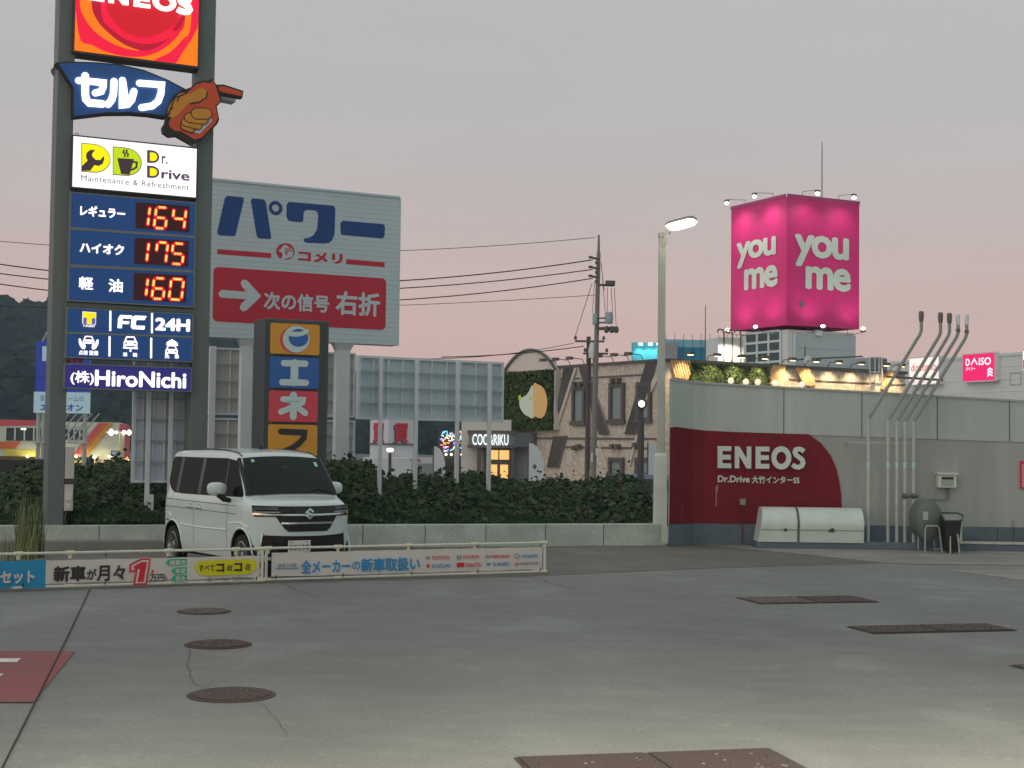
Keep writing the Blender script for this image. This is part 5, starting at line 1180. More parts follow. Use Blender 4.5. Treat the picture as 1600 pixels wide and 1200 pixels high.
# ================================================================== IVY AND GRASS
rng = np.random.default_rng(4)
def leaf_mesh(name, C, size, N, mats, parent=None, curl=.35):   # C: centres (n,3), N: normals
    n = len(C); up = rng.normal(size=(n, 3)); T = np.cross(N, up); T /= np.linalg.norm(T, axis=1, keepdims=True) + 1e-9; Bv = np.cross(N, T)
    s = size * rng.uniform(.6, 1.4, (n, 1)); w = s * rng.uniform(.55, .95, (n, 1))
    V = np.stack([C - T * w, C - Bv * s * .9, C + T * w, C + Bv * s * 1.1 - N * s * curl], 1).reshape(-1, 3)
    me = bpy.data.meshes.new(name); me.vertices.add(4 * n); me.vertices.foreach_set("co", V.ravel()); me.loops.add(4 * n); me.loops.foreach_set("vertex_index", np.arange(4 * n, dtype=np.int32))
    me.polygons.add(n); me.polygons.foreach_set("loop_start", np.arange(0, 4 * n, 4, dtype=np.int32)); me.polygons.foreach_set("loop_total", np.full(n, 4, dtype=np.int32))
    for m in mats: me.materials.append(m)
    me.polygons.foreach_set("material_index", rng.integers(0, len(mats), n).astype(np.int32)); me.update(calc_edges=True)
    o = bpy.data.objects.new(name, me); COL.objects.link(o); o.parent = parent; return o
ivy1 = mat("ivy_dark", (.032, .066, .032), .75, noise=(1.6, .5), spec=.2); ivy2 = mat("ivy_mid", (.055, .098, .042), .7, noise=(1.6, .5), spec=.2); ivy3 = mat("ivy_olive", (.090, .112, .055), .75, noise=(1.2, .5), spec=.2); ivy4 = mat("ivy_brown", (.075, .065, .042), .7)
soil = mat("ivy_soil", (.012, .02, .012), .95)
XS0, XS1, YS0, YS1 = -19.0, 3.3, 26.2, 33.0
bumps = [(rng.uniform(XS0, XS1), rng.uniform(YS0 + .4, YS1), rng.uniform(.25, 1.0), rng.uniform(-.26, .20)) for _ in range(130)]
def ywall(x): return p0w.y + (x - p0w.x) * (p1w.y - p0w.y) / (p1w.x - p0w.x) + .30
def ivyh(x, y):
    px = x / y * FOC + 800
    crest = np.interp(px, [-400, 0, 20, 45, 80, 130, 190, 240, 300, 545, 575, 610, 660, 740, 800, 860, 930, 1030], [.85, .97, 1.06, 1.22, 1.26, 1.22, 1.26, 1.22, 1.1, 1.42, 1.38, .98, 1.16, 1.16, 1.05, 1.03, 1.12, 1.02])
    f = np.clip((y - ywall(x)) / 3.2, 0, 1); h = crest * (.30 + .70 * np.sin(f * np.pi / 2)) - np.clip(y - 30.5, 0, 9) * .16
    for bx, by, r, a in bumps: h = h + a * np.exp(-(((x - bx) / r) ** 2 + ((y - by) / r) ** 2) * 2)
    return h * np.clip((3.35 - x) / .6, .55, 1)
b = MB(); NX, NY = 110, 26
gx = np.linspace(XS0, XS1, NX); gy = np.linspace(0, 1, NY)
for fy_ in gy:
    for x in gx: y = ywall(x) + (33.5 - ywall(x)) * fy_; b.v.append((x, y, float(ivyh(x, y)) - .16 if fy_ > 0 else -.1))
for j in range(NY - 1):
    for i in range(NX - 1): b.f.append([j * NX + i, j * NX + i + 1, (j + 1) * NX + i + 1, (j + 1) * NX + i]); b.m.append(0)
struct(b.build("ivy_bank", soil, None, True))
n = 92000
x = rng.uniform(XS0, XS1, n); y = ywall(x) + (33.2 - ywall(x)) * rng.random(n) ** 1.5; h = ivyh(x, y)
z = h + rng.normal(0, .06, n) - rng.random(n) ** 2 * .12 + (rng.random(n) < .05) * rng.random(n) ** 3 * .26
e_ = .08; gxv = (ivyh(x + e_, y) - h) / e_; gyv = (ivyh(x, y + e_) - h) / e_
N = np.stack([-gxv, -gyv - .5, np.ones(n)], 1) + rng.normal(0, .55, (n, 3)); N /= np.linalg.norm(N, axis=1, keepdims=True)
o = leaf_mesh("ivy_leaves", np.stack([x, y, z], 1), rng.uniform(.025, .07, (n, 1)), N, [ivy1, ivy1, ivy1, ivy2, ivy2, ivy3, ivy4]); tag(o, "dark green ivy and weeds covering the bank behind the low wall", "ivy", None, "stuff")
# a front curtain hanging to the wall top
n = 20000; x = rng.uniform(XS0, XS1, n); y = ywall(x) + rng.random(n) * .35; z = .34 + rng.random(n) * .5
N = np.stack([rng.normal(0, .5, n), -np.ones(n), rng.normal(.4, .4, n)], 1); N /= np.linalg.norm(N, axis=1, keepdims=True)
o = leaf_mesh("ivy_fringe", np.stack([x, y, np.minimum(z, ivyh(x, y) + .1)], 1), .048, N, [ivy1, ivy1, ivy2]); tag(o, "dark ivy leaves hanging just behind the top of the low wall", "ivy", None, "stuff")
def blades(name, cx, cy, rx, ry, n, h0, h1, mats, lean=.25, w=.007):
    b = MB()
    for k in range(n):
        a = random.uniform(0, 6.28); r = math.sqrt(random.random()); x0, y0 = cx + rx * r * math.cos(a), cy + ry * r * math.sin(a); h = random.uniform(h0, h1)
        d = random.uniform(0, 6.28); l = random.uniform(0, lean) * h; dx, dy = l * math.cos(d), l * math.sin(d); ww = w * random.uniform(.7, 1.3); vs = []
        for i in range(5):
            t = i / 4; q = ww * (1 - t) ** .6; vs += [(x0 + dx * t * t - q, y0 + dy * t * t, h * t), (x0 + dx * t * t + q, y0 + dy * t * t, h * t)]
        b.add(vs, [(2 * i, 2 * i + 1, 2 * i + 3, 2 * i + 2) for i in range(4)], random.randrange(len(mats)))
    return b.build(name, mats)
gr1 = mat("grass_green", (.17, .24, .09), .6); gr2 = mat("grass_straw", (.34, .31, .17), .7); gr3 = mat("grass_dark", (.05, .09, .03), .6)
c = gnd(45, 872); o = blades("tall_grass", c.x, c.y, .22, .16, 210, .35, 1.0, [gr1, gr1, gr2, gr3], .22); tag(o, "tall green and straw grass clump left of the pylon base", "grass", None, "stuff")
c = gnd(22, 878); o = blades("grass_tuft", c.x, c.y, .35, .12, 60, .1, .45, [gr1, gr3, gr2], .4); tag(o, "short grass tuft at the low wall's foot by the left edge", "grass", None, "stuff")

# ================================================================== MOUNTAIN
mtn = mat("mountain_trees", (.020, .040, .046), .95, noise=(.05, .5, (1, 1, 1)), spec=.1)
ridge_px = [(-3000, 380), (-2200, 400), (-1500, 420), (-900, 430), (-400, 440), (-200, 455), (0, 475), (10, 471), (25, 481), (45, 482), (75, 484), (140, 492), (200, 502), (260, 512), (330, 526), (400, 537), (480, 556), (560, 585), (640, 618), (700, 632), (760, 640), (850, 655), (1000, 668), (1200, 676), (1700, 680)]
NXm, NYm = 460, 46; b = MB()
pxs = np.linspace(-3000, 1700, NXm)
rp = np.interp(pxs, [p[0] for p in ridge_px], [p[1] for p in ridge_px])
nz_ = rng.normal(size=(NYm, NXm))
def smooth_noise(sc):
    k = max(2, int(NXm / sc)); g = rng.normal(size=(max(2, int(NYm / sc) + 2), k + 2)); yy_ = np.linspace(0, g.shape[0] - 1.01, NYm); xx_ = np.linspace(0, g.shape[1] - 1.01, NXm)
    yi = yy_.astype(int); xi = xx_.astype(int); fy = (yy_ - yi)[:, None]; fx = (xx_ - xi)[None]; G = lambda a, c: g[np.ix_(a, c)]
    return (G(yi, xi) * (1 - fx) + G(yi, xi + 1) * fx) * (1 - fy) + (G(yi + 1, xi) * (1 - fx) + G(yi + 1, xi + 1) * fx) * fy
big = smooth_noise(14) * 16 + smooth_noise(5) * 7
for j in range(NYm):
    f = j / (NYm - 1); Y = 420 + 560 * f
    for i, px in enumerate(pxs):
        p = at(px, rp[i], 980); k = p.z + 3
        zz = -3 + k * (f ** 1.15) + (big[j, i] + nz_[j, i] * 2.4) * min(1, 4 * f) * (1 - .75 * f)
        b.v.append((p.x * (.82 + .18 * f) , Y, zz + (nz_[j, i] * 1.3 if j == NYm - 1 else 0)))
for j in range(NYm - 1):
    for i in range(NXm - 1): b.f.append([j * NXm + i, j * NXm + i + 1, (j + 1) * NXm + i + 1, (j + 1) * NXm + i]); b.m.append(0)
b.add([], [])
struct(b.build("mountain", mtn))
# tree crowns over the slope break its outline
n = 52000; fi = rng.random(n); f = np.where(rng.random(n) < .25, 1.0, fi); ii = rng.random(n) * (NXm - 1); i0 = ii.astype(int); j0 = np.minimum((f * (NYm - 1)).astype(int), NYm - 1)
VV = np.array(b.v).reshape(NYm, NXm, 3); P = VV[j0, i0] + (VV[j0, np.minimum(i0 + 1, NXm - 1)] - VV[j0, i0]) * (ii - i0)[:, None]
P[:, 1] += rng.uniform(-6, 6, n); P[:, 2] += rng.uniform(-1, 2.4, n)
N = np.stack([rng.normal(0, .5, n), -np.ones(n) + rng.normal(0, .4, n), rng.uniform(0, 1.2, n)], 1); N /= np.linalg.norm(N, axis=1, keepdims=True)
mt = [mat("far_crown_%d" % i, c, .95, spec=.1) for i, c in enumerate([(.024, .040, .040), (.034, .052, .050), (.042, .060, .054)])]
o = leaf_mesh("mountain_forest", P, 3.2, N, mt); tag(o, "dark wooded slope of the mountain behind the pylon sign", "forest", None, "stuff")

# ================================================================== PET SHOP BUILDING
GB = -1.2
FL = Face(1037, 700, 75.0, -57, GB); CP = FL.o.copy()
bt = thing("tiled_shop_building", "two-storey beige tiled shop with dark slatted beams, green wall and warm downlights", "building", CP, 0)
tile = mat("stone_tile_beige", A(146, 138, 128, .36), .8, noise=(5, .2), two=A(118, 108, 100, .36)); trim = mat("dark_trim", A(66, 62, 62, .34), .6); slat = mat("slat_dark", A(92, 88, 87, .34), .6); slat_l = mat("slat_pale", A(140, 132, 124, .36), .6)
grey_w = mat("shop_grey_wall", A(92, 98, 102, .34), .7, noise=(.6, .08)); wfr = mat("window_frame_dark", A(60, 56, 56, .34), .5); wgl = mat("shop_glass", (.30, .36, .36), .12)
hgt = FL(1037, 561)[1]; Lw = -FL(790, 650)[0]
FR = Face(1037, 700, 75.0, 33, GB); Rw = FR(1414, 600)[0]
body_par = bpy.data.objects.new("walls", None); bpy.data.objects.remove(body_par)
def local(face):                                      # a holder on one face of the building
    o = bpy.data.objects.new("facade", None); COL.objects.link(o); o.parent = bt; o.rotation_euler = (0, 0, face.th); return o
# main volume
b = MB(); uL = FL.u; uR = FR.u
c0 = Vector((0, 0, 0)); cL = -uL * Lw; cR = uR * Rw; cB = cL + cR
vs = [tuple(v + Vector((0, 0, z))) for z in (0, hgt) for v in (c0, cR, cB, cL)]
b.add(vs, [(0, 1, 5, 4), (1, 2, 6, 5), (2, 3, 7, 6), (3, 0, 4, 7), (4, 5, 6, 7)]); b.build("wall", tile, bt)
def fbox(nm, face, m, boxes, parent=bt):              # boxes in face coordinates baked into the building's space
    b = MB()
    for (u0, u1, d0, d1, z0, z1) in boxes: b.box(u0, u1, d0, d1, z0, z1)
    rot = Matrix.Rotation(face.th, 3, 'Z'); b.v = [tuple(rot @ Vector(v)) for v in b.v]; return b.build(nm, m, parent)
def fprism(nm, face, m, polys, y0, y1, parent=bt):
    b = MB()
    for P in polys: b.prism(P, y0, y1)
    rot = Matrix.Rotation(face.th, 3, 'Z'); b.v = [tuple(rot @ Vector(v)) for v in b.v]; return b.build(nm, m, parent)
zl = Z(780, 520, 5.714)
def LP(P, off=0): return [FL(a, c, off) for a, c in zl(P)]
fbox("roof_trim", FL, trim, [(-Lw - .1, .12, -.12, .2, hgt - .12, hgt + .02)]); fbox("roof_trim", FR, trim, [(.121, Rw + .1, -.12, .2, hgt - .14, hgt + .03)])
z_m = FL(900, 685)[1]; z_h = LP([(900, 396)])[0][1]; z_lo = LP([(900, 1025)])[0][1]
fbox("floor_band", FL, trim, [(-Lw, -.01, -.06, -.003, z_m - .05, z_m + .05), (-Lw, -.01, -.05, -.003, z_h - .04, z_h + .04), (-Lw + 6, -.01, -.05, -.003, z_lo - .05, z_lo + .05)])
beams = [([(590, 320), (682, 310), (548, 715), (540, 640)], [(682, 312), (705, 312), (560, 760), (532, 860), (535, 760)]), ([(728, 312), (790, 300), (995, 905), (905, 905)], [(706, 312), (728, 312), (740, 345), (760, 420), (745, 420)]),
         ([(1330, 255), (1422, 238), (1232, 905), (1135, 905)], [(1422, 330), (1428, 420), (1310, 640), (1300, 600)]), ([(500, 925), (612, 920), (540, 1200), (440, 1200)], None)]
for A_, B_ in beams:
    P = LP(A_); fprism("slat_beam", FL, slat, [P], -.12, -.004)
    rib = []; n = 7
    for k in range(n):
        a = [P[0][c] + (P[1][c] - P[0][c]) * (k + .5) / n for c in (0, 1)]; d = [P[3][c] + (P[2][c] - P[3][c]) * (k + .5) / n for c in (0, 1)]
        rib.append(ribbon([a, d], .06, 0))
    fprism("slat_beam_ribs", FL, mat("slat_rib", A(66, 64, 64, .34), .6), rib, -.17, -.121)
    if B_: fprism("beam_edge", FL, slat_l, [LP(B_)], -.11, -.005)
for P in ([(900, 1020), (915, 1020), (985, 1200), (965, 1200)], [(1232, 915), (1250, 915), (1180, 1190), (1160, 1190)]): fprism("beam_edge", FL, slat_l, [LP(P)], -.11, -.005)
for (x0, y0, x1, y1) in ((665, 485, 775, 825), (995, 452, 1125, 812), (1238, 442, 1365, 800), (990, 1112, 1120, 1300), (1228, 1112, 1365, 1300)):
    a = zl([(x0, y0), (x1, y1)]); u0, u1, z0, z1 = FL.box(a[0][0], a[0][1], a[1][0], a[1][1]); f = .17 * (u1 - u0)
    w = fbox("window", FL, wfr, [(u0, u0 + f, -.16, -.004, z0, z1), (u1 - f, u1, -.16, -.004, z0, z1), (u0 + f, u1 - f, -.16, -.004, z1 - f * .9, z1), (u0 + f, u1 - f, -.16, -.004, z0, z0 + f * 1.2), (u0 - .12, u1 + .12, -.2, -.161, z0 - .02, z0 + f)])
    fbox("pane", FL, wgl, [(u0 + f, u1 - f, -.05, -.006, z0 + f * 1.2, z1 - f * .9)], w)
lampb = mat("lamp_black", (.006, .006, .007), .08)
for px, py in ((695, 462), (745, 460), (1035, 430), (1082, 428), (690, 1030), (728, 1018), (1030, 1018), (1075, 1018), (1235, 1005)):
    a = zl([(px, py)])[0]; u, z = FL(*a); fbox("wall_lamp", FL, trim, [(u - .12, u + .12, -.3, -.01, z - .12, z + .14)])
def gooseneck(face, px, py, parent, out_=.9):         # black arm lamp leaning out from the parapet
    u, z = face(px, py); b = MB(); z0 = hgt + .03
    b.tube([(u, .05, z0), (u, -.1, z0 + .25), (u, -out_, z0 + .3)], .025, 5); b.box(u - .17, u + .17, -out_ - .2, -out_ + .08, z0 + .2, z0 + .36)
    rot = Matrix.Rotation(face.th, 3, 'Z'); b.v = [tuple(rot @ Vector(v)) for v in b.v]; return b.build("arm_lamp", trim, parent), u, z0 + .2
for px in (870, 890, 912, 958, 982, 1004): gooseneck(FL, px, 565, bt)
# green wall tower with rounded top
g0, g1, gz0, gz1 = FL.box(797, 583, 872.5, 671.5); zt2 = FL(836, 547)[1]
pane_w = mat("arch_panel", A(150, 142, 134, .36), .7)
fbox("green_tower", FL, mat("tower_side", A(140, 138, 132, .36), .7), [(g0 - .1, g1 + .15, -.35, -.005, gz0, gz1)])
n = 20; arc = [(g0 - .1 + (g1 - g0 + .25) * k / n, gz1 + .005 + (zt2 - gz1) * math.sin(math.pi * k / n) ** .75) for k in range(n + 1)]
fprism("arch_panel", FL, pane_w, [arc], -.3, -.01)
arc2 = ribbon(arc, .14, 0); fprism("arch_rim", FL, trim, [arc2], -.42, -.301)
gw1 = mat("hedge_wall_green", (.040, .085, .025), .7, noise=(2, .4)); gw2 = mat("hedge_wall_light", (.09, .13, .03), .7, noise=(2, .4))
def green_panel(face, u0, u1, z0, z1, d, n, size=.10):
    C = np.stack([rng.uniform(u0, u1, n), -d - rng.random(n) * .14, rng.uniform(z0, z1, n)], 1); N = np.stack([rng.normal(0, .5, n), -np.ones(n), rng.normal(.3, .45, n)], 1); N /= np.linalg.norm(N, axis=1, keepdims=True)
    c, s = math.cos(face.th), math.sin(face.th); Rm = np.array([[c, -s, 0], [s, c, 0], [0, 0, 1]]); return leaf_mesh("green_wall", C @ Rm.T, size, N @ Rm.T, [gw1, gw1, gw2], bt)
green_panel(FL, g0, g1, gz0, gz1, .36, 6500)
fbox("green_wall_backing", FL, soil, [(g0, g1, -.37, -.351, gz0, gz1)])
zl2 = lambda P: LP(P, .5)
face_w = emi("pet_white", (206, 214, 196), .42); face_t = emi("pet_tan", (216, 170, 108), .5); face_y = emi("pet_yellow", (200, 200, 96), .4)
fprism("emblem_white", FL, face_w, [smoothp(zl2([(305, 478), (308, 745), (270, 748), (225, 720), (195, 670), (186, 610), (196, 585), (245, 560), (275, 520)]), 3)], -.56, -.52)
fprism("emblem_tan", FL, face_t, [smoothp(zl2([(312, 470), (345, 460), (395, 490), (425, 560), (432, 640), (415, 720), (385, 760), (350, 758), (330, 740), (312, 745)]), 3)], -.56, -.52)
fprism("emblem_dot", FL, face_y, [zl2(ell(192, 580, 13, 26, 14)), zl2(ell(288, 586, 9, 18, 12))], -.575, -.561)
# rounded entrance canopy, doors, lettering
FCn = Face(735, 700, 84.0, 4, GB); can = FCn.o - CP
def cbox(nm, m, boxes, parent=bt):
    b = MB()
    for q in boxes: b.box(*q)
    rot = Matrix.Rotation(FCn.th, 3, 'Z'); b.v = [tuple(rot @ Vector(v) + can) for v in b.v]; return b.build(nm, m, parent)
ca = FCn(733, 675); cb = FCn(871, 699); dark_c = mat("canopy_grey", A(72, 78, 84, .34), .6); cw = FCn(858, 690)[0]
prof = [(0, 0), (.0, -.0)] 
b = MB(); pl_ = [(ca[0], .8), (ca[0], .0), (cw - 2.0, -.0), (cw - .9, .25), (cw, .9), (cw + .5, 1.9), (cw + .6, 3.0), (ca[0], 3.0)]
vs = [(x, y, z) for z in (cb[1], ca[1]) for x, y in pl_]; n = len(pl_); b.add(vs, [list(range(n))[::-1], list(range(n, 2 * n))] + [[i, (i + 1) % n, (i + 1) % n + n, i + n] for i in range(n)])
rot = Matrix.Rotation(FCn.th, 3, 'Z'); b.v = [tuple(rot @ Vector(v) + can) for v in b.v]; b.build("canopy", dark_c, bt, recalc=2)
cbox("canopy_edge", trim, [(ca[0] - .1, cw - 1.9, -.12, -.003, ca[1] - .12, ca[1] + .1), (ca[0] - .1, cw - 1.9, -.08, -.003, cb[1] - .08, cb[1] + .08)])
u0, u1, z0, z1 = FCn.box(731, 655, 798, 672); cbox("upper_wall", mat("shop_pale_wall", A(160, 158, 152, .36), .7), [(FCn(722, 690)[0], FCn(800, 690)[0], .7, 1.2, 0, FCn(735, 655)[1])])
cbox("entrance_wall", grey_w, [(FCn(800, 700)[0], cw + .1, .9, 1.4, 0, cb[1] - .01)])
d0 = FCn(761, 703)[0]; d1 = FCn(798, 703)[0]; dz = FCn(780, 703)[1]; warm = emi("warm_interior", (255, 196, 118), 1.05)
dr = cbox("entrance_door", wfr, [(d0 - .15, d1 + .15, .35, .6, 0, dz + .1)])
for a, c_ in ((765, 779), (781, 796)):
    x0, x1 = FCn(a, 710)[0], FCn(c_, 710)[0]; cbox("lit_pane", warm, [(x0, x1, .3, .349, FCn(770, 718)[1], dz - .02)], dr); cbox("lit_pane", warm, [(x0 + .05, x1 - .05, .3, .349, .1, FCn(770, 726)[1])], dr)
cbox("entrance_post", trim, [(FCn(746, 700)[0], FCn(752, 700)[0], .0, .4, 0, cb[1] - .09), (FCn(799, 700)[0], FCn(804, 700)[0], .0, .4, 0, cb[1] - .09)])
lt = txt("lettering", "COO&RIKU", FCn.box(738, 678, 794, 696), -.2, emi("halo_letter", (246, 255, 250), 1.15), bt, .012, .05)
lt.rotation_euler = (0, 0, FCn.th); lt.location = can
# right face: lit parapet, hedge, slats
zr = Z(960, 520, 5)
def RP(P, off=0): return [FR(a, c, off) for a, c in zr(P)]
u0, z1 = RP([(580, 235)])[0]; u1 = RP([(1195, 300)])[0][0]; zlo = FR(1140, 612)[1]
green_panel(FR, u0, u1, zlo, hgt - .2, .05, 5200, .11); fbox("green_wall_backing", FR, soil, [(u0, u1, -.06, -.006, zlo, hgt - .16)])
zr4 = Z(1240, 470, 4.444)
warm_slat = mat("slat_beige", A(150, 120, 90, .36), .6)
def RP4(P): return [FR(a, c) for a, c in zr4(P)]
for P in (RP([(425, 215), (580, 215), (615, 365), (460, 350)]), RP([(1225, 255), (1330, 262), (1270, 405), (1170, 405)]), RP([(1400, 275), (1510, 280), (1570, 415), (1470, 412)]), RP4([(640, 490), (690, 492), (640, 620), (600, 615)])):
    rib = []; n = 8
    for k in range(n):
        a = [P[0][c] + (P[1][c] - P[0][c]) * (k + .5) / n for c in (0, 1)]; d = [P[3][c] + (P[2][c] - P[3][c]) * (k + .5) / n for c in (0, 1)]; rib.append(ribbon([a, d], .085, 0))
    fprism("slat_beam", FR, warm_slat, rib, -.14, -.004)
fbox("floor_band", FR, trim, [(RP([(1330, 0)])[0][0] if 0 else FR(1232, 592)[0], Rw, -.05, -.004, FR(1300, 597)[1], FR(1300, 597)[1] + .07)])
NSPOT = []
for px in (1063, 1105, 1143, 1179, 1222, 1259, 1294, 1329, 1368, 1392):
    o, u, z = gooseneck(FR, px, 565, bt, .75)
    b = MB(); b.box(u - .13, u + .13, -.9, -.72, z - .02, z - .004); b.v = [tuple(Matrix.Rotation(FR.th, 3, 'Z') @ Vector(v)) for v in b.v]; b.build("lamp_face", emi("warm_lamp", (255, 226, 170), 6), o, recalc=2)
    NSPOT.append(Matrix.Rotation(FR.th, 3, 'Z') @ Vector((u, -.80, z - .05)) + CP)
def spot(nm, p, tgt, W_, col, ang=100, blend=.8, r=.08):
    l = bpy.data.lights.new(nm, 'SPOT'); l.energy = W_; l.color = col; l.spot_size = R(ang); l.spot_blend = blend; l.shadow_soft_size = r
    o = bpy.data.objects.new(nm, l); COL.objects.link(o); o.location = p; o.rotation_euler = (Vector(tgt) - Vector(p)).to_track_quat('-Z', 'Y').to_euler(); return o
for p in NSPOT: spot("downlight", p, p + Vector((FR.n.x * -.28, FR.n.y * -.28, -1)), 270, (1, .76, .42), 105)
gl = emi("globe_glow", (255, 240, 215), .9)
for px, py in ((1142, 595), (1165.5, 597), (1184, 597), (1211, 599), (1253, 601)):
    u, z = FR(px, py, .9); b = MB(); b.lathe([(.02, -.17), (.12, -.12), (.17, 0), (.12, .12), (.02, .17)], 'z', 14, (u, -.9, z)); b.v = [tuple(Matrix.Rotation(FR.th, 3, 'Z') @ Vector(v)) for v in b.v]; b.build("globe_lamp", gl, bt, True)

# street furniture before the shop
t0 = at(1001, 740, 58)
t = thing("dark_lamp_post", "slim dark lamp post with one lit floodlight before the tiled shop", "lamp post", (t0.x, 58, GB))
zt_ = at(1001, 640, 58).z - GB
b = MB(); b.tube([(0, 0, 0), (0, 0, zt_ - .35)], .13, 10); b.build("pole", mat("dark_pole", A(50, 48, 48, .34), .5), t, True)
b = MB(); b.tube([(0, 0, zt_ - .36), (0, 0, zt_)], .1, 8); b.lathe([(.05, -.2), (.2, -.15), (.22, .12), (.1, .14)], 'y', 14, (.02, -.05, zt_ + .22)); b.build("lamp_head", MATS["dark_pole"], t, True)
b = MB(); b.lathe([(.10, -.27), (.13, -.22)], 'y', 14, (0, -.0, zt_ + .22)); b.build("lamp_lens", emi("flood_glow", (255, 236, 214), 5), t)
def feather(px, py0, py1, Y, label, w=.55, logo=True):
    p = at(px, py1, Y); h = at(px, py0, Y).z - GB; t = thing("feather_banner", label, "banner flag", (p.x, Y, GB), R(8), "feather banners by the shop")
    b = MB(); pts_ = [(0, .25), (0, h)] + [(w * 1.25 * math.sin(R(a)) , h - (1 - math.cos(R(a))) * 1.2) for a in range(15, 91, 15)] + [(w * 1.2, .5)]
    b.prism(pts_, -.01, .01); b.build("sail", mat("feather_white", A(168, 172, 176, .36), .6), t)
    b = MB(); b.tube([(-.03, 0, 0), (-.03, 0, h + .05)], .03, 6); b.build("pole", MATS["dark_pole"], t)
    if logo: b = MB(); b.poly(ell(.3, h * .62, .1, .12, 12), -.014); b.build("emblem", trim, t)
feather(826, 692, 740, 74, "white feather banner with small dark emblem before the entrance", .62)
feather(1013, 692, 725, 66, "white feather banner partly behind the lamp post", .5, False)
feather(678, 697, 722, 80, "small white feather banner left of the neon sign", .5, False)

# ================================================================== UTILITY POLES AND WIRES
conc_p = mat("pole_concrete", A(92, 88, 86, .36), .8, noise=(1, .12)); iron = mat("pole_iron", A(64, 62, 64, .36), .6); trf = mat("transformer_grey", A(104, 116, 122, .36), .5)
UY = 60.0; up = at(932, 740, UY)
t = thing("utility_pole", "tall concrete utility pole with transformers, bushings and dead-end wires", "utility pole", (up.x, UY, GB))
def ux(px): return (px - 932) / FOC * UY
def uz(py): return at(932, py, UY).z - GB
b = MB(); b.tube([(-.16, 0, 0), (0, 0, uz(394))], [.135, .085], 12); b.tube([(0, 0, uz(395)), (0, 0, uz(367))], [.06, .045], 8); b.build("pole", conc_p, t, True)
zc_ = Z(860, 340, 5.456)
for py in (405, 420, 434):
    b = MB(); z = uz(py); b.tube([(0, -.05, z), (-.35, -.2, z + .05)], .05, 6); b.lathe([(.03, -.42), (.07, -.38), (.04, -.33), (.07, -.29), (.03, -.25)], 'x', 8, (-.0, -.2, z + .05)); b.tube([(-.1, -.15, z - .1), (-.1, -.15, z - .22)], .05, 6); b.build("insulator", iron, t, True)
b = MB(); z = uz(445); b.tube([(0, 0, z), (ux(957), -.1, z - .03)], .05, 6); b.box(ux(943), ux(958), -.22, .02, z - .02, z + .16); b.build("switch_bracket", iron, t)
for px0, px1, y0, y1 in ((923, 931, 490, 508), (942.5, 955, 488, 506)):
    b = MB(); r = (px1 - px0) / 2 / FOC * UY; b.lathe([(r * .9, uz(y1)), (r, uz(y1) + .05), (r, uz(y0) - .08), (r * .7, uz(y0))], 'z', 14, ((ux(px0) + ux(px1)) / 2, -.18, 0)); b.build("transformer", trf, t, True)
b = MB(); z = uz(514)
b.tube([(0, -.2, z), (ux(962), -.2, z + .03)], .07, 6)
for px in (945, 953, 960): b.lathe([(.05, -.16), (.1, -.1), (.1, .06), (.05, .12)], 'z', 8, (ux(px), -.3, z - .02))
for px, y in ((936, 498), (938, 505)): b.tube([(0, -.15, uz(y)), (ux(944), -.18, uz(y) + .02)], .035, 5)
b.build("transformer_arm", iron, t)
b = MB()
for a, c_ in (((936, 410), (943, 490)), ((946, 450), (946, 487)), ((952, 450), (955, 500)), ((957, 450), (960, 508)), ((926, 440), (923, 490)), ((936, 415), (941, 455))):
    b.tube([(ux(a[0]), -.12, uz(a[1])), (ux(c_[0]), -.2, uz(c_[1]))], .016, 4)
b.build("lead_wire", iron, t)
b = MB(); b.box(-.05, .05, -.22, -.17, uz(712), uz(700)); b.box(-.24, -.17, -.26, -.2, uz(722), uz(708)); b.build("number_plate", mat("plate_pole", A(150, 148, 146), .5), t)
UY2 = 64.0; u2 = at(917, 740, UY2)
t = thing("telephone_pole", "shorter dark pole with two crossarms just left of the tall utility pole", "utility pole", (u2.x, UY2, GB))
vz = lambda py: at(917, py, UY2).z - GB
vx = lambda px: (px - 917) / FOC * UY2
b = MB(); b.tube([(0, 0, 0), (.02, 0, vz(526))], [.115, .095], 10); b.build("pole", mat("pole_dark", A(66, 56, 56, .36), .7), t, True)
b = MB(); b.box(vx(896), vx(942), -.16, -.06, vz(535) , vz(532)); b.box(vx(909), vx(948), -.16, -.06, vz(554), vz(551))
for px, y in ((897, 531), (941, 531), (912, 550), (922, 550), (946, 550)): b.lathe([(.05, 0), (.07, .06), (.04, .16)], 'z', 8, (vx(px), -.11, vz(y)))
b.build("crossarm", iron, t)
b = MB(); b.lathe([(.18, vz(560)), (.2, vz(548)), (.12, vz(536))], 'z', 10, (vx(924), -.25, 0)); b.build("cable_closure", mat("closure_white", A(150, 150, 150), .5), t, True)
b = MB(); b.tube([(vx(921), -.2, vz(560)), (vx(922), -.25, vz(640)), (vx(921), -.2, vz(735))], .02, 5); b.tube([(vx(925), -.16, vz(560)), (vx(926), -.2, vz(640)), (vx(927), -.16, vz(735))], .03, 5)
b.tube([(vx(902), -.2, vz(600)), (vx(917), -.25, vz(596)), (vx(924), -.25, vz(604))], .025, 5); b.build("drop_cable", iron, t)
wire_m = mat("wire_dark", (.02, .02, .022), .6)
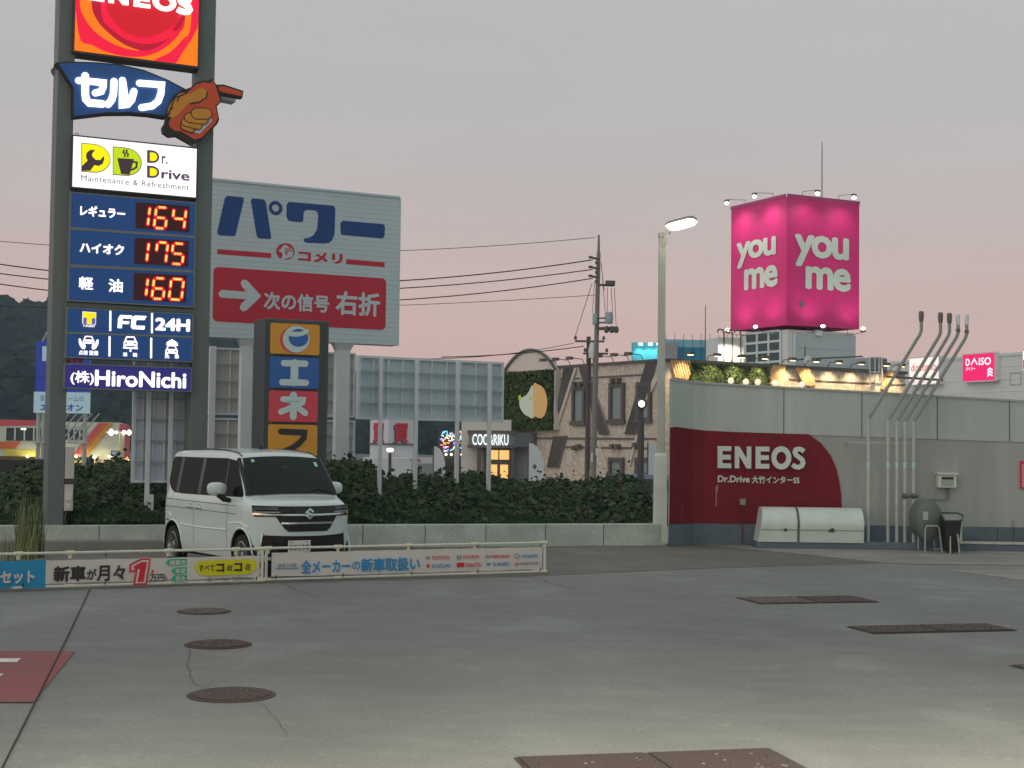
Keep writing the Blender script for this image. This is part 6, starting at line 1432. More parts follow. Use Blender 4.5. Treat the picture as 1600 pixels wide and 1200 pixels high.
def wire(label, P, Y0, Y1, r):                         # catenary through three sighted points between two supports
    (x0, y0), (xm, ym), (x1, y1) = P; b = MB(); n = 26; pts_ = []
    for k in range(n + 1):
        px = x0 + (x1 - x0) * k / n
        py = y0 * (px - xm) * (px - x1) / ((x0 - xm) * (x0 - x1)) + ym * (px - x0) * (px - x1) / ((xm - x0) * (xm - x1)) + y1 * (px - x0) * (px - xm) / ((x1 - x0) * (x1 - xm))
        pts_.append(tuple(at(px, py, Y0 + (Y1 - Y0) * k / n)))
    b.tube(pts_, r, 5); tag(b.build("overhead_wire", wire_m), label, "wire", "overhead wires from the utility pole")
wire("thin topmost wire running to the very tip of the tall utility pole", [(-200, 356), (37, 380), (930, 371)], 55, 60, .013)
wire("upper of the three thick wires tied to the tall pole's bushings", [(-200, 378), (37, 418), (926, 406)], 55, 60, .024)
wire("middle of the three thick wires tied to the tall pole's bushings", [(-200, 396), (37, 432), (926, 421)], 55, 60, .022)
wire("lowest of the three thick wires tied to the tall pole's bushings", [(-200, 409), (37, 449), (926, 435)], 55, 60, .022)
wire("thin slack wire reaching the tall pole below its switch bracket", [(-200, 470), (700, 474), (930, 461)], 55, 60, .012)
wire("guy wire from the tall pole down to the lower pole's left crossarm", [(897, 531), (911, 487), (925, 443)], 64, 60, .013)
wire("low wire crossing from billboard backs to the lower pole's upper arm", [(560, 556), (700, 560), (897, 536)], 50, 64, .013)
wire("low thick wire running from left to the lower pole's second arm", [(690, 558), (800, 553), (912, 541)], 55, 64, .02)
wire("faint wire in front of the wooded slope left of the pylon", [(-200, 585), (20, 588), (260, 600)], 70, 72, .016)

# ================================================================== SHOPPING MALL, ROOF TOWER
MB_ = -1.2
FTR = Face(1228, 700, 150, 27, MB_); FTL = Face(1228, 700, 150, -63, MB_)
pink = mat("tower_pink", A(160, 30, 90, .30), .5, noise=(.25, .12)); pwhite = mat("tower_letter", A(178, 188, 176, .30), .5)
tw = thing("roof_tower_sign", "tall magenta box sign with white lettering and small lamps above the mall roof", "tower sign", FTR.o, 0)
rw = FTR(1342.5, 420)[0]; lw_ = -FTL(1142, 420)[0]; tz0 = FTR(1228, 507.5)[1]; tz1 = FTR(1228, 307)[1]
uR, uL = FTR.u, FTL.u; cR, cL = uR * rw, -uL * lw_
b = MB(); vs = [tuple(v + Vector((0, 0, z))) for z in (tz0, tz1) for v in (Vector((0, 0, 0)), cR, cR + cL, cL)]
b.add(vs, [(0, 1, 5, 4), (1, 2, 6, 5), (2, 3, 7, 6), (3, 0, 4, 7), (4, 5, 6, 7), (3, 2, 1, 0)]); b.build("sign_box", pink, tw)
def on(face, nm, m, f, parent=tw, o0=Vector((0, 0, 0))):
    b = MB(); f(b); rot = Matrix.Rotation(face.th, 3, 'Z'); b.v = [tuple(rot @ Vector(v) + o0) for v in b.v]; return b.build(nm, m, parent)
def ftxt(face, s, px, bold, sp=.9):
    o = txt("lettering", s, face.box(*px), -.06, pwhite, tw, bold, sp=sp); o.rotation_euler = (0, 0, face.th); return o
ftxt(FTR, "you", (1241, 364.5, 1326, 422.5), .035); ftxt(FTR, "me", (1258, 415, 1329, 457), .035)
ftxt(FTL, "you", (1151.5, 380, 1213, 410), .035); ftxt(FTL, "me", (1163.4, 421, 1216, 447), .035)
vent = FTR.box(1250, 470, 1256, 480); on(FTR, "vent", trim, lambda b: b.box(vent[0], vent[1], -.08, -.01, vent[2], vent[3]))
edge_p = mat("tower_edge", A(120, 40, 84, .34), .5)
on(FTR, "edge", edge_p, lambda b: b.box(.0, rw, -.12, -.005, tz1 + .005, tz1 + .3)); on(FTL, "edge", edge_p, lambda b: b.box(-lw_, -.13, -.12, -.005, tz1 + .005, tz1 + .3))
bulb = emi("bulb_glow", (255, 246, 240), 7)
def tower_lamp(face, u, z, top, side):
    s_ = 1 if top else -1; out_ = 2.3
    def arm(b):
        b.tube([(u, .2, z), (u, .1, z + s_ * .7), (u, -out_, z + s_ * .55)], .035, 4)
        b.box(u - .2, u + .2, -out_ - .2, -out_ + .2, z + s_ * .42 - .08, z + s_ * .42 + .08)
    o = on(face, "lamp_arm", trim, arm)
    on(face, "lamp", bulb, lambda b: b.lathe([(.05, -.16), (.22, -.06), (.22, .06), (.05, .16)], 'z', 10, (u, -out_, z + s_ * .15)), o)
    rot = Matrix.Rotation(face.th, 3, 'Z'); p = rot @ Vector((u, -out_ + .1, z + s_ * .0)) + FTR.o; q = rot @ Vector((u, 0.2, z - s_ * 6.5)) + FTR.o
    spot("tower_spot", p, q, (480 if side < 0 else 250) if top else 250, (1, .93, .90), 125, .9, .4)
for k in (.22, .72): tower_lamp(FTR, rw * k, tz1, True, 1); 
for k in (.25, .75): tower_lamp(FTL, -lw_ * k, tz1, True, -1)
for k in (.3, .85): tower_lamp(FTR, rw * k, tz0, False, 1)
for k in (.22, .72): tower_lamp(FTL, -lw_ * k, tz0, False, -1)
q = FTR(1313, 213)[1]; u = FTR(1313, 300)[0]
on(FTR, "mast", iron, lambda b: b.tube([(u, 3, tz1), (u, 3, tz1 + 6), (u, 3, q)], [.06, .05, .03], 6))
# stair block under the tower
mall_w = mat("mall_white", (.84, .86, .85), .7, noise=(.3, .05)); mall_g = mat("mall_grey_siding", A(128, 136, 138, .36), .7, noise=(.3, .05)); mgl = mat("mall_glass", A(38, 52, 56, .36), .15); mfr = mat("mall_frame", A(160, 168, 168, .36), .5)
sb = thing("stair_block", "pale stair block with gridded dark windows directly under the magenta tower", "building", FTR.o, 0)
b = MB(); a_ = 1.0; vs = [tuple(v + Vector((0, 0, z))) for z in (0, tz0 - .4) for v in (uR * .6 - uL * .6, cR * .98 - uL * .6, cR * .98 + cL * .9, uR * .6 + cL * .9)]
b.add(vs, [(0, 1, 5, 4), (1, 2, 6, 5), (2, 3, 7, 6), (3, 0, 4, 7), (4, 5, 6, 7)]); b.build("wall", mall_w, sb)
def ons(face, nm, m, f, parent=sb): return on(face, nm, m, f, parent)
FTL2 = Face(1228, 700, 150, -63, MB_)
gx0, gx1, gz0_, gz1_ = FTL.box(1166, 522, 1226, 580, -.6)
ons(FTL, "window", mgl, lambda b: b.box(gx0, gx1 - .6, .55, .596, gz0_, gz1_))
def gridf(b):
    for k in range(4): x = gx0 + (gx1 - .6 - gx0) * [0, .34, .67, 1][k]; b.box(x - .14, x + .14, .45, .549, gz0_, gz1_)
    for k in range(5): z = gz1_ - (gz1_ - gz0_) * k / 4; b.box(gx0 + .14, gx1 - .75, .47, .548, z - .12, z + .12)
ons(FTL, "window_frame", mfr, gridf)
s0, s1 = FTR.box(1240, 517, 1336, 565, -.6)[:2]; zz1 = tz0 - .6
ons(FTR, "grey_siding", mall_g, lambda b: b.box(s0 + .0, s1, .5, .598, 0, zz1))
ons(FTR, "siding_lines", mat("siding_line", A(108, 116, 118, .36), .7), lambda b: [b.box(s0 + .01, s1 - .01, .48, .499, zz1 * k / 9, zz1 * k / 9 + .05) for k in range(3, 9)])
x0, x1, z0, z1 = FTR.box(1271, 516, 1280, 525, -.6); ons(FTR, "vent_hood", mall_w, lambda b: b.box(x0, x1, .1, .479, z0, z1))
x0 = FTR(1245.5, 540)[0]; ons(FTR, "downpipe", mfr, lambda b: b.tube([(x0, .4, 0), (x0, .4, zz1)], .12, 6))
# lit white round shaft left of it
p = at(1142, 560, 146); t = thing("lit_shaft", "white curved wall lit greenish-white by arm lamps left of the stair block", "building", (p.x, 146, MB_), R(10))
z1 = at(1142, 527, 146).z - MB_; hwid = 21 / FOC * 146
b = MB(); b.box(-hwid, hwid, 0, 4, 0, z1); b.build("wall", mall_w, t, bev=.05)
b = MB()
for k in (-.55, .1, .75):
    x = hwid * k; b.tube([(x, -.05, z1 - 3.4), (x, -.05, z1 + .3), (x - .2, -.3, z1 + .7), (x - 1.2, -2.0, z1 + .6), (x - 1.4, -2.2, z1 + .3)], .08, 5)
b.build("lamp_arm", mat("arm_brown", A(80, 66, 60), .6), t)
for k in (-.6, .1):
    pp_ = Vector((p.x, 146, MB_)) + Vector((hwid * k, -2.3, z1 - .2)); spot("shaft_spot", pp_, pp_ + Vector((0, 1.6, -2.2)), 750, (.93, 1, .72), 90)
# long white hall to the right
FH = Face(1345, 700, 142, -66, MB_); hl_ = thing("white_mall_hall", "long white windowless mall wall carrying lit shop signs at right", "building", FH.o, FH.th)
hz = FH(1345, 570)[1]; hL = FH(1700, 620)[0]
b = MB(); b.box(0, hL, 0, 14, 0, hz); b.build("wall", mall_w, hl_)
b = MB(); b.box(-.1, hL, -.12, -.003, hz - .15, hz + .1); 
for k in range(1, 7): b.box(0, hL, -.03, -.003, hz - k * 1.05, hz - k * 1.05 + .05)
b.build("siding_lines", mat("siding_pale", A(150, 158, 158, .36), .7), hl_)
x0, x1, z0, z1 = FH.box(1578, 582, 1596, 601); b = MB(); b.box(x0, x0 + .1, -.04, -.004, z0, z1); b.box(x1 - .1, x1, -.04, -.004, z0, z1); b.box(x0, x1, -.041, -.005, z1 - .1, z1); b.box(x0, x1, -.041, -.005, z0, z0 + .1); b.build("hatch_outline", mat("hatch_line", A(118, 124, 124), .7), hl_)
def mall_sign(c4, m, label, y=-.5):
    q = FH.pts(c4, -y); x0, x1, z0, z1 = (q[0][0] + q[3][0]) / 2, (q[1][0] + q[2][0]) / 2, (q[2][1] + q[3][1]) / 2, (q[0][1] + q[1][1]) / 2
    t = thing("shop_sign", label, "sign", FH.o, FH.th, "lit signs on the mall wall"); b = MB(); b.box(x0, x1, y, -.02, z0, z1); b.build("lit_face", m, t)
    e_ = MATS.get("sign_rim") or mat("sign_rim", A(150, 150, 150), .5); b = MB(); b.box(x0 - .08, x0 - .002, y - .06, -.02, z0, z1); b.box(x1 + .002, x1 + .1, y - .06, -.02, z0, z1); b.box(x0, x1, y - .06, -.02, z1 + .002, z1 + .1); b.box(x0, x1, y - .06, -.02, z0 - .1, z0 - .002); b.build("rim", e_, t)
    return t
def mrow(t, s, x0, y0, x1, y1, m, bold=.02, y=-.53): a = zr4([(x0, y0), (x1, y1)]); return txt("lettering", s, FH.box(a[0][0], a[0][1], a[1][0], a[1][1], .5), y, m, t, bold)
t = mall_sign(zr4([(806, 403), (1010, 388), (1010, 570), (806, 585)]), emi("sign_cream", (255, 240, 230), 1.0), "lit cream sign with red lowercase lettering behind the vent pipes")
mrow(t, "docomo", 818, 437, 992, 482, emi("sign_red_text", (226, 90, 96), .9), .012); mrow(t, "ドコモショップ", 830, 520, 1005, 540, emi("sign_grey_text", (190, 170, 165), .8), 0); mrow(t, "ゆめタウン", 830, 552, 985, 572, MATS["sign_grey_text"], 0)
t = mall_sign(zr4([(1177, 378), (1400, 360), (1398, 548), (1177, 562)]), emi("sign_pink", (236, 26, 106), 1.0), "lit hot pink square sign with white capitals and up arrows")
swt = emi("sign_white_text", (255, 246, 250), 1.2)
mrow(t, "D", 1197, 404, 1225, 450, swt, .02); mrow(t, "ISO", 1288, 396, 1372, 443, swt, .02); mrow(t, "ダイソー", 1198, 460, 1265, 484, swt, .01)
def mline(P, w): b = MB(); b.stroke(FH.pts(zr4(P), .5), w, -.53 - .01 * random.random(), 0, 0, 0); b.build("letter" if w == .13 and len(P) == 3 and P[0][0] < 1300 else "arrow", swt, t)
mline([(1235, 446), (1256, 404), (1278, 443)], .13)
for k in range(3): mline([(1347, 486 + k * 20), (1364, 468 + k * 20), (1384, 482 + k * 20)], .13)
t = mall_sign(zr4([(1594, 348), (1640, 344), (1640, 480), (1594, 482)]), emi("sign_white_red", (255, 250, 248), 1.0), "white and red lit sign cut by the right edge")
b = MB(); b.poly(FH.pts(zr4([(1596, 410), (1640, 408), (1640, 478), (1596, 479)]), .5), -.53); b.build("red_half", emi("sign_red_half", (220, 50, 60), .9), t)
# grey roof box and ladder cage on the shop roof
def roofbox(nm, label, face, px4, m, d0, d1, lines=0):
    x0, x1, z0, z1 = face.box(*px4); t = thing(nm, label, "roof equipment", face.o, face.th); b = MB(); b.box(x0, x1, d0, d1, z0, z1); b.build("casing", m, t, bev=.02)
    if lines:
        b = MB(); [b.box(x0 + .05, x1 - .05, d0 - .02, d0 - .004, z0 + (z1 - z0) * (k + .5) / lines, z0 + (z1 - z0) * (k + .5) / lines + .04) for k in range(lines)]; b.build("louvre", trim, t)
roofbox("roof_unit", "dark grey louvred unit on the tiled shop's roof beside the vent pipes", FR, (1384, 557, 1411, 582), mat("unit_grey", A(96, 104, 110), .6), 1.2, 3, 8)
t = thing("ladder_cage", "thin steel ladder cage hanging on the lit face of the tiled shop", "ladder", FR.o, FR.th); b = MB()
x0, x1, z0, z1 = FR.box(1349, 559, 1367, 606)
for k in range(6): x = x0 + (x1 - x0) * k / 5; b.tube([(x, -.5 - .35 * math.sin(math.pi * k / 5), z0), (x, -.5 - .35 * math.sin(math.pi * k / 5), z1)], .03, 4)
for z in (z0 + .1, (z0 + z1) / 2, z1): b.tube([(x0 + (x1 - x0) * k / 8, -.5 - .35 * math.sin(math.pi * k / 8), z) for k in range(9)], .035, 4)
b.build("cage", stud, t)
q = FR(1274, 545); t = thing("roof_antenna", "dish antenna on a thin mast rising from the tiled shop's roof", "antenna", FR.o, FR.th); zt_ = FR(1274, 541)[1]
b = MB(); b.tube([(q[0], .8, hgt), (q[0], .8, zt_)], .04, 5); b.tube([(FR(1247, 560)[0], .8, FR(1247, 563)[1]), (q[0], .8, FR(1274, 560)[1]), (FR(1364, 556)[0], .8, FR(1364, 556)[1])], .05, 5); b.build("mast", iron, t); b = MB(); b.lathe([(.02, 0), (.2, .05), (.3, .12)], 'y', 14, (q[0] + .1, .55, FR(1274, 563)[1]), 0, False); b.build("dish", stud, t)

# netted building far behind and its aqua lit sign
net = mat("net_teal", A(30, 92, 112, .34), .8, noise=(.15, .2)); net2 = mat("net_teal_pale", A(96, 136, 148, .36), .8, noise=(.15, .15))
FN = Face(985, 700, 230, 6, MB_)
t = thing("netted_building", "teal scaffold-netted building far behind the lamp post", "building", FN.o, FN.th)
x0 = FN(1040, 560)[0]; x1 = FN(1150, 560)[0]; z1 = FN(1100, 531)[1]; zm = FN(1100, 543)[1]
b = MB(); b.box(x0, x1, 0, 20, 0, zm); b.build("netting", net, t); b = MB(); b.box(x0 + .1, x1 - .1, .2, 19, zm, z1); b.build("upper_netting", net2, t)
b = MB()
for k in range(9): x = x0 + (x1 - x0) * k / 8; b.tube([(x, -.1, zm - 2), (x, -.1, z1 + .9)], .045, 4)
b.build("scaffold_pole", iron, t)
t = thing("aqua_sign", "aqua billboard lit by three lamps left of the netted building", "billboard", FN.o, FN.th)
x0, x1, z0, z1 = FN.box(985, 536, 1026.5, 570); b = MB(); b.box(x0, x1, -2, -1, 0, z1); b.build("board", mat("aqua_board", A(70, 150, 165, .36), .7), t)
b = MB(); b.box(x1 + .1, FN(1056, 540)[0], -1.2, 3, 0, FN(1050, 535)[1]); b.build("side_wall", mat("side_grey", A(110, 106, 110), .7), t)
for px in (995, 1010, 1023):
    u = FN(px, 545)[0]; pz = FN(px, 541.5)[1]; b = MB(); b.box(u - .3, u + .3, -3.4, -2.9, pz, pz + .35); b.build("lamp", emi("aqua_lamp", (220, 255, 250), 3), t)
    pp_ = FN.o + FN.u * u + FN.n * 3.3 + Vector((0, 0, pz - .2)); spot("aqua_spot", pp_, pp_ - FN.n * 1.5 + Vector((0, 0, -1.6)), 110, (.6, 1, 1), 90)
p = at(1102, 535, 215); t = thing("roof_mast", "thin bare mast standing above the netted building", "mast", (p.x, 215, 0)); b = MB(); b.tube([(0, 0, -1.2), (0, 0, at(1102, 477, 215).z)], [.14, .06], 5); b.build("mast", iron, t)

# ================================================================== LEFT BACKGROUND: STRIPED SHOP, STORE SIGN, PARKING LAMPS
FP_ = Face(100, 700, 105, 12, GB); st_ = thing("striped_shop", "white shop with pink roof band and orange diagonal stripes, lit canopy below", "building", FP_.o, FP_.th)
zz = Z(0, 600, 5)
def FPp(P, off=0): return [FP_(a, c, off) for a, c in zz(P)]
swall = mat("striped_wall", A(150, 152, 142, .34), .7, noise=(.2, .06)); spink = mat("stripe_pink", A(188, 84, 92, .36), .6); sor = mat("stripe_orange", A(206, 110, 76, .36), .6); syl = mat("stripe_yellow", A(206, 150, 70, .36), .6); sdk = mat("opening_dark", A(44, 48, 50, .34), .5)
x0 = FP_(-40, 690)[0]; x1 = FP_(186, 690)[0]; z1 = FPp([(700, 298)])[0][1]; zc_ = FPp([(700, 570)])[0][1]
b = MB(); b.box(x0, x1, 0, 12, zc_, z1); b.build("wall", swall, st_)
b = MB(); b.box(x0, x1, 1.5, 12, 0, zc_ - .01); b.build("ground_floor", mat("shopfront_warm", A(128, 118, 92, .36), .7), st_)
b = MB(); b.box(x1 + .01, FP_(193, 690)[0], .0, 10, 0, z1 - .1); b.build("pink_end", spink, st_)
flat("pink_band", [(-200, 272), (318, 285), (285, 325), (-200, 330)], -.05, spink, st_, 0, FP_, zz, 0)
for m, a in ((spink, 0), (sor, 42), (syl, 78)):
    flat("diagonal_stripe", [(770 + a, 305), (812 + a, 305), (612 + a, 558), (565 + a, 558)], -.05 - .01 * (a // 20), m, st_, 0, FP_, zz, 0)
    flat("diagonal_stripe", [(-40 + a * .3, 450), (150 + a * .4, 450), (100 + a * .5, 500), (-40, 508)], -.05 - .01 * (a // 20), m, st_, 0, FP_, zz, 0) if a < 60 else 0
for P in ([(495, 352), (668, 358), (664, 438), (495, 432)], [(45, 340), (340, 345), (340, 445), (45, 440)]):
    w = flat("opening", P, -.06, sdk, st_, 0, FP_, zz, 0)
    q = FPp(P); b = MB()
    for k in range(5): x = q[0][0] + (q[1][0] - q[0][0]) * k / 4; b.box(x - .05, x + .05, -.12, -.065, q[3][1], q[0][1])
    b.box(q[0][0], q[1][0], -.125, -.066, q[3][1] + .9, q[3][1] + 1.0); b.build("railing", mfr, w)
flat("ceiling_lamp", [(165, 346), (205, 347), (205, 358), (165, 357)], -.14, emi("lamp_cool", (255, 250, 230), 2.5), st_, 0, FP_, zz, 0)
flat("lit_fascia", [(30, 505), (335, 515), (335, 570), (30, 562)], -.06, mat("fascia_yellow", A(170, 160, 84, .36), .6), st_, 0, FP_, zz, 0)
flat("lit_fascia", [(735, 568), (900, 572), (897, 628), (735, 632)], -.06, emi("fascia_lit", (236, 214, 170), .7), st_, 0, FP_, zz, 0)
fb_ = flat("shop_fascia", [(560, 574), (726, 578), (726, 632), (560, 634)], -.07, sdk, st_, 0, FP_, zz, 0)
a = zz([(575, 592), (668, 616)]); txt("lettering", "aiic", FP_.box(a[0][0], a[0][1], a[1][0], a[1][1]), -.1, emi("letter_amber", (250, 206, 90), 1), fb_, .03, shear=.3)
for k in range(9): flat("poster", [(745 + k % 5 * 30, 590 + k // 5 * 22), (763 + k % 5 * 30, 590 + k // 5 * 22), (763 + k % 5 * 30, 604 + k // 5 * 22), (745 + k % 5 * 30, 604 + k // 5 * 22)], -.09, mat("poster_%d" % (k % 3), A(*[(120, 60, 60), (70, 80, 110), (150, 120, 60)][k % 3]), .6), st_, 0, FP_, zz, 0)
for px, py in ((43, 713), (60, 713), (119, 713), (147, 714), (171, 714)):
    u, z = FP_(px, py, .6); b = MB(); b.lathe([(.04, -.1), (.12, 0), (.04, .1)], 'z', 8, (u, -.6, z)); b.build("canopy_lamp", emi("canopy_glow", (255, 236, 170), 5), st_)
    pp_ = FP_.o + FP_.u * u + FP_.n * .7 + Vector((0, 0, z - .2)); spot("canopy_spot", pp_, pp_ - FP_.n * .8 + Vector((0, 0, 1.2)), 22, (1, .85, .45), 130)
flat("orange_banner", [(640, 640), (735, 645), (742, 668), (690, 676)], -.5, mat("banner_orange", A(196, 104, 60), .6), st_, 0, FP_, zz, 0)
FX = Face(95, 700, 92, 6, GB); sx = thing("store_sign", "tall blue and white store sign on posts before the wooded slope", "sign", FX.o, FX.th)
sb_ = mat("store_blue", A(34, 56, 140, .36), .5); sw_ = emi("store_white", (168, 196, 206), .55)
x0, x1, z0, z1 = FX.box(53, 612, 138, 646); zt_ = FX(60, 533)[1]
b = MB(); b.box(x0, x1, 0, .6, z0, z1); b.build("white_panel", sw_, sx); b = MB(); b.box(x0 + .08, x1, 0.02, .6, z1 + .01, zt_); b.build("blue_panel", sb_, sx)
flat("white_mark", [(66, 541), (76, 541), (76, 564), (66, 564)], -.01, sw_, sx, 0, FX, lambda P: P, 0)
sbt = mat("store_text_blue", A(40, 72, 140, .36), .5)
txt("lettering", "家電リフォームの", FX.box(63, 617, 131, 628), -.02, sbt, sx, .0); txt("lettering", "エディオン", FX.box(63, 630, 130, 643), -.02, sbt, sx, .04)
b = MB()
for px in (58, 66, 131): x = FX(px, 680)[0]; b.tube([(x, .3, 0), (x, .3, z0)], .14, 6)
for k in range(6): x = x0 + .3 + (x1 - x0 - .6) * k / 6; b.tube([(x, .2, z0 - 1.8), (x + 1.4, .2, z0)], .05, 4)
b.box(x0, x1, .1, .3, z0 - 1.9, z0 - 1.8); b.build("post", mat("post_galv", A(120, 124, 122), .5), sx)
b = MB(); b.tube([(x0 + .4, .2, zt_), (x0 + .8, -.5, zt_ + .5), (x0 + 2.2, -1.2, zt_ + .7)], .07, 5); b.build("arm_lamp", stud, sx)
p = at(189, 740, 88); t = thing("parking_lamp", "parking lamp with four lit heads beside the striped shop", "lamp post", (p.x, 88, GB)); zt_ = at(189, 677, 88).z - GB
b = MB(); b.tube([(0, 0, 0), (0, 0, zt_)], .16, 8); b.build("pole", mat("pole_yellowish", A(150, 146, 110), .5), t); b = MB(); b.box(-1.0, .6, -.06, .06, zt_, zt_ + .1); b.build("crossbar", MATS["pole_yellowish"], t)
for px, r in ((173, .2), (181, .09), (193, .13), (201, .16)): x = (px - 189) / FOC * 88; b = MB(); b.lathe([(.05, -r), (r, 0), (.05, r)], 'z', 10, (x, -.1, zt_ + .05)); b.build("lamp_head", emi("parking_glow", (248, 236, 255), 4), t, True)
b = MB(); u = -15 / FOC * 88; b.box(u, -.05, -.2, -.12, at(180, 713, 88).z - GB, at(180, 704, 88).z - GB); es = b.build("exit_sign", mat("exit_blue", A(50, 72, 110, .36), .5), t)
txt("lettering", "出口", (u + .08, -.13, at(180, 712, 88).z - GB, at(180, 705, 88).z - GB), -.22, emi("exit_white", (220, 226, 236), .6), es, .02)
p = at(199, 718, 95); t = thing("amber_lamp", "small amber light on a dark pole right of the exit sign", "lamp post", (p.x, 95, GB)); b = MB(); b.tube([(0, 0, 0), (0, 0, p.z - GB)], .07, 6); b.build("pole", iron, t); b = MB(); b.lathe([(.03, -.16), (.16, 0), (.03, .16)], 'z', 8, (0, -.1, p.z - GB)); b.build("lamp_head", emi("amber_glow", (255, 176, 90), 4), t)
# dark low wall in front of the shop at far left, satellite dish
p0 = at(-20, 735, 90); t = thing("hoarding", "low dark hoarding in front of the striped shop's left end", "fence", (p0.x, 90, GB)); b = MB(); b.box(0, 2.4, 0, .15, 0, at(10, 718, 90).z - GB); b.box(2.45, 5.6 * .4 + 2.4, -.02, .15, 0, at(10, 717, 90).z - GB); b.build("board", mat("hoarding_black", A(28, 30, 30), .6), t)

# ================================================================== SECOND-HAND SHOP AND NEON SIGN
FU = Face(606.5, 700, 130, 22, GB); FU2 = Face(606.5, 700, 130, -68, GB)
t = thing("pale_corner_building", "pale corner building with big red outlined characters behind the billboard posts", "building", FU.o, 0)
zu = Z(540, 520, 5.333); uw = mat("usedshop_white", A(166, 170, 174, .36), .7, noise=(.2, .05)); 
uz1 = FU(606.5, 655)[1]; ur = FU(646, 690)[0]; ul = -FU2(578, 690)[0]
b = MB(); cR, cL = FU.u * ur, -FU2.u * ul; vs = [tuple(v + Vector((0, 0, z))) for z in (0, uz1) for v in (Vector((0, 0, 0)), cR, cR + cL, cL)]
b.add(vs, [(0, 1, 5, 4), (1, 2, 6, 5), (2, 3, 7, 6), (3, 0, 4, 7), (4, 5, 6, 7)]); b.build("wall", uw, t)
ured = mat("used_red", A(176, 40, 60, .36), .6); ushd = mat("used_shadow", A(70, 66, 84, .36), .6)
for f, px in ((FU, (616, 661, 638, 692)), (FU2, (584, 661, 601, 691))):
    x0, x1, z0, z1 = f.box(*px)
    for m, y, d in ((ushd, -.05, -.18), (ured, -.09, 0)): o = txt("lettering", "買", (x0 + d, x1 + d, z0 + d, z1 + d), y, m, t, .02); o.rotation_euler = (0, 0, f.th)
def onu(f, nm, m, fn): b = MB(); fn(b); rot = Matrix.Rotation(f.th, 3, 'Z'); b.v = [tuple(rot @ Vector(v)) for v in b.v]; return b.build(nm, m, t)
z_ = FU(620, 695)[1]; onu(FU, "ledge", trim, lambda b: b.box(-.1, ur, -.14, -.01, z_, z_ + .12)); onu(FU2, "ledge", trim, lambda b: b.box(-ul, -.15, -.14, -.01, z_, z_ + .12))
x0, x1, z0, z1 = FU.box(617, 714, 672, 724); onu(FU, "side_sign", uw, lambda b: b.box(x0, x1, -.6, -.15, z0, z1)); o = txt("lettering", "出張買取", FU.box(623, 716, 654, 722), -.64, ured, t, .03); o.rotation_euler = (0, 0, FU.th)
x0, x1, z0, z1 = FU.box(609, 725, 642, 734); onu(FU, "red_sign", ured, lambda b: b.box(x0, x1, -.5, -.15, z0, z1)); o = txt("lettering", "買取販売", (x0 + .1, x1 - .1, z0 + .08, z1 - .08), -.54, mat("used_pale", A(210, 190, 190, .36), .6), t, .0); o.rotation_euler = (0, 0, FU.th)
p = at(573, 735, 100); t = thing("lit_forecourt", "low bright shopfront glimpsed above the ivy left of the corner building", "building", (p.x - .3, 100, GB)); b = MB(); b.box(0, 3.3, 0, 3, 0, at(580, 715, 100).z - GB); b.build("wall", uw, t); b = MB(); b.box(.1, .75, -.05, -.01, .2, at(580, 737, 100).z - GB + .2); b.build("lit_window", emi("forecourt_glow", (255, 224, 196), 1.3), t)
p = at(609, 735, 72); t = thing("white_street_lamp", "small lamp post with white glowing head behind the billboard posts", "lamp post", (p.x, 72, GB)); zt_ = at(609, 705, 72).z - GB
b = MB(); b.tube([(0, 0, 0), (0, 0, zt_)], .08, 8); b.build("pole", MATS["dark_pole"], t); b = MB(); b.lathe([(.05, -.1), (.17, -.03), (.17, .05), (.04, .1)], 'z', 12, (0, 0, zt_ + .05)); b.build("lamp_head", emi("street_glow", (255, 240, 235), 5), t, True)
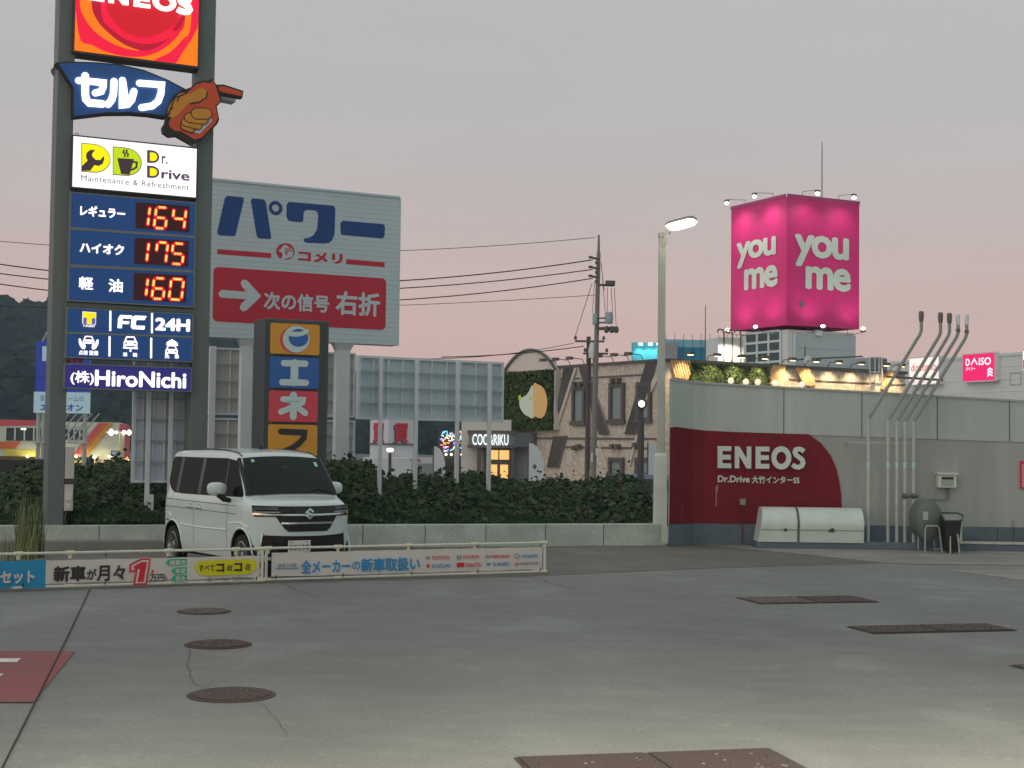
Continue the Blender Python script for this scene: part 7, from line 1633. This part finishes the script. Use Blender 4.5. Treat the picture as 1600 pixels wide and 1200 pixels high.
FNn = Face(705, 700, 90, 8, GB); t = thing("neon_sign", "small black board crowded with multicoloured neon shapes beside the shop entrance", "neon sign", FNn.o, FNn.th)
x0, x1, z0, z1 = FNn.box(686, 672, 725, 709); b = MB(); b.box(x0, x1, 0, .3, z0, z1); b.build("board", sdk, t); b = MB(); b.box(x0 + .05, x1, .0, .5, 0, z0 - .01); b.build("base", mat("neon_base", A(46, 44, 44), .6), t)
rr = random.Random(11); cols = [(255, 236, 240), (255, 120, 140), (255, 180, 80), (110, 220, 255), (255, 240, 180), (160, 150, 255)]
for i, c_ in enumerate(cols):
    b = MB()
    for k in range(9):
        u = rr.uniform(x0 + .15, x1 - .15); z = rr.uniform(z0 + .12, z1 - .15); a = rr.uniform(0, 3.14); ln = rr.uniform(.05, .2)
        b.stroke([(u, z), (u + ln * math.cos(a), z + ln * math.sin(a))], .07, -.02 - .004 * (i * 9 + k), 0, 0, 4)
    b.build("neon_tube", emi("neon_%d" % i, c_, 1.5), t)
b = MB(); b.stroke([(x0 + .12, z1 - .35), (x0 + .22, z1 - .12), (x0 + .45, z1 - .06), (x0 + .52, z1 - .3)], .05, -.27, 0, 0, 4); b.build("neon_tube", MATS["neon_3"], t)
b = MB()
for k in range(5): b.lathe([(.02, -.08), (.09, 0), (.02, .08)], 'z', 8, (x0 + .1 + k * .32, -.3, z0 - .05))
b.build("spot_bulb", emi("neon_bulb", (255, 226, 190), 4), t)

# ================================================================== EVENING AIR
b = MB(); b.box(-1900, 1900, -60, 1100, -2.4, 330); hz_ = b.build("haze", [], None, recalc=False); hz_.data.materials.clear()
hm = bpy.data.materials.new("evening_haze"); hm.use_nodes = True; hn = hm.node_tree.nodes; hn.clear()
ho = hn.new("ShaderNodeOutputMaterial"); hv = hn.new("ShaderNodeVolumePrincipled"); hv.inputs["Color"].default_value = (.62, .80, .95, 1); hv.inputs["Density"].default_value = .00022
hm.node_tree.links.new(hv.outputs[0], ho.inputs["Volume"]); hz_.data.materials.append(hm); hz_["kind"] = "stuff"; hz_["label"] = "thin bluish evening haze filling the air"; hz_["category"] = "haze"
